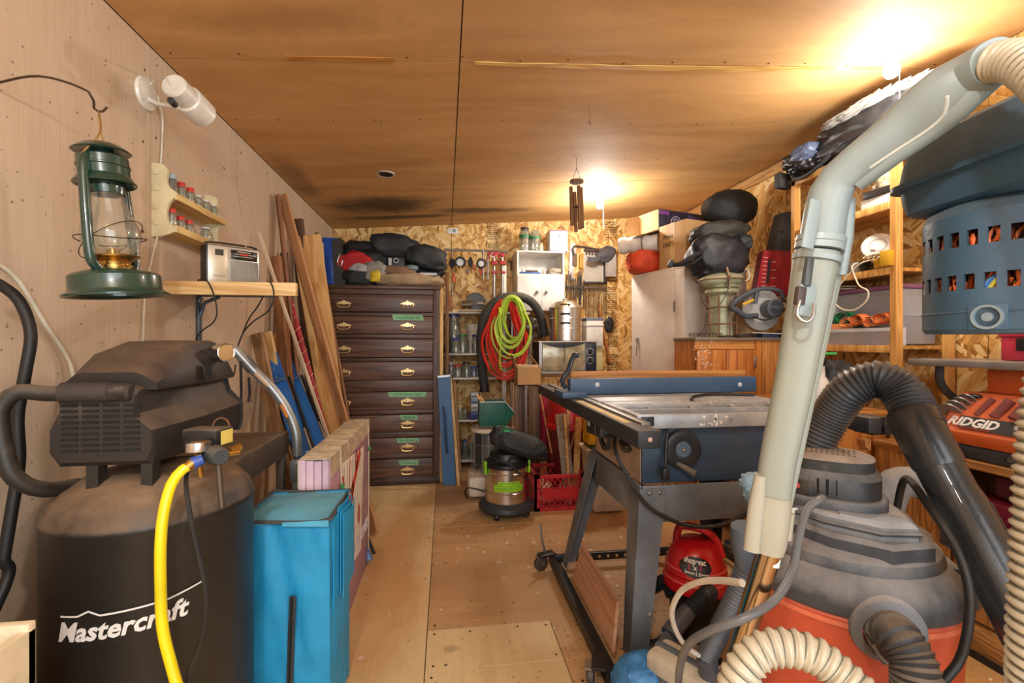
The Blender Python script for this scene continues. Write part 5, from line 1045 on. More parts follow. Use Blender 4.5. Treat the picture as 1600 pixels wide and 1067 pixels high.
cP = W(884, 530, Yo+.14); pz = b.z+.0005; SS = mat('dcdcdc', .22, 1, bump=.03, var=.08); R_ = .150
t = T('steamer_pot', 'three tier aluminium steamer pot on the toaster oven', 'pot', (cP.x, Yo+.15, pz)); o_ = (cP.x, Yo+.15, pz); hts = (.0, .105, .195, .285)
t.part('base_pan', MB().lathe([(0, 0), (R_*.92, 0), (R_*.97, .006), (R_*.97, .105), (R_, .107), (R_, .113)], o_, 48), SS)
t.part('tier', MB().lathe([(R_, .113), (R_*.97, .117), (R_*.97, .195), (R_, .197), (R_, .203)], o_, 48), SS); t.part('tier', MB().lathe([(R_, .203), (R_*.97, .207), (R_*.97, .285), (R_, .287), (R_, .293)], o_, 48), SS)
t.part('lid', MB().lathe([(R_*1.02, .293), (R_*1.02, .30), (R_*.9, .32), (R_*.7, .345), (R_*.66, .352), (R_*.4, .365), (.03, .372), (.03, .382), (0, .384)], o_, 48), mat('c9bfae', .3, .9))
for zz_ in (.315, .235, .155):
    cx = o_[0]-.045; yy = o_[1]-R_-.002; t.part('handle', MB().tube(spline([V((cx-.035, yy+.005, pz+zz_)), V((cx-.036, yy-.03, pz+zz_+.004)), V((cx+.036, yy-.03, pz+zz_+.004)), V((cx+.035, yy+.005, pz+zz_))], .015), .007, 8), BLKp)
t = T('storage_tub', 'white plastic tub with a blue grey lid on the bench behind the pot', 'tub', (W(930, 560, Yo+.3).x, Yo+.36, zt3))
xa, xb = W(915, 520, Yo+.32).x, W(941, 520, Yo+.32).x; ztu = W(930, 500, Yo+.32).z; zbench = zt3; zt3 = W(930, 541, Yo+.32).z; T('riser_box', 'pale yellow carton under the white tub behind the toaster oven', 'carton', ((xa+xb)/2, Yo+.38, zbench), mesh=MB().bx(xa-.03, xb+.0, Yo+.315, Yo+.395, zbench+.0005, zt3-.0005, .002), m=mat('d9cf9a', .7))
t.part('tub', MB().box(((xa+xb)/2, Yo+.38, (zt3+ztu)/2), (xb-xa, .18, ztu-zt3), None, .01), WHT); t.part('rim', MB().box(((xa+xb)/2, Yo+.38, ztu-.05), (xb-xa+.015, .195, .012), None, .003), WHT); t.part('lid', MB().box(((xa+xb)/2, Yo+.38, ztu+.008), (xb-xa+.01, .19, .025), None, .005), mat('6a7488', .5))
# ---------------------------------------------------------------- cardboard box on a stand of boards
CB = mat('c39a66', .75, var=.1); Yb_ = 3.78; a, b = W(808, 602, Yb_), W(846, 574, Yb_)
t = T('cardboard_box', 'small open cardboard box on top of the upright brown boards', 'box', ((a.x+b.x)/2, Yb_+.09, a.z)); xa, xb, z0, z1_ = a.x, b.x, a.z, b.z; d_ = .18
t.part('box', MB().bx(xa, xb, Yb_, Yb_+.004, z0, z1_).bx(xa, xb, Yb_+d_-.004, Yb_+d_, z0, z1_).bx(xa, xa+.004, Yb_, Yb_+d_, z0, z1_).bx(xb-.004, xb, Yb_, Yb_+d_, z0, z1_).bx(xa, xb, Yb_, Yb_+d_, z0, z0+.004), CB)
t.part('flap', MB().grid(2, 2, lambda u, v: V((xa-.03*v, Yb_+d_*u, z1_+.10*v)), .004), CB); t.part('flap', MB().grid(2, 2, lambda u, v: V((xb-.07*v, Yb_+.05+(d_-.05)*u, z1_+.085*v)), .004), CB)
t.part('packing', MB().bx(xa+.01, xb-.02, Yb_+.02, Yb_+.14, z0+.06, z1_+.02, .003), mat('d9b98a', .8))
rnd = random.Random(9); BR = [wood('7d6049', '5c4433', 2, stain=.3), wood('8b6d52', '664c38', 2, stain=.3), wood('6c5240', '4d392b', 2)]
for k, px in enumerate((800, 807, 815, 829, 835, 841)):
    w = [.035, .04, .05, .03, .045, .035][k]; x = W(px, 650, Yb_+.05).x; tp = z0-.003 if px > 802 else W(800, 598, Yb_).z
    T('plank', 'upright brown weathered board under the small cardboard box, %s' % ['leftmost', 'second from left', 'third from left', 'third from right', 'second from right', 'rightmost'][k], 'board', (x, Yb_+.06, 0), group='boards standing under the small cardboard box', mesh=MB().bx(x-w/2, x+w/2, Yb_+.03+.012*(k % 3), Yb_+.06+.012*(k % 3), 0.002, tp, .001), m=BR[k % 3])
x = W(822, 640, Yb_-.0).x; T('steel_pipe', 'galvanised pipe standing between the brown boards under the cardboard box', 'pipe', (x, Yb_+.01, 0), mesh=MB().cyl((x, Yb_+.01, .001), (x, Yb_+.01, z0-.003), .014, 14), m=mat('a9adb0', .3, .8))
T('stick', 'long thin wooden stick leaning right of the brown boards', 'stick', W(862, 710, 3.55), mesh=MB().tube([W(841, 600, 3.74), W(862, 708, 3.56)], .008, 6), m=wood('c98a58', 'a06636', 2))
T('batten', 'vertical thin stick at the left of the brown boards', 'stick', W(801, 640, Yb_), mesh=MB().tube([W(802, 600, Yb_+.01), W(800, 708, Yb_-.1)], .006, 6), m=wood('a5805c', '7a5a3c', 2))
# ---------------------------------------------------------------- kerosene heater with a green tub on it
Yk = 3.64; kx = W(771, 690, Yk).x; t = T('kerosene_heater', 'white kerosene heater with a wire guard, behind the steel vacuum', 'heater', (kx-.03, Yk+.05, 0)); c_ = V((kx-.02, Yk+.06, 0)); CR = mat('e6dcc8', .4, dust=.3)
t.part('base', MB().box(c_+V((-.01, 0, .09)), (.34, .3, .16), None, .03), CR); t.part('foot_rail', MB().tube(spline([c_+V((-.19, -.14, .012)), c_+V((-.19, -.17, .1)), c_+V((.12, -.17, .012))], .04), .006, 8), BLK)
zt_h = W(771, 668, Yk).z
t.part('burner_tube', MB().cyl(c_+V((0, 0, .17)), c_+V((0, 0, zt_h-.04)), .075, 28), mat('8fa3b0', .3, .7)); t.part('reflector', MB().lathe([(.13, .17), (.13, zt_h-.06)], c_, 28, a0=R(20), a1=R(160)), STEEL)
t.part('top_plate', MB().lathe([(0, zt_h-.03), (.14, zt_h-.035), (.15, zt_h-.03), (.15, zt_h-.005), (.14, zt_h), (0, zt_h)], c_, 36), CR)
mb = MB(); 
for k in range(12): an = 2*pi*k/12; mb.cyl(c_+V((.145*cos(an), .145*sin(an), .16)), c_+V((.145*cos(an), .145*sin(an), zt_h-.02)), .0028, 6)
for z in (.25, .4, .55): mb.tube([c_+V((.147*cos(k*pi/14), .147*sin(k*pi/14), z)) for k in range(28)], .0028, 6, closed=True)
t.part('wire_guard', mb, STEEL)['kind'] = 'stuff'
mb = MB()
for k in range(5): mb.cyl(c_+V((-.14+.07*k, -.14, zt_h+.006)), c_+V((-.14+.07*k, .14, zt_h+.006)), .003, 6)
mb.cyl(c_+V((-.16, -.12, zt_h+.010)), c_+V((.18, -.12, zt_h+.010)), .003, 6); t.part('top_grate', mb, STEEL)['kind'] = 'stuff'
a, b = W(749, 657, Yk-.05), W(789, 617, Yk-.05); zg = zt_h+.014; GTB = mat('1c6154', .5)
t = T('green_tub', 'dark green plastic tub on top of the kerosene heater', 'tub', ((a.x+b.x)/2, Yk+.03, zg)); h = b.z-a.z
t.part('wall', MB().bx(a.x, b.x, Yk-.06, Yk-.052, zg, zg+h, .002), GTB); t.part('wall', MB().bx(a.x, a.x+.008, Yk-.052, Yk+.12, zg, zg+h), GTB); t.part('wall', MB().bx(a.x+.008, b.x, Yk+.112, Yk+.12, zg, zg+h), GTB)
t.part('bottom', MB().bx(a.x+.008, b.x, Yk-.052, Yk+.112, zg, zg+.008), GTB)
t.part('chute', MB().loft([[V((b.x, Yk-.06, zg)), V((b.x, Yk-.06, zg+h)), V((b.x, Yk+.12, zg+h)), V((b.x, Yk+.12, zg))], [V((b.x+.07, Yk-.03, zg+.09)), V((b.x+.07, Yk-.03, zg+.11)), V((b.x+.07, Yk+.1, zg+.11)), V((b.x+.07, Yk+.1, zg+.09))]]), GTB)
t.part('rim', MB().tube([V((a.x, Yk-.062, zg+h)), V((b.x, Yk-.062, zg+h))], .005, 6).tube([V((b.x, Yk-.062, zg+h)), V((b.x+.075, Yk-.03, zg+.11))], .004, 6), mat('c9d2cf', .5))
for k in range(2): T('wood_stake', 'short pointed stick poking out of the green tub, %s one' % ('upper' if k == 0 else 'lower'), 'stick', (a.x+.05, Yk, zg+h), mesh=MB().tube([V((a.x+.12+.03*k, Yk+.02+.02*k, zg+.02)), V((a.x-.02+.03*k, Yk-.01+.02*k, zg+h+.06-.02*k))], .008, 6), m=PINEz)
# ---------------------------------------------------------------- steel shop vacuum
Ys = 3.25; vx = W(791, 790, Ys).x; t = T('steel_vacuum', 'stainless steel wet and dry vacuum with lime green labels, on a wheeled base', 'vacuum', (vx, Ys, 0)); o_ = (vx, Ys, 0); r_ = .15
t.part('wheel_base', MB().lathe([(0, .04), (.18, .04), (.195, .05), (.195, .07), (.185, .085), (.165, .10), (.15, .105), (0, .1)], o_, 40), mat('33373c', .45)); 
for an in (-120, -40, 60, 150):
    p = V((vx+.16*cos(R(an)), Ys+.16*sin(R(an)), .024)); t.part('caster', MB().lathe([(0, -.016), (.02, -.016), (.024, -.01), (.024, .01), (.02, .016), (0, .016)], p, 18, RZ(an+20) @ RX(90)).box(p+V((0, 0, .014)), (.012, .03, .03)), BLKp)
t.part('drum', MB().lathe([(r_, .10), (r_, .17), (r_+.003, .174), (r_, .178), (r_, .30), (r_+.003, .304), (r_, .308), (r_, .345)], o_, 48), mat('d6d6d6', .2, 1, bump=0, var=.08))
lz = .345; t.part('lid', MB().lathe([(r_+.005, lz-.01), (r_+.012, lz), (r_+.01, lz+.02), (.13, lz+.035), (.12, lz+.05), (.115, lz+.085), (.09, lz+.1), (0, lz+.105)], o_, 40), BLKp)
for an in (-160, -15): 
    p = V((vx+(r_+.012)*cos(R(an)), Ys+(r_+.012)*sin(R(an)), lz-.01)); t.part('latch', MB().box(p, (.016, .035, .09), RZ(an), .005), mat('8fd42a', .4))
LBG = mat('9bdc2a', .4)
t.part('label', MB().lathe([(r_+.0012, .19), (r_+.0012, .235)], o_, 20, a0=R(-130), a1=R(-50)), LBG); t.part('label', MB().lathe([(r_+.0016, .236), (r_+.0016, .258)], o_, 16, a0=R(-118), a1=R(-62)), LBG)
mb = MB()
for j, z in enumerate((.20, .212, .224, .245)):
    a0 = -122 if z < .236 else -112
    while a0 < (-58 if z < .236 else -68): w = random.uniform(3, 9); mb.lathe([(r_+.0022, z), (r_+.0022, z+.004)], o_, 3, a0=R(a0), a1=R(a0+w)); a0 += w+2.5
t.part('label_print', mb, mat('3a6a1a', .5))['kind'] = 'stuff'
t.part('inlet_hose', MB().tube(spline([V((vx+.02, Ys-.1, lz+.06)), V((vx+.0, Ys-.16, lz+.05)), V((vx+.07, Ys-.17, .32)), V((vx+.12, Ys-.14, .27))], .02), .005, 8), CORDB)
t.part('cord', cable([V((vx-.1, Ys-.08, lz+.05)), V((vx-.12, Ys-.11, lz+.08)), V((vx-.06, Ys-.13, lz+.05)), V((vx+.02, Ys-.15, lz+.02)), V((vx-.06, Ys-.14, lz+.06)), V((vx-.12, Ys-.1, lz+.02))], .006), CORDB)
t = T('carry_bag', 'long black tool bag with a green logo patch lying on the steel vacuum', 'bag', (vx+.1, Ys, lz+.1)); p, q_ = W(778, 690, Ys-.02), W(848, 716, Ys-.06)
m_ = (p+q_)/2; ang = math.degrees(math.atan2(p.z-q_.z, q_.x-p.x)); m_.z = max(m_.z, .46)
t.part('bag', MB().blob(m_+V((0, .02, .02)), (.20, .10, .075), 41, .16, M=RY(ang), sq=.75, fold=.5, fr=2), BLKcloth, smooth=80); t.part('bag_top', MB().blob(m_+V((-.13, .02, .075)), (.085, .07, .05), 43, .2, M=RY(ang+15), sq=.8), BLKcloth, smooth=80)
pc = W(800, 680, Ys-.075); Mf = frame(pc+V((-.03, 0, .02)), (.85, 0, -.45), (.3, .35, .85)); t.part('logo_patch', MB().grid(6, 4, lambda u, v: Mf @ V((.115*u-.05, .055*v-.028, .004+.004*sin(pi*u)))), mat('1e5a3a', .5)); t.part('logo', MB().ell((0, 0, 0), (.03, .014, .003), Mf @ Matrix.Translation((.0, 0, .009))), mat('2fae74', .5)); t.part('logo_frame', MB().tube([Mf @ V((x, y, .006)) for x, y in ((-.05, -.028), (.065, -.028), (.065, .027), (-.05, .027))], .0015, 5, closed=True), mat('52c080', .5))
# ---------------------------------------------------------------- red milk crate with offcuts
Yr = 3.235; a, b = W(836, 798, Yr), W(915, 740, Yr); xa, xb, zt4 = a.x, b.x, b.z; RP = mat('c0232e', .45, coat=.15, var=.15, dust=.12); D_ = .33
t = T('milk_crate', 'red plastic lattice crate holding wood offcuts', 'crate', ((xa+xb)/2, Yr+D_/2, 0))
def crate_side(f, L_, nm):     # f maps (s, z, depth) to world ; lattice with a middle panel
    mb = MB()
    def bar(s0, z0, s1, z1, w=.008, dp=.006):
        d = V((s1-s0, z1-z0)); n_ = V((-d.y, d.x)).normalized()*w/2; q = [(s0-n_.x, z0-n_.y), (s1-n_.x, z1-n_.y), (s1+n_.x, z1+n_.y), (s0+n_.x, z0+n_.y)]
        vs = [f(s, z, dd_) for dd_ in (0, dp) for s, z in q]; mb._add(vs, [(0, 1, 2, 3), (7, 6, 5, 4), (0, 4, 5, 1), (1, 5, 6, 2), (2, 6, 7, 3), (3, 7, 4, 0)])
    H = zt4; c = L_/2
    for z in (.012, H-.012): bar(0, z, L_, z, .024, .014)
    for z in (.075, .16): bar(0, z, L_, z, .006, .012)
    for s in (.018, L_-.018): bar(s, 0, s, H, .036, .014)
    for s in (.046, L_-.046): bar(s, .02, s, H-.02, .006, .01)
    vs = [f(s, z, dd_) for dd_ in (0, .008) for s, z in ((.06, .085), (L_-.06, .085), (L_-.05, .12), (L_-.06, .155), (.06, .155), (.05, .12))]
    mb._add(vs, [(0, 1, 2, 3, 4, 5), (11, 10, 9, 8, 7, 6)]+[(i, 6+i, 6+(i+1) % 6, (i+1) % 6) for i in range(6)])
    n_ = 7; s0, s1 = .046, L_-.046
    for k in range(n_):
        u0, u1 = s0+(s1-s0)*k/n_, s0+(s1-s0)*(k+1)/n_
        bar(u0, .165, u1, H-.024, .006); bar(u1, .165, u0, H-.024, .006); bar(u0, .024, u1, .075, .006); bar(u1, .024, u0, .075, .006)
    for sg in (0, 1):
        s = s0 if sg == 0 else s1; e = .06 if sg == 0 else L_-.06; bar(s, .075, e, .1, .005); bar(s, .16, e, .14, .005)
    t.part(nm, mb, RP)
crate_side(lambda s, z, d: V((xa+s, Yr+d, z)), xb-xa, 'lattice_side'); crate_side(lambda s, z, d: V((xa+s, Yr+D_-d, z)), xb-xa, 'lattice_side')
crate_side(lambda s, z, d: V((xa+d, Yr+s, z)), D_, 'lattice_side'); crate_side(lambda s, z, d: V((xb-d, Yr+s, z)), D_, 'lattice_side')
t.part('floor_grid', MB().bx(xa+.01, xb-.01, Yr+.01, Yr+D_-.01, .004, .012), RP)
GW = wood('a69a88', '7d7162', 2, stain=.3)
for (nm, lab, x0, y0, x1, y1, w, th_, m, Yt, Yb2) in [
    ('plank', 'wide grey weathered board standing in the red crate', 876, 647, 887, 745, .085, .02, GW, 3.42, 3.36), ('plank', 'fresh pine stick in front of the grey board in the red crate', 882, 648, 888, 748, .018, .03, PINEz, 3.38, 3.33),
    ('plank', 'pale pine batten on the right in the red crate', 904, 652, 900, 746, .045, .018, PINEz, 3.42, 3.36), ('plank', 'split pine lath with a jagged top in the red crate', 888, 638, 885, 745, .022, .012, wood('d8a877', 'b5804e', 2), 3.48, 3.42),
    ('stick', 'thin pine dowel leaning right out of the red crate', 909, 634, 884, 728, .012, .012, wood('d3a06c', 'b07a48', 2), 3.48, 3.44), ('plank', 'short dark brown block standing low in the red crate', 893, 690, 892, 745, .06, .02, wood('6f5c4c', '4f4034', 2), 3.5, 3.5)]:
    p, q_ = W(x0, y0, Yt), W(x1, y1, Yb2); d = (q_-p).normalized(); e = p+d*((p.z-.02)/-d.z); y = -d; x = V((1, 0, 0)); x = (x-y*x.dot(y)).normalized(); z = x.cross(y); M = Matrix((x, y, z)).transposed().to_4x4(); M.translation = e; L_ = (p-e).length
    T(nm, lab, 'board', e, group='offcuts in the red crate', rot=M.to_3x3(), mesh=MB().box((0, L_/2, 0), (w, L_, th_), None, .001, 1), m=m, local=True)
for k, (x, y, z) in enumerate(((.09, .1, .05), (.2, .12, .06), (.26, .2, .05), (.13, .22, .1), (.28, .09, .12), (.08, .18, .14))):
    T('wood_offcut', 'small wood offcut low in the red crate, %s' % ['front left', 'front middle', 'rear right', 'rear left', 'front right, upper', 'left edge, upper'][k], 'offcut', (xa+x, Yr+y, z-.03), group='small offcuts lying in the red crate', mesh=MB().box((xa+x, Yr+y, z), (.09, .04, .03), Euler((k*.7, k*.3, k*1.1)).to_matrix(), .001, 1), m=[PINEz, wood('e8d6b8', 'c9ae84', 2)][k % 2])
# ---------------------------------------------------------------- red drum vacuum, red coat, yellow box, white bin behind the saw
Yd = 3.66; dx = W(892, 640, Yd).x; t = T('red_drum', 'round red plastic drum under the toaster oven', 'drum', (dx, Yd, 0)); o_ = (dx, Yd, 0)
t.part('drum', MB().lathe([(0, .02), (.18, .02), (.19, .04), (.2, .50), (.205, .51)], o_, 44), mat('6e1c1c', .5)); t.part('lid', MB().lathe([(.205, .51), (.215, .52), (.215, .545), (.2, .56), (.19, .72), (.17, .76), (0, .78)], o_, 44), mat('c4151a', .35, coat=.3))
heap('red_coat', 'crimson jacket hanging behind the brown boards', 'coat', 842, 625, 860, 700, 3.92, .1, mat('b3193f', .7), 51, .25)
a, b = W(918, 700, 3.3), W(945, 652, 3.3); zt5 = W(930, 698, 3.3).z
t = T('trash_bin', 'cream plastic bin with a green liner tub under a yellow box', 'bin', (W(945, 760, 3.2).x, 3.25, 0)); cx, cy = W(947, 760, 3.2).x, 3.24
t.part('bin', MB().box((cx, cy, .225), (.27, .27, .43), RX(180), .02, taper=(.85, .85)), mat('cfbfa6', .6, dust=.3)); t.part('rim', MB().box((cx, cy, .43), (.31, .31, .03), None, .012), mat('d9c8ae', .6)); t.part('liner', MB().box((cx-.01, cy, .455), (.23, .23, .03), None, .012), mat('3d4a34', .6))
t = T('yellow_box', 'yellow plastic box with a dark cord, standing on the cream bin', 'box', (cx-.03, cy, .47)); t.part('body', MB().box((cx-.055, cy, .60), (.17, .16, .255), None, .012), mat('e3b11c', .45)); t.part('cord', cable([V((cx-.14, cy-.084, .66)), V((cx-.09, cy-.086, .65)), V((cx+.03, cy-.084, .63))], .004), CORDB); t.part('latch', MB().box((cx-.02, cy-.085, .50), (.03, .01, .04), None, .003), mat('c79a14', .5))
# wooden wind chime on the ceiling
p = W(901, 284, 3.0); t = T('wind_chime', 'wooden wind chime hanging from the ceiling left of the far bulb', 'wind chime', p); zc_ = CH(p.x)-.006; CW = wood('8a5c34', '5e3a1e', 2)
t.part('disc', MB().cyl(p+V((0, 0, -.006)), p+V((0, 0, .008)), .045, 24), CW); t.part('hanging_wire', MB().tube([p+V((-.03, 0, .008)), p+V((0, 0, .09)), V((p.x, p.y, zc_-.02)), V((p.x, p.y, zc_+.01))], .0015, 5).tube([p+V((.03, 0, .008)), p+V((0, 0, .09))], .0015, 5), mat('3a2c20', .5))
for k, (px, y0, y1) in enumerate(((892, 292, 352), (898, 300, 362), (904, 290, 358), (908, 293, 356))):
    a, b = W(px, y0, 2.99+.03*(k % 2)), W(px+2, y1, 2.99+.03*(k % 2)); t.part('chime_bar', MB().tube([a, b], .012, 6), CW); t.part('string', MB().tube([a, p+V(((k-1.5)*.02, 0, 0))], .001, 4), mat('d8c8a8', .8))
t.part('clapper', MB().box(W(901, 322, 3.0), (.05, .05, .012)), CW)
# ---------------------------------------------------------------- tall white cabinet, turned a little
WCC = mat('e3d8cc', .5, var=.08, dust=.1); A_ = V((1.71, 3.14, 0)); rotc = RZ(15.4); HC = 1.75
t = T('white_cabinet', 'tall white painted cabinet with a long door seam, in the far right corner', 'cabinet', A_, rot=rotc); TC = t
def cl(x, y, z): return t_M @ V((x, y, z))
t_M = t.M
t.part('side_panel', MB().bx(.0, .6, 0, .018, 0, HC-.02), WCC, local=True); t.part('side_panel', MB().bx(.0, .6, .582, .6, 0, HC-.02), WCC, local=True)
t.part('back_panel', MB().bx(.585, .6, .018, .582, .02, HC-.02), WCC, local=True); t.part('top', MB().bx(-.005, .605, -.004, .604, HC-.02, HC, .003), WCC, local=True)
d = t.part('door', MB().bx(-.018, -.001, .10, .598, .05, HC-.022, .002), WCC, local=True); t.part('door_stile', MB().bx(-.017, -.001, .002, .096, .02, HC-.022, .002), WCC, local=True)
t.part('hinge', MB().bx(-.024, -.016, .092, .106, 1.42, 1.50, .002), STEEL, parent=d, local=True); t.part('hinge', MB().bx(-.024, -.016, .092, .106, .4, .48, .002), STEEL, parent=d, local=True)
lw = W(1000, 531, 3.6); t.part('latch', MB().bx(-.03, -.018, .50, .53, 1.19, 1.23, .003).tube([V((-.03, .515, 1.18)), V((-.034, .515, 1.10)), V((-.03, .52, 1.08))], .004, 6), STEEL, parent=d, local=True)
def cbox(x0, x1, y0, y1, z0, z1, r=0, mb=None):
    m = MB().bx(x0, x1, y0, y1, z0, z1, r); m.b.transform(t_M); return m
G = 'things on top of the white cabinet'
heap('orange_bag', 'bright orange cloth bag lying lowest on the left of the white cabinet', 'bag', 982, 393, 1032, 429, 3.5, .26, mat('d8481e', .7, bump=.4), 61, .12, G, HC+.001, sq=.7)
t = T('paper_roll', 'thick white folded roll tied with string over the orange bag', 'roll', cl(.12, .45, HC+.16), group=G); zr_ = HC+.235
p, q_ = W(970, 388, 3.68), W(1029, 383, 3.50); p.z = q_.z = zr_
t.part('roll', MB().tube([p+(q_-p)*k/10 for k in range(11)], [.066+.006*sin(k*2.1) for k in range(11)], 18), mat('ded6cc', .8, bump=.3))
mb = MB(); dr_ = (q_-p).normalized()
for k in range(4): mb.tube([p-dr_*.006+dr_.cross(V((0, 0, 1)))*(.062-.014*k)*cos(a*pi/9)+V((0, 0, 1))*(.062-.014*k)*sin(a*pi/9) for a in range(18)], .004, 5, closed=True)
t.part('rolled_edge', mb, mat('c5bcb0', .8)); m_ = p+(q_-p)*.62; t.part('string', MB().tube([m_+dr_.cross(V((0, 0, 1)))*.075*cos(a*pi/9)+V((0, 0, 1))*.075*sin(a*pi/9) for a in range(18)], .003, 5, closed=True), mat('4a4642', .8))
t = T('printed_box', 'open cardboard box with dark purple print, on top of the white roll', 'box', cl(.15, .4, 2.06), group=G)
bxm = cbox(.02, .50, .31, .56, 2.062, 2.235, .002); t.part('box', bxm, mat('2f2a44', .5, var=.3, vs=18))
t.part('box_end', cbox(.018, .0195, .312, .558, 2.064, 2.233), CB); t.part('flap', MB().loft([[t_M @ V(v) for v in ((.018, .32, 2.07), (.018, .55, 2.07), (.014, .55, 2.075), (.014, .32, 2.075))], [t_M @ V(v) for v in ((-.10, .34, 2.03), (-.10, .52, 2.03), (-.104, .52, 2.035), (-.104, .34, 2.035))]]), CB); t.part('flap', MB().loft([[t_M @ V(v) for v in ((.016, .56, 2.07), (.016, .56, 2.233), (.012, .56, 2.233), (.012, .56, 2.07))], [t_M @ V(v) for v in ((-.06, .60, 2.09), (-.06, .60, 2.22), (-.064, .60, 2.22), (-.064, .60, 2.09))]]), CB)
Mf = t_M @ frame((.05, .3085, 2.15), (1, 0, 0), (0, 0, 1)); mb = MB()
for k in range(14):
    a = k*2*pi/14; mb.box(Mf @ V((.14+.03*cos(a), .03*sin(a)-.01, 0)), (.016, .0015, .004), (Mf.to_3x3().to_4x4() @ RZ(math.degrees(a)) @ RX(90)))
mb.tube([Mf @ V((.14+.05*cos(k*pi/12), .05*sin(k*pi/12)-.01, .001)) for k in range(24)], .003, 5, closed=True)
t.part('print_motif', mb, mat('d9d3e8', .5))['kind'] = 'stuff'
t.part('print_band', MB().box(Mf @ V((.02, .06, 0)), (.10, .002, .03), t_M.to_3x3()), mat('8b4fa0', .5)); t.part('print_band', MB().box(Mf @ V((.33, .0, 0)), (.12, .002, .12), t_M.to_3x3()), mat('5a5480', .5))
t = T('cardboard_box', 'plain brown carton hand lettered in marker at the near corner of the white cabinet', 'box', cl(.15, .14, HC), group=G)
t.part('box', cbox(.006, .33, .01, .29, HC+.001, 2.085, .002), CB); t.part('tape', cbox(.0045, .0058, .12, .17, HC+.001, 2.084), mat('d3ad74', .3)); t.part('tape', cbox(.0045, .34, .12, .17, 2.0855, 2.0865), mat('d3ad74', .3))
for k, s in enumerate(("Movie", "DVD's")): t.part('lettering', text_mb(s, .052, t_M @ frame((.004, .19, 1.99-.06*k), (0, -1, 0), (0, 0, 1)), .0005, .1, .0, sx=.85), BLKp)
t = T('tote_box', 'grey green plastic tote under the round black hood, on the white cabinet', 'tote', cl(.45, .15, HC), group=G); GG = mat('6b6f66', .6)
t.part('body', cbox(.34, .58, .03, .30, HC+.001, HC+.30, .012), GG); t.part('rim', cbox(.335, .585, .025, .305, HC+.30, HC+.32, .005), GG); q_ = cl(.50, .024, HC+.12); t.part('handle', MB().tube(spline([q_+V((-.015, 0, .05)), q_+V((-.02, -.02, .04)), q_+V((-.02, -.02, -.04)), q_+V((-.015, 0, -.05))], .02), .005, 6), BLKp)
heap('welding_hood', 'round black padded hood highest on the grey tote', 'hood', 1101, 300, 1177, 356, 3.2, .3, mat('1f2124', .6, bump=.4, bs=200), 63, .09, G, HC+.322, sq=.95, fold=.5)
# ---------------------------------------------------------------- orange cabinet, heater, saw, red box
OC = wood('c77f3c', '9a5724', 2, .7, rough=.4); OCx = wood('c98a48', '9a5c28', 0, .7, rough=.4); OAK = wood('cf8f4c', '96582a', 2, 1.1, rough=.4, ring=9)
x0, x1, y0, y1, zt6 = 1.585, 2.2, 2.80, 3.08, 1.226
t = T('orange_cabinet', 'orange stained wooden cabinet with framed doors, behind the table saw fence', 'cabinet', ((x0+x1)/2, (y0+y1)/2, 0))
t.part('carcass', MB().bx(x0+.002, x1-.002, y0+.02, y1, 0, zt6-.02), OC); t.part('top', MB().bx(x0-.01, x1+.01, y0-.02, y1, zt6-.02, zt6, .004), mat('8a7a68', .5, .3, dust=.3))
t.part('frame_rail', MB().bx(x0, x1, y0, y0+.02, zt6-.075, zt6-.02), OCx)
xd = W(1178, 560, y0).x
for a, b in ((x0+.005, (x0+xd)/2-.002), ((x0+xd)/2+.002, xd)): t.part('door', MB().bx(a, b, y0-.016, y0+.0, .2, zt6-.08, .004), OC)
t.part('side_stile', MB().bx(xd+.004, xd+.05, y0-.004, y0+.02, 0, zt6-.02), OC); t.part('oak_panel', MB().bx(xd+.055, x1, y0-.006, y0+.019, 0, zt6-.02), OAK)
t.part('hinge', MB().box(W(1180, 566, y0-.02), (.018, .012, .075), None, .003), mat('b8a890', .3, .9)); 
mb = MB(); rnd = random.Random(3)
for k in range(60): p = W(rnd.gauss(1102, 8), rnd.uniform(532, 575), y0-.017); mb.box(p, (rnd.uniform(.002, .006), .001, rnd.uniform(.003, .012)))
o = t.part('paint_splatter', mb, WHT); o['kind'] = 'stuff'
# comb of little scrolls along the top edge: a saw blade strip
mb = MB()
for k in range(9): mb.tube([W(1079+k*6, 524.5, y0-.018)+V((.009*cos(a*.7), 0, .006+.009*sin(a*.7))) for a in range(9)], .003, 5)
T('coil_binding', 'dark wire coil lying along the orange cabinet front edge', 'coil', W(1100, 526, y0-.01), mesh=mb, m=mat('3b342e', .5, .5))
Yh2 = 2.92; hx_ = W(1127, 500, Yh2).x; zb = zt6+.001; HG = mat('a8ad8e', .45, .2, dust=.25, dcol='b89a78', var=.2)
t = T('oil_heater', 'old pale green heater with wire cage and flat head, on the orange cabinet', 'heater', (hx_, Yh2, zb)); o_ = (hx_, Yh2, zb)
t.part('body', MB().lathe([(0, 0), (.085, 0), (.085, .012), (.072, .016), (.072, .28), (.09, .285), (.105, .30), (.105, .315), (.09, .325), (0, .325)], o_, 36), HG)
mb = MB()
for k in range(5): a = R(-170+k*40); mb.cyl(V((hx_+.098*cos(a), Yh2+.098*sin(a), zb+.0)), V((hx_+.098*cos(a), Yh2+.098*sin(a), zb+.30)), .0045, 6)
for z in (.09, .2): mb.tube([V((hx_+.098*cos(k*pi/14), Yh2+.098*sin(k*pi/14), zb+z)) for k in range(28)], .0045, 6, closed=True)
t.part('wire_cage', mb, mat('8a5f48', .6, .4)); t.part('head_tank', MB().ell((hx_+.0, Yh2, zb+.385), (.155, .10, .055), RY(-4), 32, 14).ell((hx_+.01, Yh2, zb+.34), (.11, .09, .02)), HG)
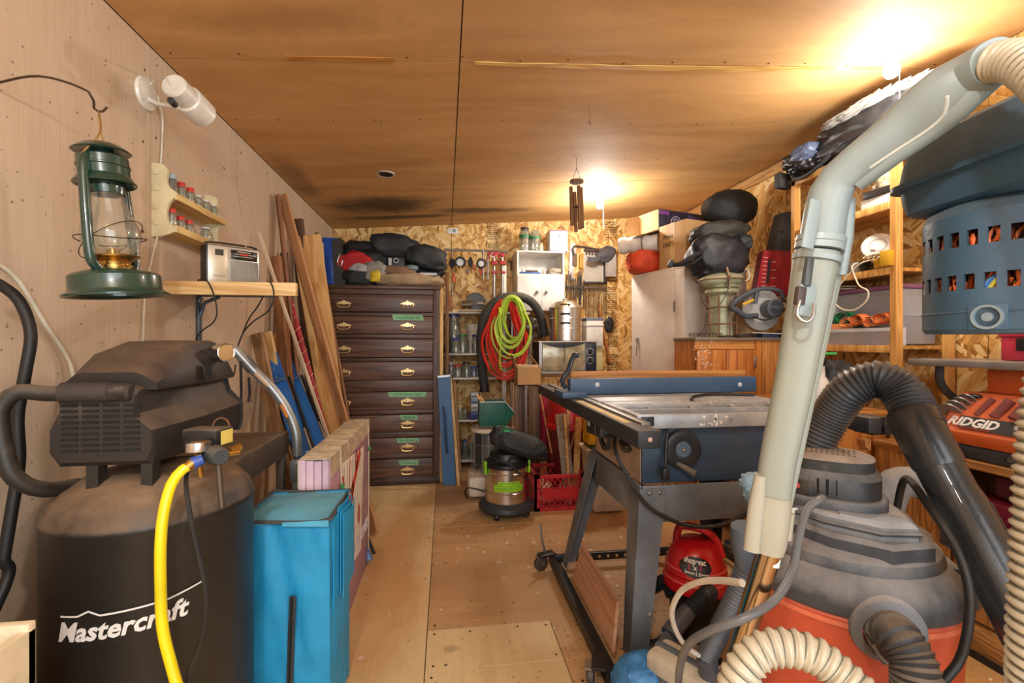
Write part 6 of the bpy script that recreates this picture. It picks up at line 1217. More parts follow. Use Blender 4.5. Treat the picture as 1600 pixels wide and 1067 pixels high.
t.part('head_band', MB().tube([V((hx_+.157*cos(k*pi/18), Yh2+.103*sin(k*pi/18), zb+.388+.006*cos(k*pi/18))) for k in range(36)], .006, 6, closed=True), mat('8a6a50', .6, .3)); t.part('head_strap', MB().tube([V((hx_-.01, Yh2-.105, zb+.32)), V((hx_-.012, Yh2-.11, zb+.39)), V((hx_-.012, Yh2-.08, zb+.46))], .008, 6), mat('a08468', .6, .3))
t.part('hook', cable([V((hx_+.15, Yh2-.04, zb+.38)), V((hx_+.17, Yh2-.05, zb+.40)), V((hx_+.165, Yh2-.05, zb+.46)), V((hx_+.19, Yh2-.05, zb+.465))], .004), STEEL)
t.part('cord', cable([W(1141, 430, 2.8), W(1136, 455, 2.78), W(1122, 478, 2.78), W(1104, 480, 2.78), W(1096, 465, 2.79), W(1094, 440, 2.8)], .0028), CORDB)
t.part('cord', cable([W(1104, 490, 2.78), W(1101, 510, 2.78), W(1094, 520, 2.78), W(1091, 525, 2.79)], .0028), CORDB)
G2 = 'black bags piled on the green heater'
heap('black_bag', 'large black nylon bag sagging over the pale green heater head', 'bag', 1080, 368, 1162, 432, 2.84, .22, mat('26282d', .45, bump=.3, bs=150, var=.3), 65, .16, G2, None, fold=.6, tilt=-10)
heap('folded_jacket', 'folded black jacket with a grey edge on top of the black bag', 'jacket', 1082, 350, 1162, 376, 2.88, .2, mat('35342f', .6, bump=.4), 66, .15, G2, None, sq=.7, tilt=-8)
heap('black_bag', 'small black pouch at the right end of the folded jacket', 'bag', 1152, 366, 1170, 390, 2.86, .1, BLKcloth, 67, .2, G2)
T('bag_strap', 'black webbing strap running from the black bag down to a buckle', 'strap', W(1048, 415, 2.9), mesh=MB().tube(spline([W(1098, 392, 2.83), W(1080, 402, 2.82), W(1062, 412, 2.85), W(1047, 414, 2.9)], .02), .014, 6).tube(spline([W(1098, 400, 2.83), W(1080, 412, 2.83), W(1052, 416, 2.9)], .02), .008, 6).box(W(1048, 412, 2.88), (.03, .02, .05), RY(30), .004), m=BLKcloth)
# circular saw, big
Yq = 2.83; cs = W(1196, 484, Yq); k_ = Yq/ray(1196, 484).y/FPX
t = T('circular_saw', 'large grey and white circular saw with a yellow lever, on the orange cabinet', 'saw', (cs.x, Yq, zt6)); SG = mat('4d525b', .5); SWh = mat('d8d6d0', .35, .3)
def sp(px, py, dy=0): return W(px, py, Yq+dy)
t.part('blade_cover', MB().lathe([(0, -.02), (.12, -.02), (.128, -.01), (.128, .02), (0, .02)], sp(1190, 482, .05), 36, RX(90)), SWh)
t.part('lower_guard', MB().lathe([(.085, -.012), (.135, -.012), (.138, .012), (.085, .012)], sp(1188, 484, .03), 30, RX(90), a0=R(150), a1=R(330)), mat('c9cbcb', .3, .6))
t.part('motor', MB().lathe([(0, 0), (.055, 0), (.06, .01), (.06, .08), (.05, .085), (0, .085)], sp(1199, 483, .03), 28, RX(90)), SG)
mb = MB()
for rr_ in (.018, .028, .038): mb.lathe([(rr_, .0855), (rr_+.004, .0855), (rr_+.004, .087), (rr_, .087)], sp(1199, 481, .03), 24, RX(90), a0=R(20), a1=R(160)); mb.lathe([(rr_, .0855), (rr_+.004, .0855), (rr_+.004, .087), (rr_, .087)], sp(1199, 481, .03), 24, RX(90), a0=R(200), a1=R(340))
t.part('vent_slots', mb, BLKp)['kind'] = 'stuff'
t.part('front_handle', MB().tube(spline([sp(1183, 493, -.02), sp(1165, 494, -.02), sp(1150, 484, -.02), sp(1142, 480, -.02), sp(1150, 470, -.02), sp(1170, 458, -.02), sp(1186, 452, -.02)], .03), .018, 10), SG)
t.part('top_handle', MB().tube(spline([sp(1180, 474, -.02), sp(1184, 454, -.02), sp(1200, 451, -.02), sp(1220, 456, -.02), sp(1222, 470, -.02), sp(1210, 478, -.02)], .03), .014, 10), SG)
t.part('lever', MB().box(sp(1169, 472, -.045), (.085, .012, .018), RY(-24), .004), mat('d6ab2e', .5)); t.part('base_plate', MB().box((sp(1190, 508).x, Yq, zt6+.028), (.22, .12, .006), RY(2)), SWh)
t.part('cord', cable([sp(1222, 465, -.03), sp(1230, 478, -.05), sp(1215, 493, -.07), sp(1195, 500, -.07), sp(1178, 495, -.06)], .005), CORDB)
t.part('logo', text_mb('(O)', .02, frame(sp(1207, 457, -.036), (1, 0, 0), (0, 0, 1)), .0005), BLKp)
T('riser_box', 'plain brown carton hidden behind the circular saw under the red box', 'box', (2.13, 3.0, zt6), mesh=MB().bx(2.03, 2.2, 2.93, 3.07, zt6+.001, 1.52, .002), m=CB)
for k, (x, y, w, dd_, h, cc, nm, lab) in enumerate([(1195, 517, .12, .06, .022, '2c3e58', 'tin', 'small dark blue tin under the circular saw'), (1222, 510, .09, .05, .05, '4a3b2e', 'brush', 'brown bristled block under the right of the circular saw'), (1160, 518, .16, .05, .018, '3a3430', 'pliers', 'dark pliers lying left of the blue tin'), (1130, 522, .1, .04, .012, '4a4642', 'wrench', 'dark wrench lying at the foot of the green heater')]):
    p = W(x, y, y0+.04); T(nm, lab, nm, (p.x, y0+.02, zt6), group='small tools on the orange cabinet', mesh=MB().box((p.x, y0+.01, zt6+h/2+.001), (w, dd_, h), RZ(6*k), .004).box((p.x+w*.2, y0+.012, zt6+h*.6+.003), (w*.4, dd_*.6, h*.9), RZ(20), .003), m=mat(cc, .5))
Yr2 = 2.95; P0 = [W(1193, 379, Yr2), W(1238, 373, Yr2), W(1238, 455, Yr2), W(1180, 450, Yr2)]
t = T('red_box', 'dark red printed carton leaning above the circular saw', 'box', P0[3]); zz0 = 1.525
P0[2].z = P0[3].z = zz0; P0[0].z = P0[1].z = 1.83
t.part('box', MB().loft([P0, [p+V((.03, .1, 0)) for p in P0]]), mat('9c1f26', .5)); mb = MB()
Mf = frame(P0[3]+V((.035, -.002, .03)), (1, 0, 0), (.12, 0, 1))
for j in range(9):
    mb.box(Mf @ V((.02+.003*j, .028*j, 0)), (.03, .0015, .004)); 
    if j % 2: mb.box(Mf @ V((.10, .028*j, 0)), (.04, .0015, .004))
t.part('print_lines', mb, mat('e3b9b0', .5))['kind'] = 'stuff'; t.part('print_panel', MB().box(Mf @ V((.065, .13, .0)), (.024, .002, .17), RY(7)), mat('3a2226', .5))
Pk = [W(1222, 332, Yr2), W(1240, 330, Yr2), W(1240, 378, Yr2), W(1208, 378, Yr2)]; Pk[2].z = Pk[3].z = 1.831
t = T('black_case', 'small black wedge shaped case standing on the dark red carton', 'case', Pk[3]); t.part('case', MB().loft([Pk, [p+V((.0, .08, 0)) for p in Pk]]), mat('35322f', .6)); t.part('catch', MB().box(W(1221, 362, Yr2-.004), (.03, .006, .008)), BLKp)
# ---------------------------------------------------------------- open shelf unit on the right wall
X0, X1, Y0, Y1 = 2.15, 2.485, 1.97, 2.66; SU = wood('dca860', 'b97f3a', 2, .9); SUy = wood('cf9850', '9a6428', 1, .9)
t = T('shelf_unit', 'tall open pine shelf unit on the right wall, behind the grey vacuum wand', 'shelf unit', ((X0+X1)/2, (Y0+Y1)/2, 0))
for y in (Y0, Y1-.03):
    for x in (X0, X1-.04): t.part('post', MB().bx(x, x+.04, y, y+.03, 0, 2.20), SU)
SZ = (2.205, 1.885, 1.565, 1.18)
for z in SZ:
    t.part('shelf', MB().bx(X0+.022, X1, Y0+.031 if z < 2.2 else Y0-.02, Y1-.031 if z < 2.2 else Y1, z-.018, z), SUy); t.part('shelf_lip', MB().bx(X0-.0, X0+.02, Y0+.03 if z < 2.2 else Y0-.02, Y1-.03 if z < 2.2 else Y1, z-.035, z+.001, .002), SU)
t.part('shelf', MB().bx(X0+.022, X1, Y0+.031, Y1-.031, .30, .32), SUy)
def heapw(name, label, cat, c_, d_, m, seed, amp=.15, group=None, rz=0, ry=0, rx=0, flat=None, sq=.8, fold=.6, fr=2.5): return T(name, label, cat, (c_[0], c_[1], c_[2]-d_[2]), group=group, mesh=MB().blob(c_, d_, seed, amp, fr=fr, M=RZ(rz) @ RX(rx) @ RY(ry), flat=flat, sq=sq, fold=fold), m=m, smooth=80)
NY = mat('2b2a2c', .35, bump=.3, bs=120, var=.3); G3 = 'bags along the top of the pine shelf unit'
heapw('garment_bag', 'long black bag lying along the top of the pine shelf unit', 'bag', (2.26, 2.17, 2.325), (.13, .42, .105), NY, 71, .14, G3, flat=-.103, sq=.85, fold=.8, fr=3.2)
heapw('sports_bag', 'black bag with a blue patch at the far end of the shelf unit top', 'bag', (2.22, 2.58, 2.30), (.12, .13, .09), NY, 73, .2, G3, flat=-.074)
heapw('blue_lining', 'blue grey lining showing in the far black bag on the shelf unit', 'cloth', (2.13, 2.53, 2.325), (.05, .09, .05), mat('5d6a86', .4), 74, .15, G3)
heapw('canvas', 'folded grey white canvas on top of the long black bag', 'cloth', (2.19, 2.15, 2.42), (.08, .24, .02), mat('b9b2a6', .7, bump=.4), 75, .25, G3, fold=1)
T('bag_strap', 'black webbing loop hanging over the front of the shelf unit top', 'strap', (2.13, 2.45, 2.2), group=G3, mesh=MB().tube(spline([V((2.16, 2.30, 2.30)), V((2.125, 2.38, 2.22)), V((2.12, 2.50, 2.185)), V((2.125, 2.60, 2.20)), V((2.15, 2.66, 2.26))], .03), .012, 6), m=BLKcloth)
T('bag_flap', 'square grey black flap hanging off the far end of the shelf unit top', 'flap', (2.10, 2.68, 2.17), group=G3, mesh=MB().box((2.14, 2.72, 2.225), (.10, .05, .10), RZ(10), .012), m=mat('3a3735', .7))
# shelf contents
for k, (z, y, r1, m) in enumerate(((1.887, 2.56, .075, '3f3c38'), (1.887, 2.48, .055, 'b4aca0'))):
    T('belt_coil', ['dark', 'pale grey'][k]+' coiled belt standing on the second shelf of the pine unit', 'belt', (2.22, y, z), group='coils on the second pine shelf', mesh=MB().lathe([(r1*.75, -.03), (r1, -.03), (r1, .03), (r1*.75, .03), (r1*.75, -.03)], (2.23, y, z+r1), 26, RY(90) @ RZ(0)), m=mat(m, .6))
heapw('cloth', 'crumpled cream cloth at the back of the second pine shelf', 'cloth', (2.33, 2.10, 1.985), (.12, .09, .09), mat('c9b894', .85, bump=.4), 77, .2, None, flat=-.088)
T('tile_stack', 'flat dark tray on white cartons on the second pine shelf', 'tray', (2.22, 2.10, 1.887), mesh=MB().box((2.22, 2.09, 1.96), (.1, .16, .035), RZ(5), .003), m=mat('2c2826', .4)); T('carton', 'low white carton under the dark tray on the second pine shelf', 'carton', (2.22, 2.1, 1.886), mesh=MB().bx(2.18, 2.28, 2.01, 2.19, 1.886, 1.941, .002), m=WHT)
z = 1.566; t = T('smoke_detector', 'round white plastic fixture propped on the third pine shelf', 'fixture', (2.2, 2.13, z)); rdm = V((-.75, -.6, .35)).normalized().to_track_quat('Z', 'Y').to_matrix(); c_ = V((2.21, 2.12, z+.125))
t.part('disc', MB().lathe([(0, .012), (.045, .014), (.07, .008), (.074, 0), (.07, -.01), (0, -.012)], c_, 32, rdm), WHT); t.part('ring', MB().lathe([(.03, .0145), (.035, .0155), (.04, .0145)], c_, 28, rdm), mat('b8b2a8', .5)); t.part('body', MB().lathe([(0, -.012), (.05, -.012), (.052, -.05), (0, -.052)], c_, 28, rdm), WHT); t.part('inner_hole', MB().box(c_+(rdm @ V((-.02, -.03, .014))), (.02, .012, .003), rdm), mat('6a4a30', .6))
for k, (y, w, h, cc) in enumerate(((2.06, .05, .05, 'd2a02a'), (2.0, .045, .075, 'd9a528'))):
    T('yellow_tin', 'mustard yellow %s at the near end of the third pine shelf' % ['low tin', 'upright packet'][k], 'tin', (2.17, y, z), group='yellow tins on the third pine shelf', mesh=MB().box((2.185 if k == 0 else 2.15, y, z+h/2+.002), (.08, w, h), RZ(8*k), .004), m=mat(cc, .5))
T('cable_loop', 'white wire loop hanging down in front of the third pine shelf', 'cord', (2.12, 2.2, 1.4), mesh=cable([V((2.18, 2.10, z+.055)), V((2.13, 2.14, z+.04)), V((2.125, 2.21, z-.01)), V((2.12, 2.28, z-.08)), V((2.12, 2.30, z-.14)), V((2.12, 2.25, z-.19)), V((2.12, 2.17, z-.2)), V((2.12, 2.10, z-.16)), V((2.12, 2.09, z-.11)), V((2.122, 2.14, z-.08)), V((2.125, 2.17, z-.03)), V((2.125, 2.19, z+.03)), V((2.16, 2.19, z+.05))], .004), m=mat('e8dcc4', .5, bump=0))
T('cable_bundle', 'bundle of cream cable wrapped round the yellow tin', 'cord', (2.15, 2.07, z+.06), mesh=cable([V((2.15+.03*sin(k*1.3), 2.07+.05*cos(k*1.1), z+.066+.006*sin(k*2.1))) for k in range(24)], .0035), m=mat('e3d3b0', .5, bump=0))
heapw('clutter', 'dark heap of brackets on the far part of the third pine shelf', 'brackets', (2.25, 2.35, z+.035), (.07, .14, .035), mat('4b4136', .6, .3), 79, .3, None, flat=-.034)
T('metal_box', 'small grey switch box with black holes on the third pine shelf', 'box', (2.19, 2.28, z), mesh=MB().box((2.19, 2.27, z+.03), (.06, .1, .055), None, .004), m=mat('9a968c', .4, .5))
# tubs on fourth shelf
z = 1.181; TB = glass('dfe3ea', .3); t = T('storage_tub', 'big translucent tub with a purple lid on the fourth pine shelf', 'tub', (2.33, 2.25, z))
t.part('tub', MB().box((2.36, 2.30, z+.145), (.24, .54, .285), RX(180), .015, taper=(.9, .94)), glass('c9cdd4', .45)); t.part('lid', MB().box((2.36, 2.30, z+.297), (.25, .56, .022), None, .006), mat('8a5a78', .4)); t.part('rim', MB().box((2.36, 2.30, z+.15), (.245, .55, .008), None, .002), TB)
t = T('storage_tub', 'low grey blue tub at the far end of the fourth pine shelf', 'tub', (2.2, 2.53, z)); t.part('tub', MB().box((2.205, 2.52, z+.085), (.07, .2, .165), None, .01), glass('a9b2c6', .55))
t = T('parts_organizer', 'clear divided organizer box with orange contents, front of the fourth pine shelf', 'box', (2.2, 2.2, z))
t.part('case', MB().bx(2.155, 2.237, 2.005, 2.40, z, z+.004).bx(2.155, 2.158, 2.005, 2.40, z+.004, z+.085).bx(2.234, 2.237, 2.005, 2.40, z+.004, z+.085).bx(2.158, 2.234, 2.005, 2.008, z+.004, z+.085).bx(2.158, 2.234, 2.397, 2.40, z+.004, z+.085), glass('f0eef0', .25)); t.part('rim', MB().bx(2.150, 2.155, 2.0, 2.405, z+.07, z+.088).bx(2.155, 2.24, 2.0, 2.005, z+.0, z+.088), glass('f4f4f6', .5))
for k, (ya_, yb_2, cc) in enumerate(((2.01, 2.12, 'e08a68'), (2.13, 2.24, 'a07a6a'), (2.25, 2.38, '8f8a92'))): t.part('contents', MB().bx(2.162, 2.23, ya_, yb_2-.004, z+.005, z+.06, .008), mat(cc, .7)); t.part('divider', MB().bx(2.158, 2.234, yb_2, yb_2+.002, z+.004, z+.08), TB)
def ribbon(name, label, pts, w, m, group=None, n0=V((0, 0, 1)), side=None):
    P = spline(pts, .02); mb = MB(); N = len(P)
    def f(u, v):
        i = min(N-1, int(u*(N-1)+.5)); tg = (P[min(i+1, N-1)]-P[max(i-1, 0)]).normalized(); s = side.normalized() if side else tg.cross(n0+V((sin(i*.35)*.8, cos(i*.27)*.8, 0))).normalized(); return P[i]+s*(v-.5)*w
    mb.grid(N-1, 2, f, .0025); return T(name, label, 'strap', pts[0], group=group, mesh=mb, m=m, smooth=80)
GS = mat('2f8a5a', .6); OS = mat('e8965a', .6); OS2 = mat('e2743c', .6); G4 = 'ratchet straps heaped over the organizer'; rnd = random.Random(12)
def coil(yc, zc, r, turns, xo, sd):
    q = random.Random(sd); return [V((2.195+xo+q.uniform(-.008, .008), yc+(r*.55+r*.45*a/(turns*8))*cos(a*pi/4)*1.25, zc+(r*.55+r*.45*a/(turns*8))*sin(a*pi/4)*.75)) for a in range(turns*8)]
for k in range(3): ribbon('webbing_strap', 'green webbing strap heaped on the organizer, %s coil' % ['left', 'middle', 'right'][k], coil(2.40-.085*k, z+.135+.02*(k % 2), .05, 2, .01*k, k), .04, GS, G4, side=V((1, .25, .15)))
for k in range(4): ribbon('webbing_strap', '%s orange webbing strap heaped on the organizer, %s' % (['pale', 'deep', 'pale', 'deep'][k], ['farthest', 'beside the green one', 'in the middle', 'nearest the post'][k]), coil(2.27-.07*k, z+.125+.012*(k % 2), .042, 2, -.01-.006*(k % 2), 10+k), .038, [OS, OS2][k % 2], G4, side=V((1, -.3, .2)))
ribbon('webbing_strap', 'pale orange strap end hanging down below the fourth pine shelf', [V((2.19, 2.25, z+.10)), V((2.15, 2.36, z+.098)), V((2.135, 2.44, z+.08)), V((2.13, 2.43, z+.02)), V((2.13, 2.40, z-.06)), V((2.13, 2.37, z-.13))], .035, OS, G4, V((1, 0, .3)))
T('cable', 'coil of white cable lying on the purple tub lid', 'cord', (2.3, 2.4, z+.31), mesh=cable([V((2.30+.05*sin(k*.9), 2.42+.06*cos(k*.9), z+.312+.002*k)) for k in range(16)], .004), m=CORDW)
# low cabinet in front of the unit, with spray bottle etc.
t = T('base_cabinet', 'low wooden cabinet between the table saw and the pine shelf unit', 'cabinet', (1.95, 2.3, 0)); t.part('carcass', MB().bx(1.76, 2.13, 2.0, 2.7, 0, .845), OC); t.part('top', MB().bx(1.74, 2.14, 1.98, 2.72, .845, .865, .003), OCx)
sb = W(1276, 640, z=.866); t = T('spray_bottle', 'white pump spray bottle with a black and green top, behind the saw', 'bottle', sb)
t.part('bottle', MB().lathe([(0, 0), (.055, 0), (.06, .008), (.06, .11), (.045, .15), (.036, .165), (.034, .215), (.03, .22), (0, .22)], sb, 28), mat('e2ddd2', .4)); t.part('collar', MB().lathe([(.034, .215), (.04, .22), (.04, .255), (.02, .26), (0, .26)], sb, 24), BLKp)
t.part('pump', MB().cyl(sb+V((0, 0, .258)), sb+V((0, 0, .31)), .012, 12).box(sb+V((0, 0, .315)), (.03, .03, .012), None, .004), BLKp); t.part('trigger', MB().box(sb+V((.035, -.01, .275)), (.11, .02, .012), RZ(-8), .004), mat('3fae5a', .5))
mb = MB()
for k in range(3): mb.box(sb+V((-.01, -.0605, .03+.025*k)), (.03, .002, .002)).box(sb+V((.005, -.0605, .04+.025*k)), (.002, .002, .018))
t.part('scale_print', mb, mat('2a7a5a', .5))['kind'] = 'stuff'
rb_ = W(1322, 616, z=.95); T('red_cap_tin', 'small red round cap beside the spray bottle', 'cap', (rb_.x, rb_.y, .866), mesh=MB().cyl((rb_.x, rb_.y, .866), (rb_.x, rb_.y, .93), .03, 20).ell((rb_.x, rb_.y, .955), (.035, .035, .035)), m=RED)
p = W(1312, 603, 2.3); t = T('yellow_sign', 'small yellow label with a black letter E behind the spray bottle', 'sign', p); t.part('plate', MB().box(p+V((0, 0, -.05)), (.09, .01, .22), None, .002), mat('e3cf2e', .5)); t.part('lettering', text_mb('E', .07, frame(p+V((-.012, -.0055, .0)), (1, 0, 0), (0, 0, 1)), .001, 0, .003), BLKp)
p = W(1362, 640, 1.99); heapw('black_bag', 'black cloth bag slumped under the corrugated hose arch', 'bag', (1.95, 2.12, .98), (.12, .1, .115), BLKcloth, 81, .14, None, flat=-.112)
T('tail_light', 'small red reflector on a grey base behind the hose arch', 'reflector', (1.83, 2.1, .866), mesh=MB().box((1.83, 2.06, .93), (.02, .04, .07), None, .006).box((1.84, 2.06, .88), (.05, .05, .028), None, .004), m=RED)
# ---------------------------------------------------------------- workbench with belt sander
BX, BZ = 2.0, .74; BW = wood('c08a50', '8a5a2c', 1, .8, rough=.5, ring=7); BWz = wood('b9803f', '7c4d22', 2, .8, rough=.5, ring=8)
t = T('workbench', 'long oak workbench along the right wall under the orange sander', 'workbench', (2.24, 1.0, 0))
P = [(0, 0), (.012, .004), (.02, .014), (.03, .018), (.03, .04), (0, .04)]
t.part('top', MB().bx(BX, 2.485, .1, 1.95, BZ-.03, BZ, .004), BW); t.part('edge_moulding', MB().prism([(x, z) for x, z in ((.0, .0), (.016, .0), (.02, .012), (.032, .02), (.034, .05), (0, .05))], 1.86, frame((BX, 1.955, BZ-.056), (-1, 0, 0), (0, 0, 1))), BW)
t.part('end_panel', MB().bx(BX+.015, 2.48, 1.90, 1.945, .05, BZ-.031), BWz); t.part('front_panel', MB().bx(BX+.012, BX+.03, 1.62, 1.90, .05, BZ-.031), BWz)
t.part('shelf', MB().bx(BX-.0, 2.48, .1, 1.62, .455, .48, .003), BW); t.part('shelf_edge', MB().bx(BX-.012, BX, .1, 1.63, .44, .482, .005), BW)
for k in range(3): t.part('drawer_front', MB().bx(BX+.008, BX+.026, .12+.5*k, .60+.5*k, .13, .43, .006), BWz)
t.part('inner_panel', MB().bx(BX+.03, 2.48, .1, 1.62, .12, .44), BWz); t.part('plinth', MB().bx(BX-.005, 2.48, .1, 1.94, .02, .12, .003), BW); t.part('floor_strip', MB().bx(BX-.02, BX+.03, .1, 1.95, .0, .02), BLKp)
MR = mat('7c1e34', .4, coat=.2)
t = T('maroon_case', 'maroon moulded tool case lying on the bench shelf, lower one', 'case', (2.2, 1.3, .481)); t.part('shell', MB().box((2.21, 1.33, .541), (.34, .5, .118), None, .03, 3), MR); t.part('seam', MB().box((2.21, 1.33, .535), (.355, .515, .014), None, .004), MR)
t = T('maroon_case', 'dark maroon tool case stacked on the lower maroon one', 'case', (2.2, 1.3, .602)); t.part('shell', MB().box((2.22, 1.28, .65), (.32, .46, .09), None, .025, 3), mat('55202c', .45)); t.part('catch', MB().box((2.055, 1.38, .64), (.02, .04, .03), None, .004), BLKp)
t = T('maroon_case', 'short red case end showing at the far end of the bench shelf', 'case', (2.06, 1.59, .481)); t.part('shell', MB().box((2.09, 1.605, .53), (.1, .024, .09), None, .01), MR)
# sander
OR = mat('d4632c', .45, dust=.12, var=.1); SX = 2.03; ya, yb = .98, 1.70
t = T('belt_sander', 'orange benchtop belt sander with a grey table, lettered front and sanding drums', 'sander', (2.2, 1.35, BZ)); S = t
t.part('base', MB().bx(SX, 2.40, ya, yb, BZ+.001, BZ+.055, .008), mat('3a3c40', .5))
secs = []
prof = [(SX-.005, BZ+.056), (SX-.012, BZ+.08), (SX-.008, BZ+.10), (SX+.015, BZ+.105), (SX+.05, BZ+.165), (SX+.10, BZ+.23), (SX+.115, BZ+.25), (SX+.36, BZ+.25), (SX+.36, BZ+.056)]
for y in (ya, yb-.02): secs.append([V((x, y, z)) for x, z in prof])
sm = lambda y, k: [V((x if x > SX+.2 else x+k*.02, y, z-(z-BZ-.056)*k*.12)) for x, z in prof]
t.part('housing', MB().loft([sm(ya, 1), sm(ya+.01, 0), sm(yb-.03, 0), sm(yb, 1)]), OR)
fn = V((-.058, 0, .05)).normalized(); 
def sface(y, s, off=.001):      # point on the sloped front: y along, s up the slope 0..1
    a, b = V((SX+.015, y, BZ+.105)), V((SX+.10, y, BZ+.23)); return a+(b-a)*s+V((-.81, 0, .58))*off
Mp = lambda y, s, off=.001: frame(sface(y, s, off), (0, -1, 0), (b_ := (sface(y, 1)-sface(y, 0))))
NP = mat('2b292a', .5); t.part('name_plate', MB()._add([sface(yb-.09, .04, .006), sface(ya+.02, .04, .006), sface(ya+.02, .42, .006), sface(yb-.075, .42, .006)], [(0, 1, 2, 3)]), NP)
yt = (W(1478, 660, X=SX+.03).y+W(1560, 680, X=SX+.03).y)/2; t.part('lettering', text_mb('RIDGID', .052, Mp(yt-.005, .23, .007), .0008, .2, .0018, sx=1.0), mat('ece7e2', .5)); t.part('logo_underline', MB().box(sface(yt-.01, .07, .008), (.001, .13, .004)), mat('c9543a', .5))
yt2 = W(1588, 690, X=SX+.03).y; t.part('warning_print', MB().box(sface(yt2, .25, .008), (.002, .012, .02)).box(sface(yt2-.02, .14, .008), (.002, .03, .004)), WHT)
DR = mat('7c4038', .85); 
for k, (px, r) in enumerate(((1536, .012), (1564, .017), (1598, .024))):
    y = W(px, 632, X=SX+.07).y; a, b = sface(y+.01, .48, r*.2), sface(y-.012, 1.02, r*.2); t.part('sanding_drum', MB().cyl(a, b, r, 18), DR)
y = W(1500, 632, X=SX+.07).y
for k in range(4): a = sface(y+.02-.012*k, .50+.14*k, .004); t.part('drum_washer', MB().lathe([(.012, -.002), (.042-.004*k, -.002), (.042-.004*k, .004), (.012, .004)], a, 20, frame((0, 0, 0), (0, -1, 0), (-.6, 0, .8)).to_3x3()), mat('8f8a88', .4, .4))
t.part('slot', MB().ell(sface(W(1517, 612, X=SX+.09).y, 1.06, .0), (.02, .032, .01)), BLKp)
t.part('rear_guard', MB().bx(SX+.18, SX+.20, ya, yb-.07, BZ+.251, BZ+.345, .004), OR); mb = MB()
for k in range(8): mb.box((SX+.179, 1.14+.05*k, BZ+.305), (.004, .016, .055), None, .001)
t.part('vent_slots', mb, GR)['kind'] = 'stuff'
t.part('work_table', MB().bx(SX+.09, SX+.40, ya-.05, 1.885, BZ+.352, BZ+.382, .004), mat('a5a3a0', .35, .6)); t.part('tilt_bracket', MB().tube(spline([V((SX+.16, 1.80, BZ+.352)), V((SX+.15, 1.79, BZ+.28)), V((SX+.15, 1.74, BZ+.22)), V((SX+.17, 1.68, BZ+.19))], .02), .016, 8), mat('2f2f31', .5)); t.part('screw', MB().cyl((SX-.002, 1.42, BZ+.03), (SX-.008, 1.42, BZ+.03), .01, 12), STEEL)
pz_ = BZ+.383; t = T('red_toolbox', 'small red metal box standing on the grey sander table', 'box', (2.3, 1.45, pz_)); t.part('body', MB().bx(2.26, 2.42, 1.25, 1.62, pz_, pz_+.095, .006), mat('b8324a', .45)); t.part('lid', MB().bx(2.255, 2.425, 1.245, 1.625, pz_+.095, pz_+.11, .004), mat('b8324a', .45)); t.part('catch', MB().bx(2.248, 2.26, 1.53, 1.56, pz_+.04, pz_+.09, .003), BLKp)
T('door_stop', 'small black rubber block fixed on the right wall above the bench', 'block', (2.49, 1.7, 1.25), mesh=MB().box((XR-.03, W(1438, 457, X=2.47).y, W(1438, 457, X=2.47).z), (.05, .06, .06), None, .006), m=BLKp)
# ---------------------------------------------------------------- table saw
ZT = .93; SBL = mat('34495f', .45, dust=.45, dcol='8a7a68', var=.2); FBL = mat('3a5878', .45, var=.08, dust=.1); CI = mat('b0b4b8', .4, .35, dust=.15, var=.25); GLG = mat('74797e', .5, .3, dust=.3, dcol='9a8a76', var=.3, vs=5); DKB = mat('33373c', .5, .3, dust=.25)
X0, X1, Y0, Y1 = .69, 1.53, 1.62, 2.62
t = T('table_saw', 'blue grey contractor table saw with a long fence, on a wheeled stand', 'table saw', (1.1, 2.0, 0)); S = t
t.part('table_top', MB().bx(X0, X1, 1.96, 2.02, ZT-.04, ZT, .002).bx(X0, X1, 2.04, 2.40, ZT-.04, ZT, .002).bx(X0, X1, 2.42, Y1, ZT-.04, ZT, .002).bx(X0, X1, 1.97, Y1-.01, ZT-.045, ZT-.012), CI)
mb = MB().bx(X0, X1, Y0, Y0+.025, ZT-.05, ZT, .002).bx(X0, X1, 1.925, 1.955, ZT-.05, ZT, .002).bx(X0, X0+.03, Y0+.025, 1.925, ZT-.05, ZT).bx(X1-.03, X1, Y0+.025, 1.925, ZT-.05, ZT).bx(X0+.03, X1-.03, 1.76, 1.78, ZT-.04, ZT)
for k in range(4): 
    a = X0+.1+k*.19; mb.tube([V((a, 1.765, ZT-.02)), V((a+.09, Y0+.03, ZT-.02))], .010, 4).tube([V((a+.09, 1.93, ZT-.02)), V((a+.02, 1.775, ZT-.02))], .010, 4)
t.part('extension_wing', mb, CI)
mb = MB(); rnd = random.Random(4)
for k in range(70): mb.box((rnd.uniform(X0+.1, X1-.1), rnd.choice([rnd.gauss(1.93, .02), rnd.gauss(2.0, .03), rnd.uniform(1.63, 1.95)]), ZT+.0004), (rnd.uniform(.004, .03), rnd.uniform(.002, .008), .0008), RZ(rnd.uniform(-60, 60)))
for k in range(14): mb.box((rnd.gauss(.98, .03), Y0-.0004, rnd.uniform(ZT-.04, ZT)), (rnd.uniform(.004, .012), .0008, rnd.uniform(.003, .012)), RY(rnd.uniform(-60, 60)))
t.part('paint_spots', mb, mat('e6e2da', .6))['kind'] = 'stuff'
t.part('bolt', MB().cyl((.735, Y0+.0, ZT-.022), (.735, Y0-.012, ZT-.022), .011, 6).box((.73, Y0-.002, ZT-.022), (.05, .006, .034), None, .004), mat('3a3c40', .4, .5)); t.part('bolt', MB().cyl((1.06, Y0, ZT-.022), (1.06, Y0-.006, ZT-.022), .007, 6), STEEL)
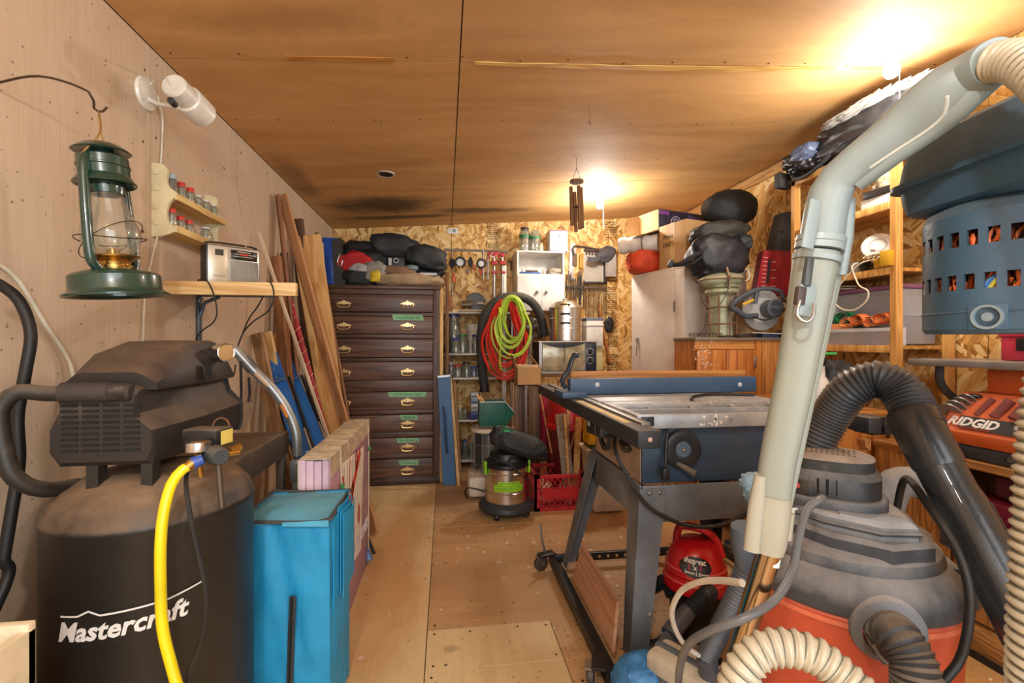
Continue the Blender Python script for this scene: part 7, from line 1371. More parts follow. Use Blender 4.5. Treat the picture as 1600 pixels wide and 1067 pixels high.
# rails
for (xa, xb, nm) in ((.60, .678, 'front_rail'), (1.545, 1.60, 'rear_rail')):
    ye = 1.40 if xa < 1 else 1.52; t.part(nm, MB().bx(xa, xb, ye, 3.0, ZT-.07, ZT-.012, .004), DKB)
t.part('ruler_tape', MB().bx(.612, .640, 1.55, 2.15, ZT-.012, ZT-.0108), mat('e3c13a', .5)); t.part('front_bar', MB().bx(.655, .688, 1.5, 2.95, ZT-.03, ZT-.004, .002), mat('8a857c', .4, .6)); t.part('rail_end_hole', MB().ell((.64, 1.3985, ZT-.04), (.008, .003, .008)), mat('caa69a', .5))
mb = MB()
for k in range(18): mb.bx(.613, .622, 1.58+.03*k, 1.583+.03*k, ZT-.0108, ZT-.0104)
t.part('ruler_marks', mb, BLKp)['kind'] = 'stuff'
# fence
YF_ = 2.28; t.part('fence', MB().bx(.62, 1.64, YF_, YF_+.06, ZT+.003, ZT+.082, .004), FBL); t.part('fence_face', MB().bx(.64, 1.62, YF_+.064, YF_+.084, ZT+.01, ZT+.115, .002), wood('c08444', '8f5c28', 0, 1))
for px in (933, 1156): p = W(px, 601, YF_); t.part('fence_screw', MB().lathe([(0, .005), (.008, .005), (.012, .002), (.012, 0), (0, 0)], p, 18, RX(90)), mat('c9d2da', .4)); 
t.part('fence_head', MB().bx(.565, .69, YF_-.06, YF_+.12, ZT-.01, ZT+.022, .006), FBL)
t.part('fence_lever', MB().tube(spline([W(884, 606, YF_-.02), W(878, 594, YF_-.03), W(888, 580, YF_-.03), W(892, 566, YF_), W(897, 556, YF_+.02)], .02), [.010]*3+[.011]*60 if 0 else .0125, 12).ell(W(899, 555, YF_+.02), (.02, .02, .015)), mat('2a3442', .4))
# cabinet body
bx0, bx1, by0, by1 = .745, 1.40, 1.70, 2.26
t.part('body', MB().bx(bx0, bx1, by0, by1, .655, ZT-.045, .004), SBL); t.part('front_face', MB().bx(bx0-.004, bx0-.0005, by0+.01, by1-.02, .66, ZT-.05), mat('b39c86', .7, dust=.3, var=.25))
hc = W(1062, 700, by0); t.part('handwheel', MB().lathe([(.03, .03), (.062, .034), (.072, .03), (.075, .022), (.07, .016), (.055, .014), (.045, .02), (.03, .018), (.03, .03)], hc, 36, RX(90)), mat('3b3c3e', .4, .5))
t.part('wheel_knob', MB().lathe([(0, .036), (.026, .036), (.032, .03), (.032, 0), (0, 0)], hc, 28, RX(90)), mat('4f6478', .4)); t.part('wheel_screw', MB().ell(hc+V((0, -.037, 0)), (.006, .004, .006)), BRASS); t.part('crank_handle', MB().tube([hc+V((-.025, -.03, -.052)), hc+V((.02, -.085, -.078))], [.009, .014], 14), mat('6f6a62', .4, .4))
# bevel gauge on the front face
gy = W(985, 705, X=bx0).y; gz = .80
t.part('bevel_slot', MB().lathe([(.05, 0), (.085, 0), (.085, .006), (.05, .006)], (bx0-.005, 1.86, .85), 24, RY(-90), a0=R(-35+180), a1=R(35+180)), GR); t.part('bevel_scale', MB().lathe([(.09, 0), (.112, 0), (.112, .004), (.09, .004)], (bx0-.005, 1.86, .85), 24, RY(-90), a0=R(-40+180), a1=R(40+180)), mat('6a655e', .5, .5)); t.part('front_handwheel', MB().lathe([(.045, .04), (.065, .045), (.07, .04), (.07, .03), (.045, .03)], (bx0, 2.02, .78), 28, RY(-90)), mat('4b4a48', .4, .5))
sw = W(938, 664, X=.655); t.part('switch_box', MB().box(sw, (.07, .19, .085), RZ(0) @ RX(-4), .008), mat('25272c', .45, dust=.2)); t.part('switch_label', MB().box(sw+V((-.036, .05, .005)), (.002, .03, .03)), mat('c9cbd6', .5)); t.part('switch_paddle', MB().box(sw+V((-.04, -.03, 0)), (.012, .06, .05), None, .004), mat('1b1c20', .4))
# stand
zs_ = .655; sk = .14
t.part('skirt', MB().bx(.735, 1.41, 1.672, 1.682, zs_-sk, zs_, .002), GLG); t.part('skirt', MB().bx(.735, 1.41, 2.28, 2.29, zs_-sk, zs_), GLG); t.part('skirt', MB().bx(.728, .737, 1.683, 2.279, zs_-sk*1.0, zs_, .002), GLG); t.part('skirt', MB().bx(1.402, 1.411, 1.683, 2.279, zs_-sk, zs_), GLG)
def leg(tx, ty, bxx, byy, sx, sy, m, w=.085):
    top = V((tx, ty, zs_-.01)); bot = V((bxx, byy, .055)); L = []
    for p, ww in ((top, w*1.25), (bot, w*.8)):
        L.append([p, p+V((sx*ww, 0, 0)), p+V((sx*ww, sy*.005, 0)), p+V((sx*.005, sy*.005, 0)), p+V((sx*.005, sy*ww, 0)), p+V((0, sy*ww, 0))])
    t.part('leg', MB().loft(L), m)
leg(.722, 1.668, .655, 1.60, 1, 1, GLG); leg(.722, 2.294, .60, 2.36, 1, -1, GLG); leg(1.418, 2.294, 1.44, 2.36, -1, -1, mat('23262b', .5)); leg(1.418, 1.668, 1.49, 1.60, -1, 1, GLG)
for x, z in ((.76, .63), (.80, .63), (.78, .545), (.76, .2)): t.part('carriage_bolt', MB().ell((x-(.02 if z < .3 else 0), 1.664-(.045 if z < .3 else 0), z), (.009, .005, .009)), mat('8a8680', .4, .5))
# mobile base
t.part('base_rail', MB().bx(.54, .565, 1.52, 2.42, .035, .075, .002).bx(.54, .60, 1.52, 2.42, .035, .04), BLKp); t.part('base_rail', MB().bx(.565, 1.50, 2.40, 2.42, .035, .075, .002), BLKp); t.part('base_rail', MB().bx(1.50, 1.525, 1.52, 2.42, .035, .075), BLKp); t.part('base_rail', MB().bx(.565, 1.5, 1.52, 1.54, .035, .075), BLKp)
mb = MB()
for k in range(18): mb.cyl((.62+k*.048, 2.399, .055), (.62+k*.048, 2.3975, .055), .008, 8)
t.part('rail_hole', mb, mat('c4a06c', .5))['kind'] = 'stuff'
def caster(x, y, rz):
    c_ = V((x, y, .04)); Mz = RZ(rz); t.part('caster_wheel', MB().lathe([(0, -.013), (.03, -.013), (.038, -.009), (.038, .009), (.03, .013), (0, .013)], c_, 24, Mz @ RX(90)), mat('3c3632', .5)); t.part('caster_fork', MB().box(c_+V((0, 0, .036)), (.05, .04, .006), Mz).box(c_+Mz.to_3x3() @ V((0, .018, .016)), (.03, .003, .045), Mz).box(c_+Mz.to_3x3() @ V((0, -.018, .016)), (.03, .003, .045), Mz), mat('b9b2a6', .3, .9)); t.part('caster_arm', MB().box(c_+V((.03, 0, .045)), (.09, .05, .012), Mz, .002), BLKp)
caster(.495, 2.40, 20); caster(.50, 1.57, 70); caster(1.56, 2.40, 0); caster(1.56, 1.57, 0)
t.part('lock_lever', MB().tube(spline([V((.52, 2.41, .09)), V((.50, 2.41, .16)), V((.495, 2.42, .235))], .02), .007, 8), STEEL)
P = [W(909, 852, X=.59), W(894, 896, X=.585), W(954, 1015, X=.585), W(965, 938, X=.59)]; P = [V((.585, 2.30, .09)), V((.60, 2.26, .24)), V((.60, 1.69, .24)), V((.585, 1.66, .085))]; P = [V((.588, W(894, 896, X=.588).y, .095)), V((.600, W(909, 852, X=.6).y, W(909, 852, X=.6).z)), V((.600, W(963, 940, X=.6).y, W(963, 940, X=.6).z)), V((.588, W(956, 1016, X=.588).y, .09))]
T('plywood_offcut', 'reddish plywood sheet standing on the black base rail by the saw legs', 'board', V((.6, 1.95, .08)), mesh=MB().loft([P, [p+V((.012, 0, 0)) for p in P]]), m=wood('b98a6c', '93654a', 1, .8, ring=3))
# cords of the saw
t.part('cord', cable([V((.70, 1.86, .83)), W(962, 705, 1.68), W(985, 752, 1.64), W(1010, 788, 1.63), W(1040, 808, 1.62), W(1075, 821, 1.62), W(1110, 823, 1.62), W(1150, 812, 1.62), W(1190, 790, 1.62), W(1230, 770, 1.64)], .0075, 10), CORDB)
pl_ = W(1041, 741, 1.64); t.part('hanging_cord', cable([W(1043, 668, 1.67), W(1041, 700, 1.66), W(1040, 728, 1.65)], .007, 10), CORDB); t.part('plug', MB().box(W(1040, 740, 1.65), (.028, .022, .045), None, .006), CORDB); t.part('plug_pins', MB().box(W(1036.5, 753, 1.65), (.003, .008, .016)).box(W(1043, 753, 1.65), (.003, .008, .016)), BRASS)
T('extension_cord', 'black cord lying across the saw table in front of the fence', 'cord', (1.3, 2.0, ZT), mesh=cable([V((1.10, 1.975, ZT+.008)), V((1.17, 2.08, ZT+.008)), V((1.28, 2.15, ZT+.008)), V((1.40, 2.14, ZT+.008)), V((1.50, 2.1, ZT+.008))], .007), m=CORDB)
t.part('rear_clamp', MB().box((1.625, 1.60, ZT-.05), (.06, .09, .07), None, .006).cyl((1.60, 1.555, ZT-.05), (1.60, 1.54, ZT-.05), .018, 16).cyl((1.66, 1.57, ZT-.06), (1.66, 1.545, ZT-.06), .024, 18).box((1.74, 1.60, ZT-.07), (.15, .02, .045), None, .003), mat('2a2a2c', .4, .3, dust=.2))
T('metal_channel', 'silver grey metal channel lying beyond the vacuum head', 'channel', (1.55, 1.5, .78), mesh=MB().bx(1.36, 1.40, 1.70, 1.95, .3, .34).box((1.62, 1.75, .795), (.09, .5, .03), RZ(8), .003), m=mat('a39c92', .35, .7)) if 0 else None
# ---------------------------------------------------------------- small red shop vacuum
sv = V((1.02, 1.80, 0)); t = T('red_shop_vacuum', 'small red and black shop vacuum under the table saw', 'vacuum', sv); fd = V((-.5, -.866, 0)); rt = V((.866, -.5, 0)); RV = mat('c4161f', .3, coat=.4, var=.08)
t.part('tank', MB().lathe([(0, .002), (.085, .002), (.092, .01), (.11, .20), (.112, .22), (0, .22)], sv, 40), mat('17171a', .4))
t.part('motor_cover', MB().lathe([(.117, .20), (.128, .205), (.13, .235), (.122, .25), (.118, .262), (.121, .27), (.112, .30), (.098, .345), (.08, .375), (.055, .388), (0, .392)], sv, 40), RV)
t.part('cover_rib', MB().lathe([(.123, .24), (.127, .244), (.123, .249)], sv, 40).lathe([(.114, .285), (.1195, .289), (.114, .294)], sv, 40), mat('e05a52', .4))
t.part('handle', MB().tube(spline([sv+rt*-.075+V((0, 0, .365)), sv+rt*-.068+V((0, 0, .415)), sv+rt*-.045+V((0, 0, .435)), sv+rt*.04+V((0, 0, .425)), sv+rt*.08+V((0, 0, .39)), sv+rt*.10+V((0, 0, .33))], .02), .0155, 12), RV)
def svf(x, z, o=0):          # point on the cover front
    r = .1195-(z-.285)*.36+.003+o; a = x/.11; d = fd*cos(a)+rt*sin(a); return sv+d*r+V((0, 0, z))
mb = MB(); n_ = 26; vs = [svf(0, .318)]+[svf(.062*cos(k*2*pi/n_), .318+.036*sin(k*2*pi/n_)*(1 if abs(cos(k*2*pi/n_)) < .8 else .9)) for k in range(n_)]
t.part('label_plate', MB()._add(vs, [(0, 1+k, 1+(k+1) % n_) for k in range(n_)]), mat('16181c', .4)); 
def svt(s, size, x, z, m, bold=.0006, sx=1, sl=-.05):
    mb = text_mb(s, size, Matrix(), .0003, 0, bold, sx=sx)
    for v in mb.b.verts: X_, Y_ = v.co.x, v.co.y; v.co = svf(x+X_, z+Y_+sl*X_, .0012+(v.co.z))
    t.part('lettering', mb, m)
svt('shop·vac', .029, -.002, .338, WHT, .001, .85); svt('1', .026, -.022, .316, mat('d8222a', .4), .001); svt('x', .024, .0, .316, WHT); svt('1', .026, .02, .316, mat('d8222a', .4), .001); svt('1', .018, -.034, .297, WHT); svt('GALLON', .007, -.017, .297, WHT); svt('1.0', .018, .01, .296, WHT); svt('PEAK HP', .006, .034, .295, WHT)
t.part('hose_port', MB().cyl(sv+fd*.10+V((.03, 0, .18)), sv+fd*.14+V((.03, 0, .165)), .036, 22), mat('1c1c1e', .5)); 
a0 = W(1108, 925, t=1.72); a1 = W(1075, 955, t=1.68); a2 = W(1045, 992, t=1.62)
t.part('hose', hose([sv+fd*.12+V((.03, 0, .17)), a0, a1], .030, .009, .16), mat('28292b', .5)); t.part('taped_tube', MB().tube([a1, a2], [.029, .030], 18), mat('55585c', .4, .4, bump=.5, bs=60))
t.part('rear_hose', hose([sv+V((-.10, .0, .16)), W(1040, 908, t=1.95), W(1018, 918, t=1.95), W(990, 925, t=1.96)], .030, .010, .18), mat('28292b', .5))
# hoses lying on the floor
T('black_hose', 'black ribbed hose curling on the floor behind the near saw leg', 'hose', W(1020, 1020, z=.03), mesh=hose([W(1045, 1003, t=1.60), W(1030, 1012, z=.04), W(1005, 1015, z=.04), W(985, 1020, z=.04)], .032, .010, .18), m=mat('242427', .5))
T('thin_cord', 'thin black cord on the floor behind the saw leg', 'cord', W(1010, 1000, z=.004), mesh=cable([W(1000, 975, z=.005), W(1008, 988, z=.005), W(1016, 1006, z=.005)], .004), m=CORDB)
t = T('ribbed_hose', 'grey black ribbed hose standing behind the chrome wand tube', 'hose', W(1110, 1020, t=1.45)); t.part('hose', hose([W(1168, 880, t=1.25), W(1152, 930, t=1.28), W(1130, 975, t=1.33), W(1104, 1025, t=1.38)], .030, .0115, .2), mat('4a4d52', .45)); t.part('hose_end', MB().tube([W(1162, 822, t=1.22), W(1164, 850, t=1.23), W(1168, 884, t=1.25)], [.030, .034, .029], 18), mat('55606c', .4))
t.part('hose_foot', MB().tube([W(1104, 1025, t=1.38), V((.80, 1.28, .03))], .03, 14), mat('4a4d52', .45))
t = T('plastic_sheet', 'crumpled bright blue plastic on the floor by the saw base', 'plastic', (.75, 1.42, 0)); t.part('body', MB().blob(W(1000, 1062, t=1.52)+V((0, 0, -.01)), (.085, .08, .075), 91, .16, sq=.75, fold=.3), mat('3f7fb8', .45), smooth=25); t.part('base', MB().bx(.70, .82, 1.36, 1.50, 0, .05, .015), mat('3f7fb8', .45))
# beige power head
ph = W(1084, 1036, t=1.42); t = T('floor_nozzle', 'beige and grey vacuum floor head lying in front of the red vacuum', 'vacuum head', (ph.x, ph.y, 0)); rz = RZ(-58); BG = mat('c9bfa6', .5, dust=.2)
c_ = V((ph.x, ph.y, ph.z-.045))
def lb(x, y, z): return c_+rz.to_3x3() @ V((x, y, z))
def lbox(x0, x1, y0, y1, z0, z1, r): 
    m = MB().bx(x0, x1, y0, y1, z0, z1, r); m.b.transform(Matrix.Translation(c_) @ rz); return m
t.part('housing', lbox(-.14, .14, -.05, .07, -.05, .035, .018), BG); t.part('bumper', lbox(-.146, .146, -.055, -.035, -.05, -.02, .008), mat('5a5f66', .5)); t.part('grey_band', lbox(-.141, .141, .0, .035, .0, .039, .01), mat('5f666f', .5)); t.part('neck', MB().tube([lb(.05, .05, .0), lb(.10, .12, .04), lb(.12, .16, .08)], [.028, .024, .02], 14), BG)
t.part('release_pedal', lbox(.06, .10, .03, .07, .035, .055, .006), mat('d8cfb8', .5)); t.part('support', MB().bx(c_.x-.06, c_.x+.06, c_.y-.05, c_.y+.05, 0, c_.z-.05), mat('3a3632', .7))
T('white_tube', 'thin cream tube arching from the chrome wand to the beige head', 'tube', W(1085, 1018, t=1.3), mesh=cable([W(1160, 911, t=.86), W(1125, 907, t=.95), W(1090, 910, t=1.05), W(1063, 925, t=1.15), W(1050, 955, t=1.22), W(1056, 985, t=1.28), W(1072, 1010, t=1.33), W(1092, 1024, t=1.36)], .0068, 10), m=mat('dcd6c8', .5, bump=0))
# ---------------------------------------------------------------- grey vacuum wand
WG = mat('909d9d', .4, var=.06, bump=.05, coat=.1); WB = mat('a39f8e', .4, var=.06, bump=.05)
t = T('vacuum_wand', 'long pale grey vacuum wand with a chrome lower tube and bent handle, in the foreground', 'vacuum wand', V((.47, .80, 0)))
p0, p1 = W(1206, 850, t=.80), W(1150, 1030, t=.83); d = (p1-p0).normalized(); pe = p0+d*((p0.z-.03)/-d.z)
t.part('chrome_tube', MB().tube([p0, pe], .0195, 24), mat('b59f86', .15, 1, bump=0, var=.03)); t.part('floor_tool', MB().box((pe.x, pe.y-.03, .022), (.26, .09, .04), RZ(8), .01), BG)
def wsec(px, py, tt, w, h, tilt=0):
    """section centre pixel, half width, half depth"""
    return (W(px, py, t=tt), w, h)
def loft_secs(S_, n=24, e=.8):
    S_ = [(c_, w*.80, h*.85) for c_, w, h in S_]
    mb = MB(); L = []
    up = V((0, 0, 1))
    for i, (c_, w, h) in enumerate(S_):
        a = S_[max(0, i-1)][0]; b = S_[min(len(S_)-1, i+1)][0]; tg = (b-a).normalized(); view = V((c_.x, c_.y, c_.z-CZ)).normalized(); x = tg.cross(view).normalized(); y = x.cross(tg)
        L.append([c_+x*w*math.copysign(abs(cos(2*pi*k/n))**e, cos(2*pi*k/n))+y*h*math.copysign(abs(sin(2*pi*k/n))**e, sin(2*pi*k/n)) for k in range(n)])
    return mb.loft(L)
t.part('lower_sleeve', loft_secs([wsec(1196, 860, .80, .034, .03), wsec(1198, 845, .80, .038, .034), wsec(1204, 800, .795, .0385, .034), wsec(1207, 775, .795, .036, .032), wsec(1209, 762, .79, .033, .03)]), WB)
t.part('sleeve_clip', loft_secs([wsec(1174, 860, .785, .016, .012), wsec(1182, 790, .785, .016, .013), wsec(1188, 742, .78, .011, .012)], 16), WB); t.part('sleeve_clip', loft_secs([wsec(1222, 840, .80, .018, .014), wsec(1228, 800, .80, .017, .014)], 16), WB)
t.part('small_catch', MB().box(W(1212, 873, t=.79), (.014, .01, .03), RY(12), .003), WHT)
t.part('main_tube', loft_secs([wsec(1208, 770, .79, .034, .03), wsec(1215, 720, .785, .034, .031), wsec(1240, 600, .775, .036, .032), wsec(1262, 480, .765, .038, .034), wsec(1274, 410, .76, .041, .036), wsec(1277, 396, .76, .041, .036)], 28, .75), WB if 0 else mat('8f9489', .4, var=.05, bump=.05))
t.part('side_rib', MB().tube([W(1318, 330, t=.765), W(1298, 450, t=.78), W(1262, 640, t=.79), W(1232, 790, t=.80)], [.016, .013, .008, .006], 10), mat('8f9489', .4, var=.05, bump=.05))
t.part('collar', loft_secs([wsec(1279, 392, .755, .044, .038), wsec(1283, 372, .755, .044, .038)]), WG); t.part('collar_joint', loft_secs([wsec(1280, 386, .755, .0432, .037), wsec(1281, 381, .755, .0443, .0382)]), mat('6a716e', .5)); t.part('collar', loft_secs([wsec(1275, 410, .755, .043, .037), wsec(1277, 402, .755, .0445, .038)]), WG)
hs = [(1284, 370, .755, .039, .036), (1290, 330, .75, .038, .035), (1297, 302, .745, .038, .035), (1312, 278, .735, .036, .034), (1345, 250, .71, .036, .034), (1400, 212, .68, .042, .038), (1450, 170, .65, .048, .042), (1490, 140, .62, .047, .042), (1525, 116, .60, .040, .038), (1545, 102, .58, .036, .034), (1556, 96, .57, .034, .032)]
t.part('bent_handle', loft_secs([wsec(*s) for s in hs], 32, .9), WG); t.part('handle_plate', MB().box(W(1268, 350, t=.70), (.02, .004, .075), RY(12), .002), WG)
t.part('fin', MB().loft([[W(1318, 300, t=.745), W(1338, 300, t=.75), W(1336, 330, t=.755), W(1322, 330, t=.755)], [W(1322, 360, t=.76), W(1331, 400, t=.765), W(1316, 425, t=.765), W(1300, 425, t=.765)]]) if 0 else loft_secs([wsec(1326, 312, .755, .012, .014), wsec(1320, 370, .76, .015, .014), wsec(1312, 430, .765, .012, .012)], 14), WG)
t.part('grip_line', MB().tube(spline([W(1480, 150, t=.578), W(1476, 178, t=.59), W(1450, 203, t=.61), W(1405, 232, t=.638), W(1360, 262, t=.67)], .02), .0022, 6), mat('cfd6d0', .3)); t.part('under_grip', MB().tube(spline([W(1528, 138, t=.595), W(1500, 168, t=.61), W(1455, 203, t=.645), W(1395, 243, t=.68), W(1338, 285, t=.72)], .02), .015, 14), WG)
t.part('slide_catch', MB().box(W(1262, 425, t=.715), (.012, .01, .045), RY(8), .003), mat('4b4f4f', .4)); t.part('clip', MB().box(W(1258, 470, t=.72), (.03, .012, .05), RY(8), .004), WG); t.part('clip_block', MB().box(W(1250, 462, t=.712), (.014, .01, .028), RY(8), .002), mat('4a3f3a', .5)); t.part('wire_bail', MB().tube(spline([W(1250, 470, t=.705), W(1245, 492, t=.70), W(1258, 503, t=.70), W(1270, 495, t=.70), W(1272, 474, t=.705)], .008), .0028, 8), STEEL)
# ---------------------------------------------------------------- beige corrugated hose (from the wand, out of view, back along the floor)
HB = mat('b3aa94', .4, coat=.2, dust=.1, var=.12); HBr = mat('6b6a5c', .5)
def cor_hose(t, pts, r, pitch, m, m2, nm='hose'):
    p = resample(spline(pts, .01), pitch/6); pr = [.92, 1.0, 1.0, .92, .84, .84]; t.part(nm, MB().tube(p, [r*pr[i % 6] for i in range(len(p))], 20), m, smooth=50)
    mb = MB(); P2 = resample(spline(pts, .01), pitch)
    for i in range(1, len(P2)-1):
        tg = (P2[i+1]-P2[i-1]).normalized(); x = tg.orthogonal().normalized(); y = tg.cross(x); c_ = P2[i]+tg*(pitch*.75); mb.tube([c_+(x*cos(a*pi/8)+y*sin(a*pi/8))*r*.865 for a in range(16)], pitch*.09, 4, closed=True)
    t.part(nm+'_wire', mb, m2)['kind'] = 'stuff'
t = T('corrugated_hose', 'cream corrugated vacuum hose leaving the wand and looping past the right edge to the floor', 'hose', V((.5, .4, 0)))
cor_hose(t, [W(1552, 98, t=.57), W(1580, 94, t=.55), W(1612, 106, t=.52), W(1660, 155, t=.48), W(1705, 260, t=.45), W(1700, 400, t=.44), W(1660, 560, t=.44), W(1640, 680, t=.44), W(1630, 850, t=.44), W(1624, 1000, t=.44), W(1622, 1150, t=.45)], .0235, .0105, HB, HBr)
cor_hose(t, [W(1622, 1150, t=.45), W(1560, 1260, t=.48), W(1450, 1200, t=.52), W(1380, 1120, t=.55), W(1320, 1060, t=.58), W(1265, 1020, t=.60), W(1205, 1012, t=.61), W(1165, 1040, t=.61), W(1145, 1100, t=.61), W(1150, 1200, t=.62), W(1180, 1400, t=.65), V((.5, .66, .04)), V((.75, .62, .035))], .0235, .0125, HB, HBr, 'lower_hose')
# ---------------------------------------------------------------- big orange and black vacuum
vc = V((1.05, 1.12, 0)); t = T('large_shop_vacuum', 'big orange drum vacuum with a dusty black lid and motor head', 'vacuum', vc)
OV = mat('c8563a', .5, dust=.2, dcol='c9a08c', var=.12); LV = mat('45474b', .55, dust=.9, dcol='9a9692', var=.25); LVl = mat('77797c', .6, dust=1, dcol='b5b1ae', var=.15)
t.part('drum', MB().lathe([(0, .05), (.205, .05), (.22, .06), (.237, .30), (.249, .56), (.253, .575), (.247, .582), (0, .58)], vc, 64), OV)
t.part('drum_band', MB().lathe([(.2505, .555), (.254, .56), (.252, .57)], vc, 64), mat('d9704f', .5))
for a in (45, 135, 225, 315): p = vc+V((.2*cos(R(a)), .2*sin(R(a)), .028)); t.part('caster', MB().lathe([(0, -.016), (.024, -.016), (.028, -.01), (.028, .01), (.024, .016), (0, .016)], p, 18, RX(90)).box(p+V((0, 0, .02)), (.03, .045, .02), None, .004), BLKp)
t.part('lid', MB().lathe([(.254, .583), (.257, .59), (.256, .615), (.246, .642), (.222, .663), (.212, .667), (.21, .677), (.205, .69), (.19, .70), (0, .705)], vc, 64), LV)
va = math.degrees(math.atan2(-vc.y, -vc.x)); fd = V((cos(R(va)), sin(R(va)), 0)); rt = V((-fd.y, fd.x, 0))
def vp(x, y, z): return vc+rt*x+fd*y+V((0, 0, z))     # x right as seen, y towards the camera
def poly(P, z0, z1, k=.93, bev=0):
    cx = sum(p[0] for p in P)/len(P); cy = sum(p[1] for p in P)/len(P)
    return MB().loft([[vp(x, y, z0) for x, y in P], [vp(x, y, z0+(z1-z0)*.75) for x, y in P], [vp(cx+(x-cx)*k, cy+(y-cy)*k, z1) for x, y in P]])
t.part('upper_lid', poly([(-.19, -.06), (-.16, .08), (-.02, .165), (.10, .175), (.18, .10), (.185, 0), (.12, -.14), (-.1, -.15)], .695, .735), LV); t.part('motor_base', poly([(-.165, -.04), (-.15, .06), (-.03, .135), (.08, .15), (.15, .11), (.145, .03), (.10, -.08), (-.1, -.12)], .735, .775), LVl)
t.part('base_edge', MB().tube([vp(x*1.01, y*1.01, .752) for x, y in [(-.165, -.04), (-.15, .06), (-.03, .135), (.08, .15), (.15, .11), (.145, .03), (.10, -.08), (-.1, -.12)]], .006, 6, closed=True), LV)
def rnd_poly(cx, cy, a, b, n=28, e=.7): return [(cx+a*math.copysign(abs(cos(2*pi*k/n))**e, cos(2*pi*k/n)), cy+b*math.copysign(abs(sin(2*pi*k/n))**e, sin(2*pi*k/n))) for k in range(n)]
t.part('cap_ring', poly(rnd_poly(-.035, .0, .138, .115), .775, .80, .97), LV); t.part('motor_cap', poly(rnd_poly(-.035, -.005, .125, .102), .80, .865, .9), mat('2c2c2d', .5, dust=.7, dcol='9a9590')); t.part('cap_top', poly(rnd_poly(-.035, -.01, .112, .092), .865, .90, .82), mat('2f2e2d', .6, dust=1, dcol='b8a898'))
mb = MB()
for k in range(15): a = R(20+k*9.5); mb.box(vp(-.035+.120*cos(a), -.005+.098*sin(a), .828), (.007, .012, .04), RZ(va+90+math.degrees(a)-90+90 if 0 else 0))
for k in range(9): mb.box(vp(-.14+.006*k, .035+.0062*k, .874), (.022, .004, .02), RZ(va+40))
t.part('cooling_fins', mb, GR)['kind'] = 'stuff'
mb = MB()
for k in range(12):
    for j in range(4): mb.box(vp(-.10+.012*k, -.05+.026*j, .9008), (.006, .004, .002), RZ(va))
t.part('top_louvres', mb, mat('5a5048', .8))['kind'] = 'stuff'
t.part('switch_housing', poly([(-.125, .035), (-.12, .085), (-.065, .11), (-.045, .09), (-.05, .05)], .80, .838, .95), mat('2a2a2b', .5, dust=.35)); t.part('red_switch', MB().box(vp(-.098, .096, .822), (.026, .012, .014), RZ(va+65), .004), mat('c5504a', .4))
t.part('front_tray', poly([(-.01, .085), (.0, .135), (.075, .142), (.13, .10), (.12, .07)], .774, .779, .9), mat('9a9ea3', .6)); t.part('side_latch', MB().box(vp(.235, .02, .62), (.03, .06, .09), RZ(va), .006), LV); t.part('side_latch', MB().box(vp(-.235, .03, .62), (.03, .06, .09), RZ(va), .006), LV)
t.part('warning_label', MB().box(vp(-.10, .10, .755), (.004, .04, .014), RZ(va+28)), WHT)
mb = MB()
for k in range(16): mb.box(vp(-.03+.011*(k % 8)+.006*(k//8), .19+.008*(k//8), .672-.002), (.008, .003, .008), RZ(va+90))
t.part('vent_slots', mb, GR)['kind'] = 'stuff'
# inlet and hose
ip = W(1382, 950, t=1.03); idr = (V((ip.x, ip.y, 0))-V((vc.x, vc.y, 0))).normalized(); idr = (idr+V((0, 0, -.12))).normalized(); q_ = idr.to_track_quat('Z', 'Y').to_matrix(); io = V((vc.x, vc.y, .60))+idr*.225
t.part('inlet_collar', MB().lathe([(.075, 0), (.072, .03), (.062, .035), (.052, .036), (.05, .02)], io, 32, q_), LVl); t.part('inlet_ring', MB().lathe([(0, .02), (.046, .02), (.048, .045), (.046, .075), (.04, .078), (0, .08)], io, 28, q_), mat('8f9294', .5, dust=.4)); mb = MB()
for k in range(12): a = k*pi/6; mb.box(io+q_ @ V((.048*cos(a), .048*sin(a), .06)), (.006, .006, .026), q_)
t.part('grip_ribs', mb, mat('5c5e60', .5))['kind'] = 'stuff'
hp_ = [io+idr*.07, W(1398, 990, t=.90), W(1425, 1030, t=.86), W(1432, 1080, t=.85), W(1420, 1160, t=.88), W(1380, 1260, t=.95), V((.75, .78, .05)), V((.55, .95, .045))]
t.part('front_hose', hose(hp_, .040, .0095, .13, 20), mat('2f3033', .5, dust=.35)); 
t.part('outlet_elbow', MB().tube(spline([vp(.10, -.10, .74), vp(.13, -.16, .80), vp(.20, -.22, .80)], .02), .042, 18), LVl)
t.part('rear_hose', hose([vp(.19, -.21, .80), vp(.24, -.26, .79), vp(.27, -.34, .74), vp(.25, -.42, .6), vp(.1, -.5, .35), vp(0, -.45, .05)] if 0 else [vp(.19, -.21, .80), vp(.25, -.24, .775), vp(.28, -.27, .72), vp(.28, -.28, .62)], .046, .012, .14, 18), mat('2f3033', .5, dust=.2))
for s, aa in (('13 GAL', va-2),):
    def wv(v, rr=.2535-.013): a = v.x/.25+R(va+8); z = .40+v.y; rad = .2205+(z-.06)*.0545+.0012; return V((vc.x+cos(a)*(rad+v.z), vc.y+sin(a)*(rad+v.z), z))
    t.part('lettering', text_mb(s, .075, Matrix(), .0004, .2, .002, warp=wv), mat('3a2a26', .5))
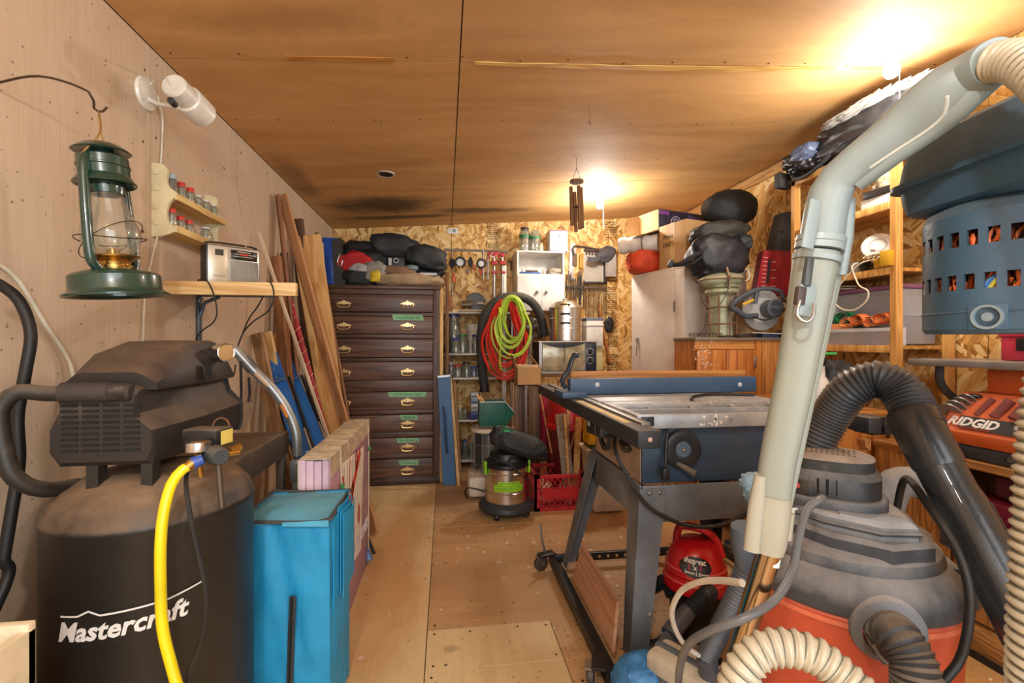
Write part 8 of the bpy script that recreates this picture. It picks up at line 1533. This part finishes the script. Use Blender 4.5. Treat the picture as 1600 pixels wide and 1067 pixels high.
T('grey_cord', 'grey cable looping from the vacuum lid down past the chrome tube', 'cord', W(1062, 1090, t=.9), mesh=cable([vp(-.06, .14, .782), W(1285, 778, t=.97), W(1262, 795, t=.93), W(1248, 840, t=.88), W(1238, 890, t=.84), W(1212, 935, t=.78), W(1165, 965, t=.75), W(1110, 985, t=.78), W(1075, 1008, t=.84), W(1062, 1045, t=.90), W(1060, 1090, t=.95), W(1060, 1200, t=1.0), V((.62, 1.15, .012))], .0072, 12), m=mat('6a6c6e', .4, bump=0))
T('electric_cable', 'thick black cable running down the right side of the big vacuum', 'cord', W(1480, 1080, t=.95), mesh=cable([vp(.12, -.05, .745), W(1415, 748, t=1.2), W(1452, 792, t=1.04), W(1490, 850, t=.98), W(1512, 910, t=.95), W(1514, 970, t=.94), W(1500, 1030, t=.94), W(1470, 1070, t=.94), W(1440, 1120, t=.96), V((1.0, .72, .01)), V((.8, .6, .01))], .0085, 12), m=CORDB)
heap('blue_rag', 'pale blue rag tucked behind the big vacuum motor head', 'cloth', 1188, 704, 1262, 765, 1.42, .1, mat('8fb0c4', .8, bump=.4), 95, .25, None, None) if 0 else T('blue_rag', 'pale blue rag draped on the back of the big vacuum lid', 'cloth', vp(-.17, -.06, .7), mesh=MB().blob(vp(-.16, -.06, .755), (.09, .07, .05), 95, .2, fold=.6), m=mat('8fb0c4', .8, bump=.4), smooth=80)
# big black hose with its nozzle, arching behind the head
t = T('vacuum_extension', 'black corrugated hose arching up to a long black nozzle tube, right of the vacuum', 'hose', W(1700, 1200, t=.9)); BH = mat('24272b', .35, coat=.3, var=.1)
t.part('hose', hose([vp(-.20, -.17, .60), W(1256, 760, t=1.40), W(1272, 700, t=1.36), W(1298, 650, t=1.33), W(1330, 608, t=1.28), W(1372, 592, t=1.24), W(1410, 612, t=1.20), W(1430, 648, t=1.16), W(1440, 668, t=1.14)], .051, .0115, .14, 24), mat('3c3f44', .4, coat=.2, dust=.15), smooth=50)
na, nb = W(1430, 660, t=1.15), W(1596, 965, t=.95); nd = (nb-na).normalized(); ne = na+nd*((na.z-.03)/-nd.z); L_ = (ne-na).length
t.part('cuff', MB().tube([na-nd*.03, na-nd*.02, na+nd*.10, na+nd*.11], [.050, .054, .052, .049], 28), BH); t.part('nozzle_tube', MB().tube([na+nd*.10, na+nd*.16, na+nd*.19, ne], [.048, .047, .051, .045], 28), BH)
x_ = nd.cross(V((0, 0, 1))).normalized(); y_ = nd.cross(x_)
for a in (40, 75, 110, 150, 200, 240): v_ = x_*cos(R(a))+y_*sin(R(a)); t.part('nozzle_rib', MB().tube([na+nd*.20+v_*.0505, na+nd*(L_-.02)+v_*.045], .0028, 5), BH)
t.part('wire_clip', MB().tube(spline([na+nd*.03-x_*.065, na+nd*.02-x_*.085, na+nd*.10-x_*.08, na+nd*.13-x_*.068], .01), .004, 6), STEEL)
# ---------------------------------------------------------------- drill press
mc = V((.85, .587, 0)); DP = mat('3e5a70', .4, dust=.1, dcol='a8a8a0', var=.15); DPt = mat('4b6272', .45, dust=.4, dcol='8f9a9c', var=.25)
t = T('drill_press', 'blue grey drill press with a vented motor and belt cover, at right edge', 'drill press', (.98, .33, 0))
def rrect(x0, x1, y0, y1, r, z, ins=0): 
    P = []; x0 += ins; x1 -= ins; y0 += ins; y1 -= ins
    for cx, cy, a in ((x1-r, y1-r, 0), (x0+r, y1-r, 90), (x0+r, y0+r, 180), (x1-r, y0+r, 270)):
        for k in range(7): P.append(V((cx+r*cos(R(a+k*15))-.10*(.7-cy-r*sin(R(a+k*15))), cy+r*sin(R(a+k*15)), z)))
    return P
gx0, gx1, gy0, gy1 = .757, 1.03, .02, .705
t.part('belt_case', MB().loft([rrect(gx0, gx1, gy0, gy1, .028, 1.405, .022), rrect(gx0, gx1, gy0, gy1, .028, 1.412, .008), rrect(gx0, gx1, gy0, gy1, .028, 1.43, .004), rrect(gx0, gx1, gy0, gy1, .028, 1.452, .002)]), DP)
t.part('case_rim', MB().loft([rrect(gx0, gx1, gy0, gy1, .028, 1.452, -.008), rrect(gx0, gx1, gy0, gy1, .028, 1.460, -.008)]), DP)
t.part('belt_cover', MB().loft([rrect(gx0, gx1, gy0, gy1, .028, 1.460, 0), rrect(gx0, gx1, gy0, gy1, .028, 1.49, .004), rrect(gx0, gx1, gy0, gy1, .028, 1.525, .012), rrect(gx0, gx1, gy0, gy1, .028, 1.535, .024)]), DPt)
r_ = .108; zb, zt_m = 1.212, 1.385
# motor shell with open slots, built as a grid of wall pieces around real openings
mb = MB(); N = 44
def wallp(a0, a1, z0, z1):
    mb.lathe([(r_, z0), (r_, z1), (r_-.003, z1), (r_-.003, z0), (r_, z0)], mc, 2, a0=a0, a1=a1)
rowz = [(1.275, 1.297), (1.338, 1.360)]
wa = R(12.0); sa = R(6.6); n_ = 30
for (z0, z1) in ((zb+.006, rowz[0][0]), (rowz[0][1], rowz[1][0]), (rowz[1][1], zt_m)): mb.lathe([(r_, z0), (r_, z1), (r_-.003, z1), (r_-.003, z0), (r_, z0)], mc, 72)
for (z0, z1) in rowz:
    for k in range(n_): a = k*2*pi/n_+(0 if z0 < 1.3 else R(2)); wallp(a, a+2*pi/n_-sa, z0, z1)
t.part('motor_shell', mb, DP); t.part('motor_top', MB().lathe([(r_, zt_m), (r_-.004, zt_m+.012), (r_-.02, zt_m+.02), (0, zt_m+.022)], mc, 56), DPt); t.part('motor_bottom', MB().lathe([(r_, zb+.006), (r_-.004, zb), (0, zb-.001)], mc, 56), DP)
t.part('seam', MB().lathe([(r_, zb+.028), (r_+.0015, zb+.03), (r_, zb+.032)], mc, 56), DP)
CU = mat('b8623c', .3, .9, bump=0); mb = MB(); rnd = random.Random(8)
for k in range(56):
    for (z0, z1) in rowz:
        a = k*2*pi/56; rr_ = .092; P = []
        for j in range(5): P.append(mc+V((rr_*cos(a+j*.05), rr_*sin(a+j*.05), z0-.008+(z1-z0+.016)*((j/4+rnd.random()*.3) % 1))))
        mb.tube(P, .0035, 5)
t.part('copper_windings', mb, CU)['kind'] = 'stuff'; t.part('stator', MB().lathe([(.086, zb+.02), (.086, zt_m)], mc, 40), mat('4a2c20', .6))
for k, (px, cc) in enumerate(((1462, '5a8ac0'), (1486, '3f78c0'), (1505, 'd8d04a'))):
    a = W(px, 432, t=.62); dd_ = (V((a.x, a.y, 0))-mc); dd_.z = 0; a = mc+dd_.normalized()*.098; a.z = 1.287; t.part('lead_wire', cable([a+V((0, 0, -.012)), a+V((.004, -.006, .0)), a+V((.012, -.012, .006)), a+V((.02, -.016, -.01))], .0028), mat(cc, .4, bump=0))
bd = (V((W(1488, 494, t=.6).x, W(1488, 494, t=.6).y, 0))-mc).normalized(); bq = bd.to_track_quat('Z', 'Y').to_matrix(); bp = mc+bd*r_+V((0, 0, W(1488, 494, t=.63).z))
t.part('bearing_cap', MB().lathe([(0, .004), (.006, .004), (.007, .002), (.013, .002), (.014, .006), (.017, .006), (.018, 0)], bp, 28, bq), mat('8fa4ae', .35, .5)); t.part('cap_plate', MB().box(bp+bd*.0, (.042, .036, .004), bq, .002), DP)
t.part('cord', cable([mc+V((-.03, -.10, 1.225-.0)), mc+V((.0, -.12, 1.232)), mc+V((.05, -.115, 1.235)), mc+V((.1, -.07, 1.24))], .005), mat('9a948c', .5, bump=0))
t.part('motor_mount', MB().bx(.87, .96, .42, .52, 1.25, 1.40, .004), DP); t.part('head_casting', MB().bx(.87, 1.05, .16, .46, 1.10, 1.404, .02), DP)
t.part('column', MB().cyl((.98, .33, .03), (.98, .33, 1.10), .035, 28), STEEL); t.part('foot', MB().box((.98, .24, .018), (.30, .42, .034), None, .01), DP); t.part('work_table', MB().cyl((.98, .12, .80), (.98, .12, .83), .13, 36).box((.98, .25, .80), (.07, .14, .05), None, .006), CI); t.part('chuck', MB().lathe([(.0, .0), (.012, 0), (.022, .03), (.024, .07), (.02, .10), (0, .10)], (.98, .16, 1.0), 24), CHROME)
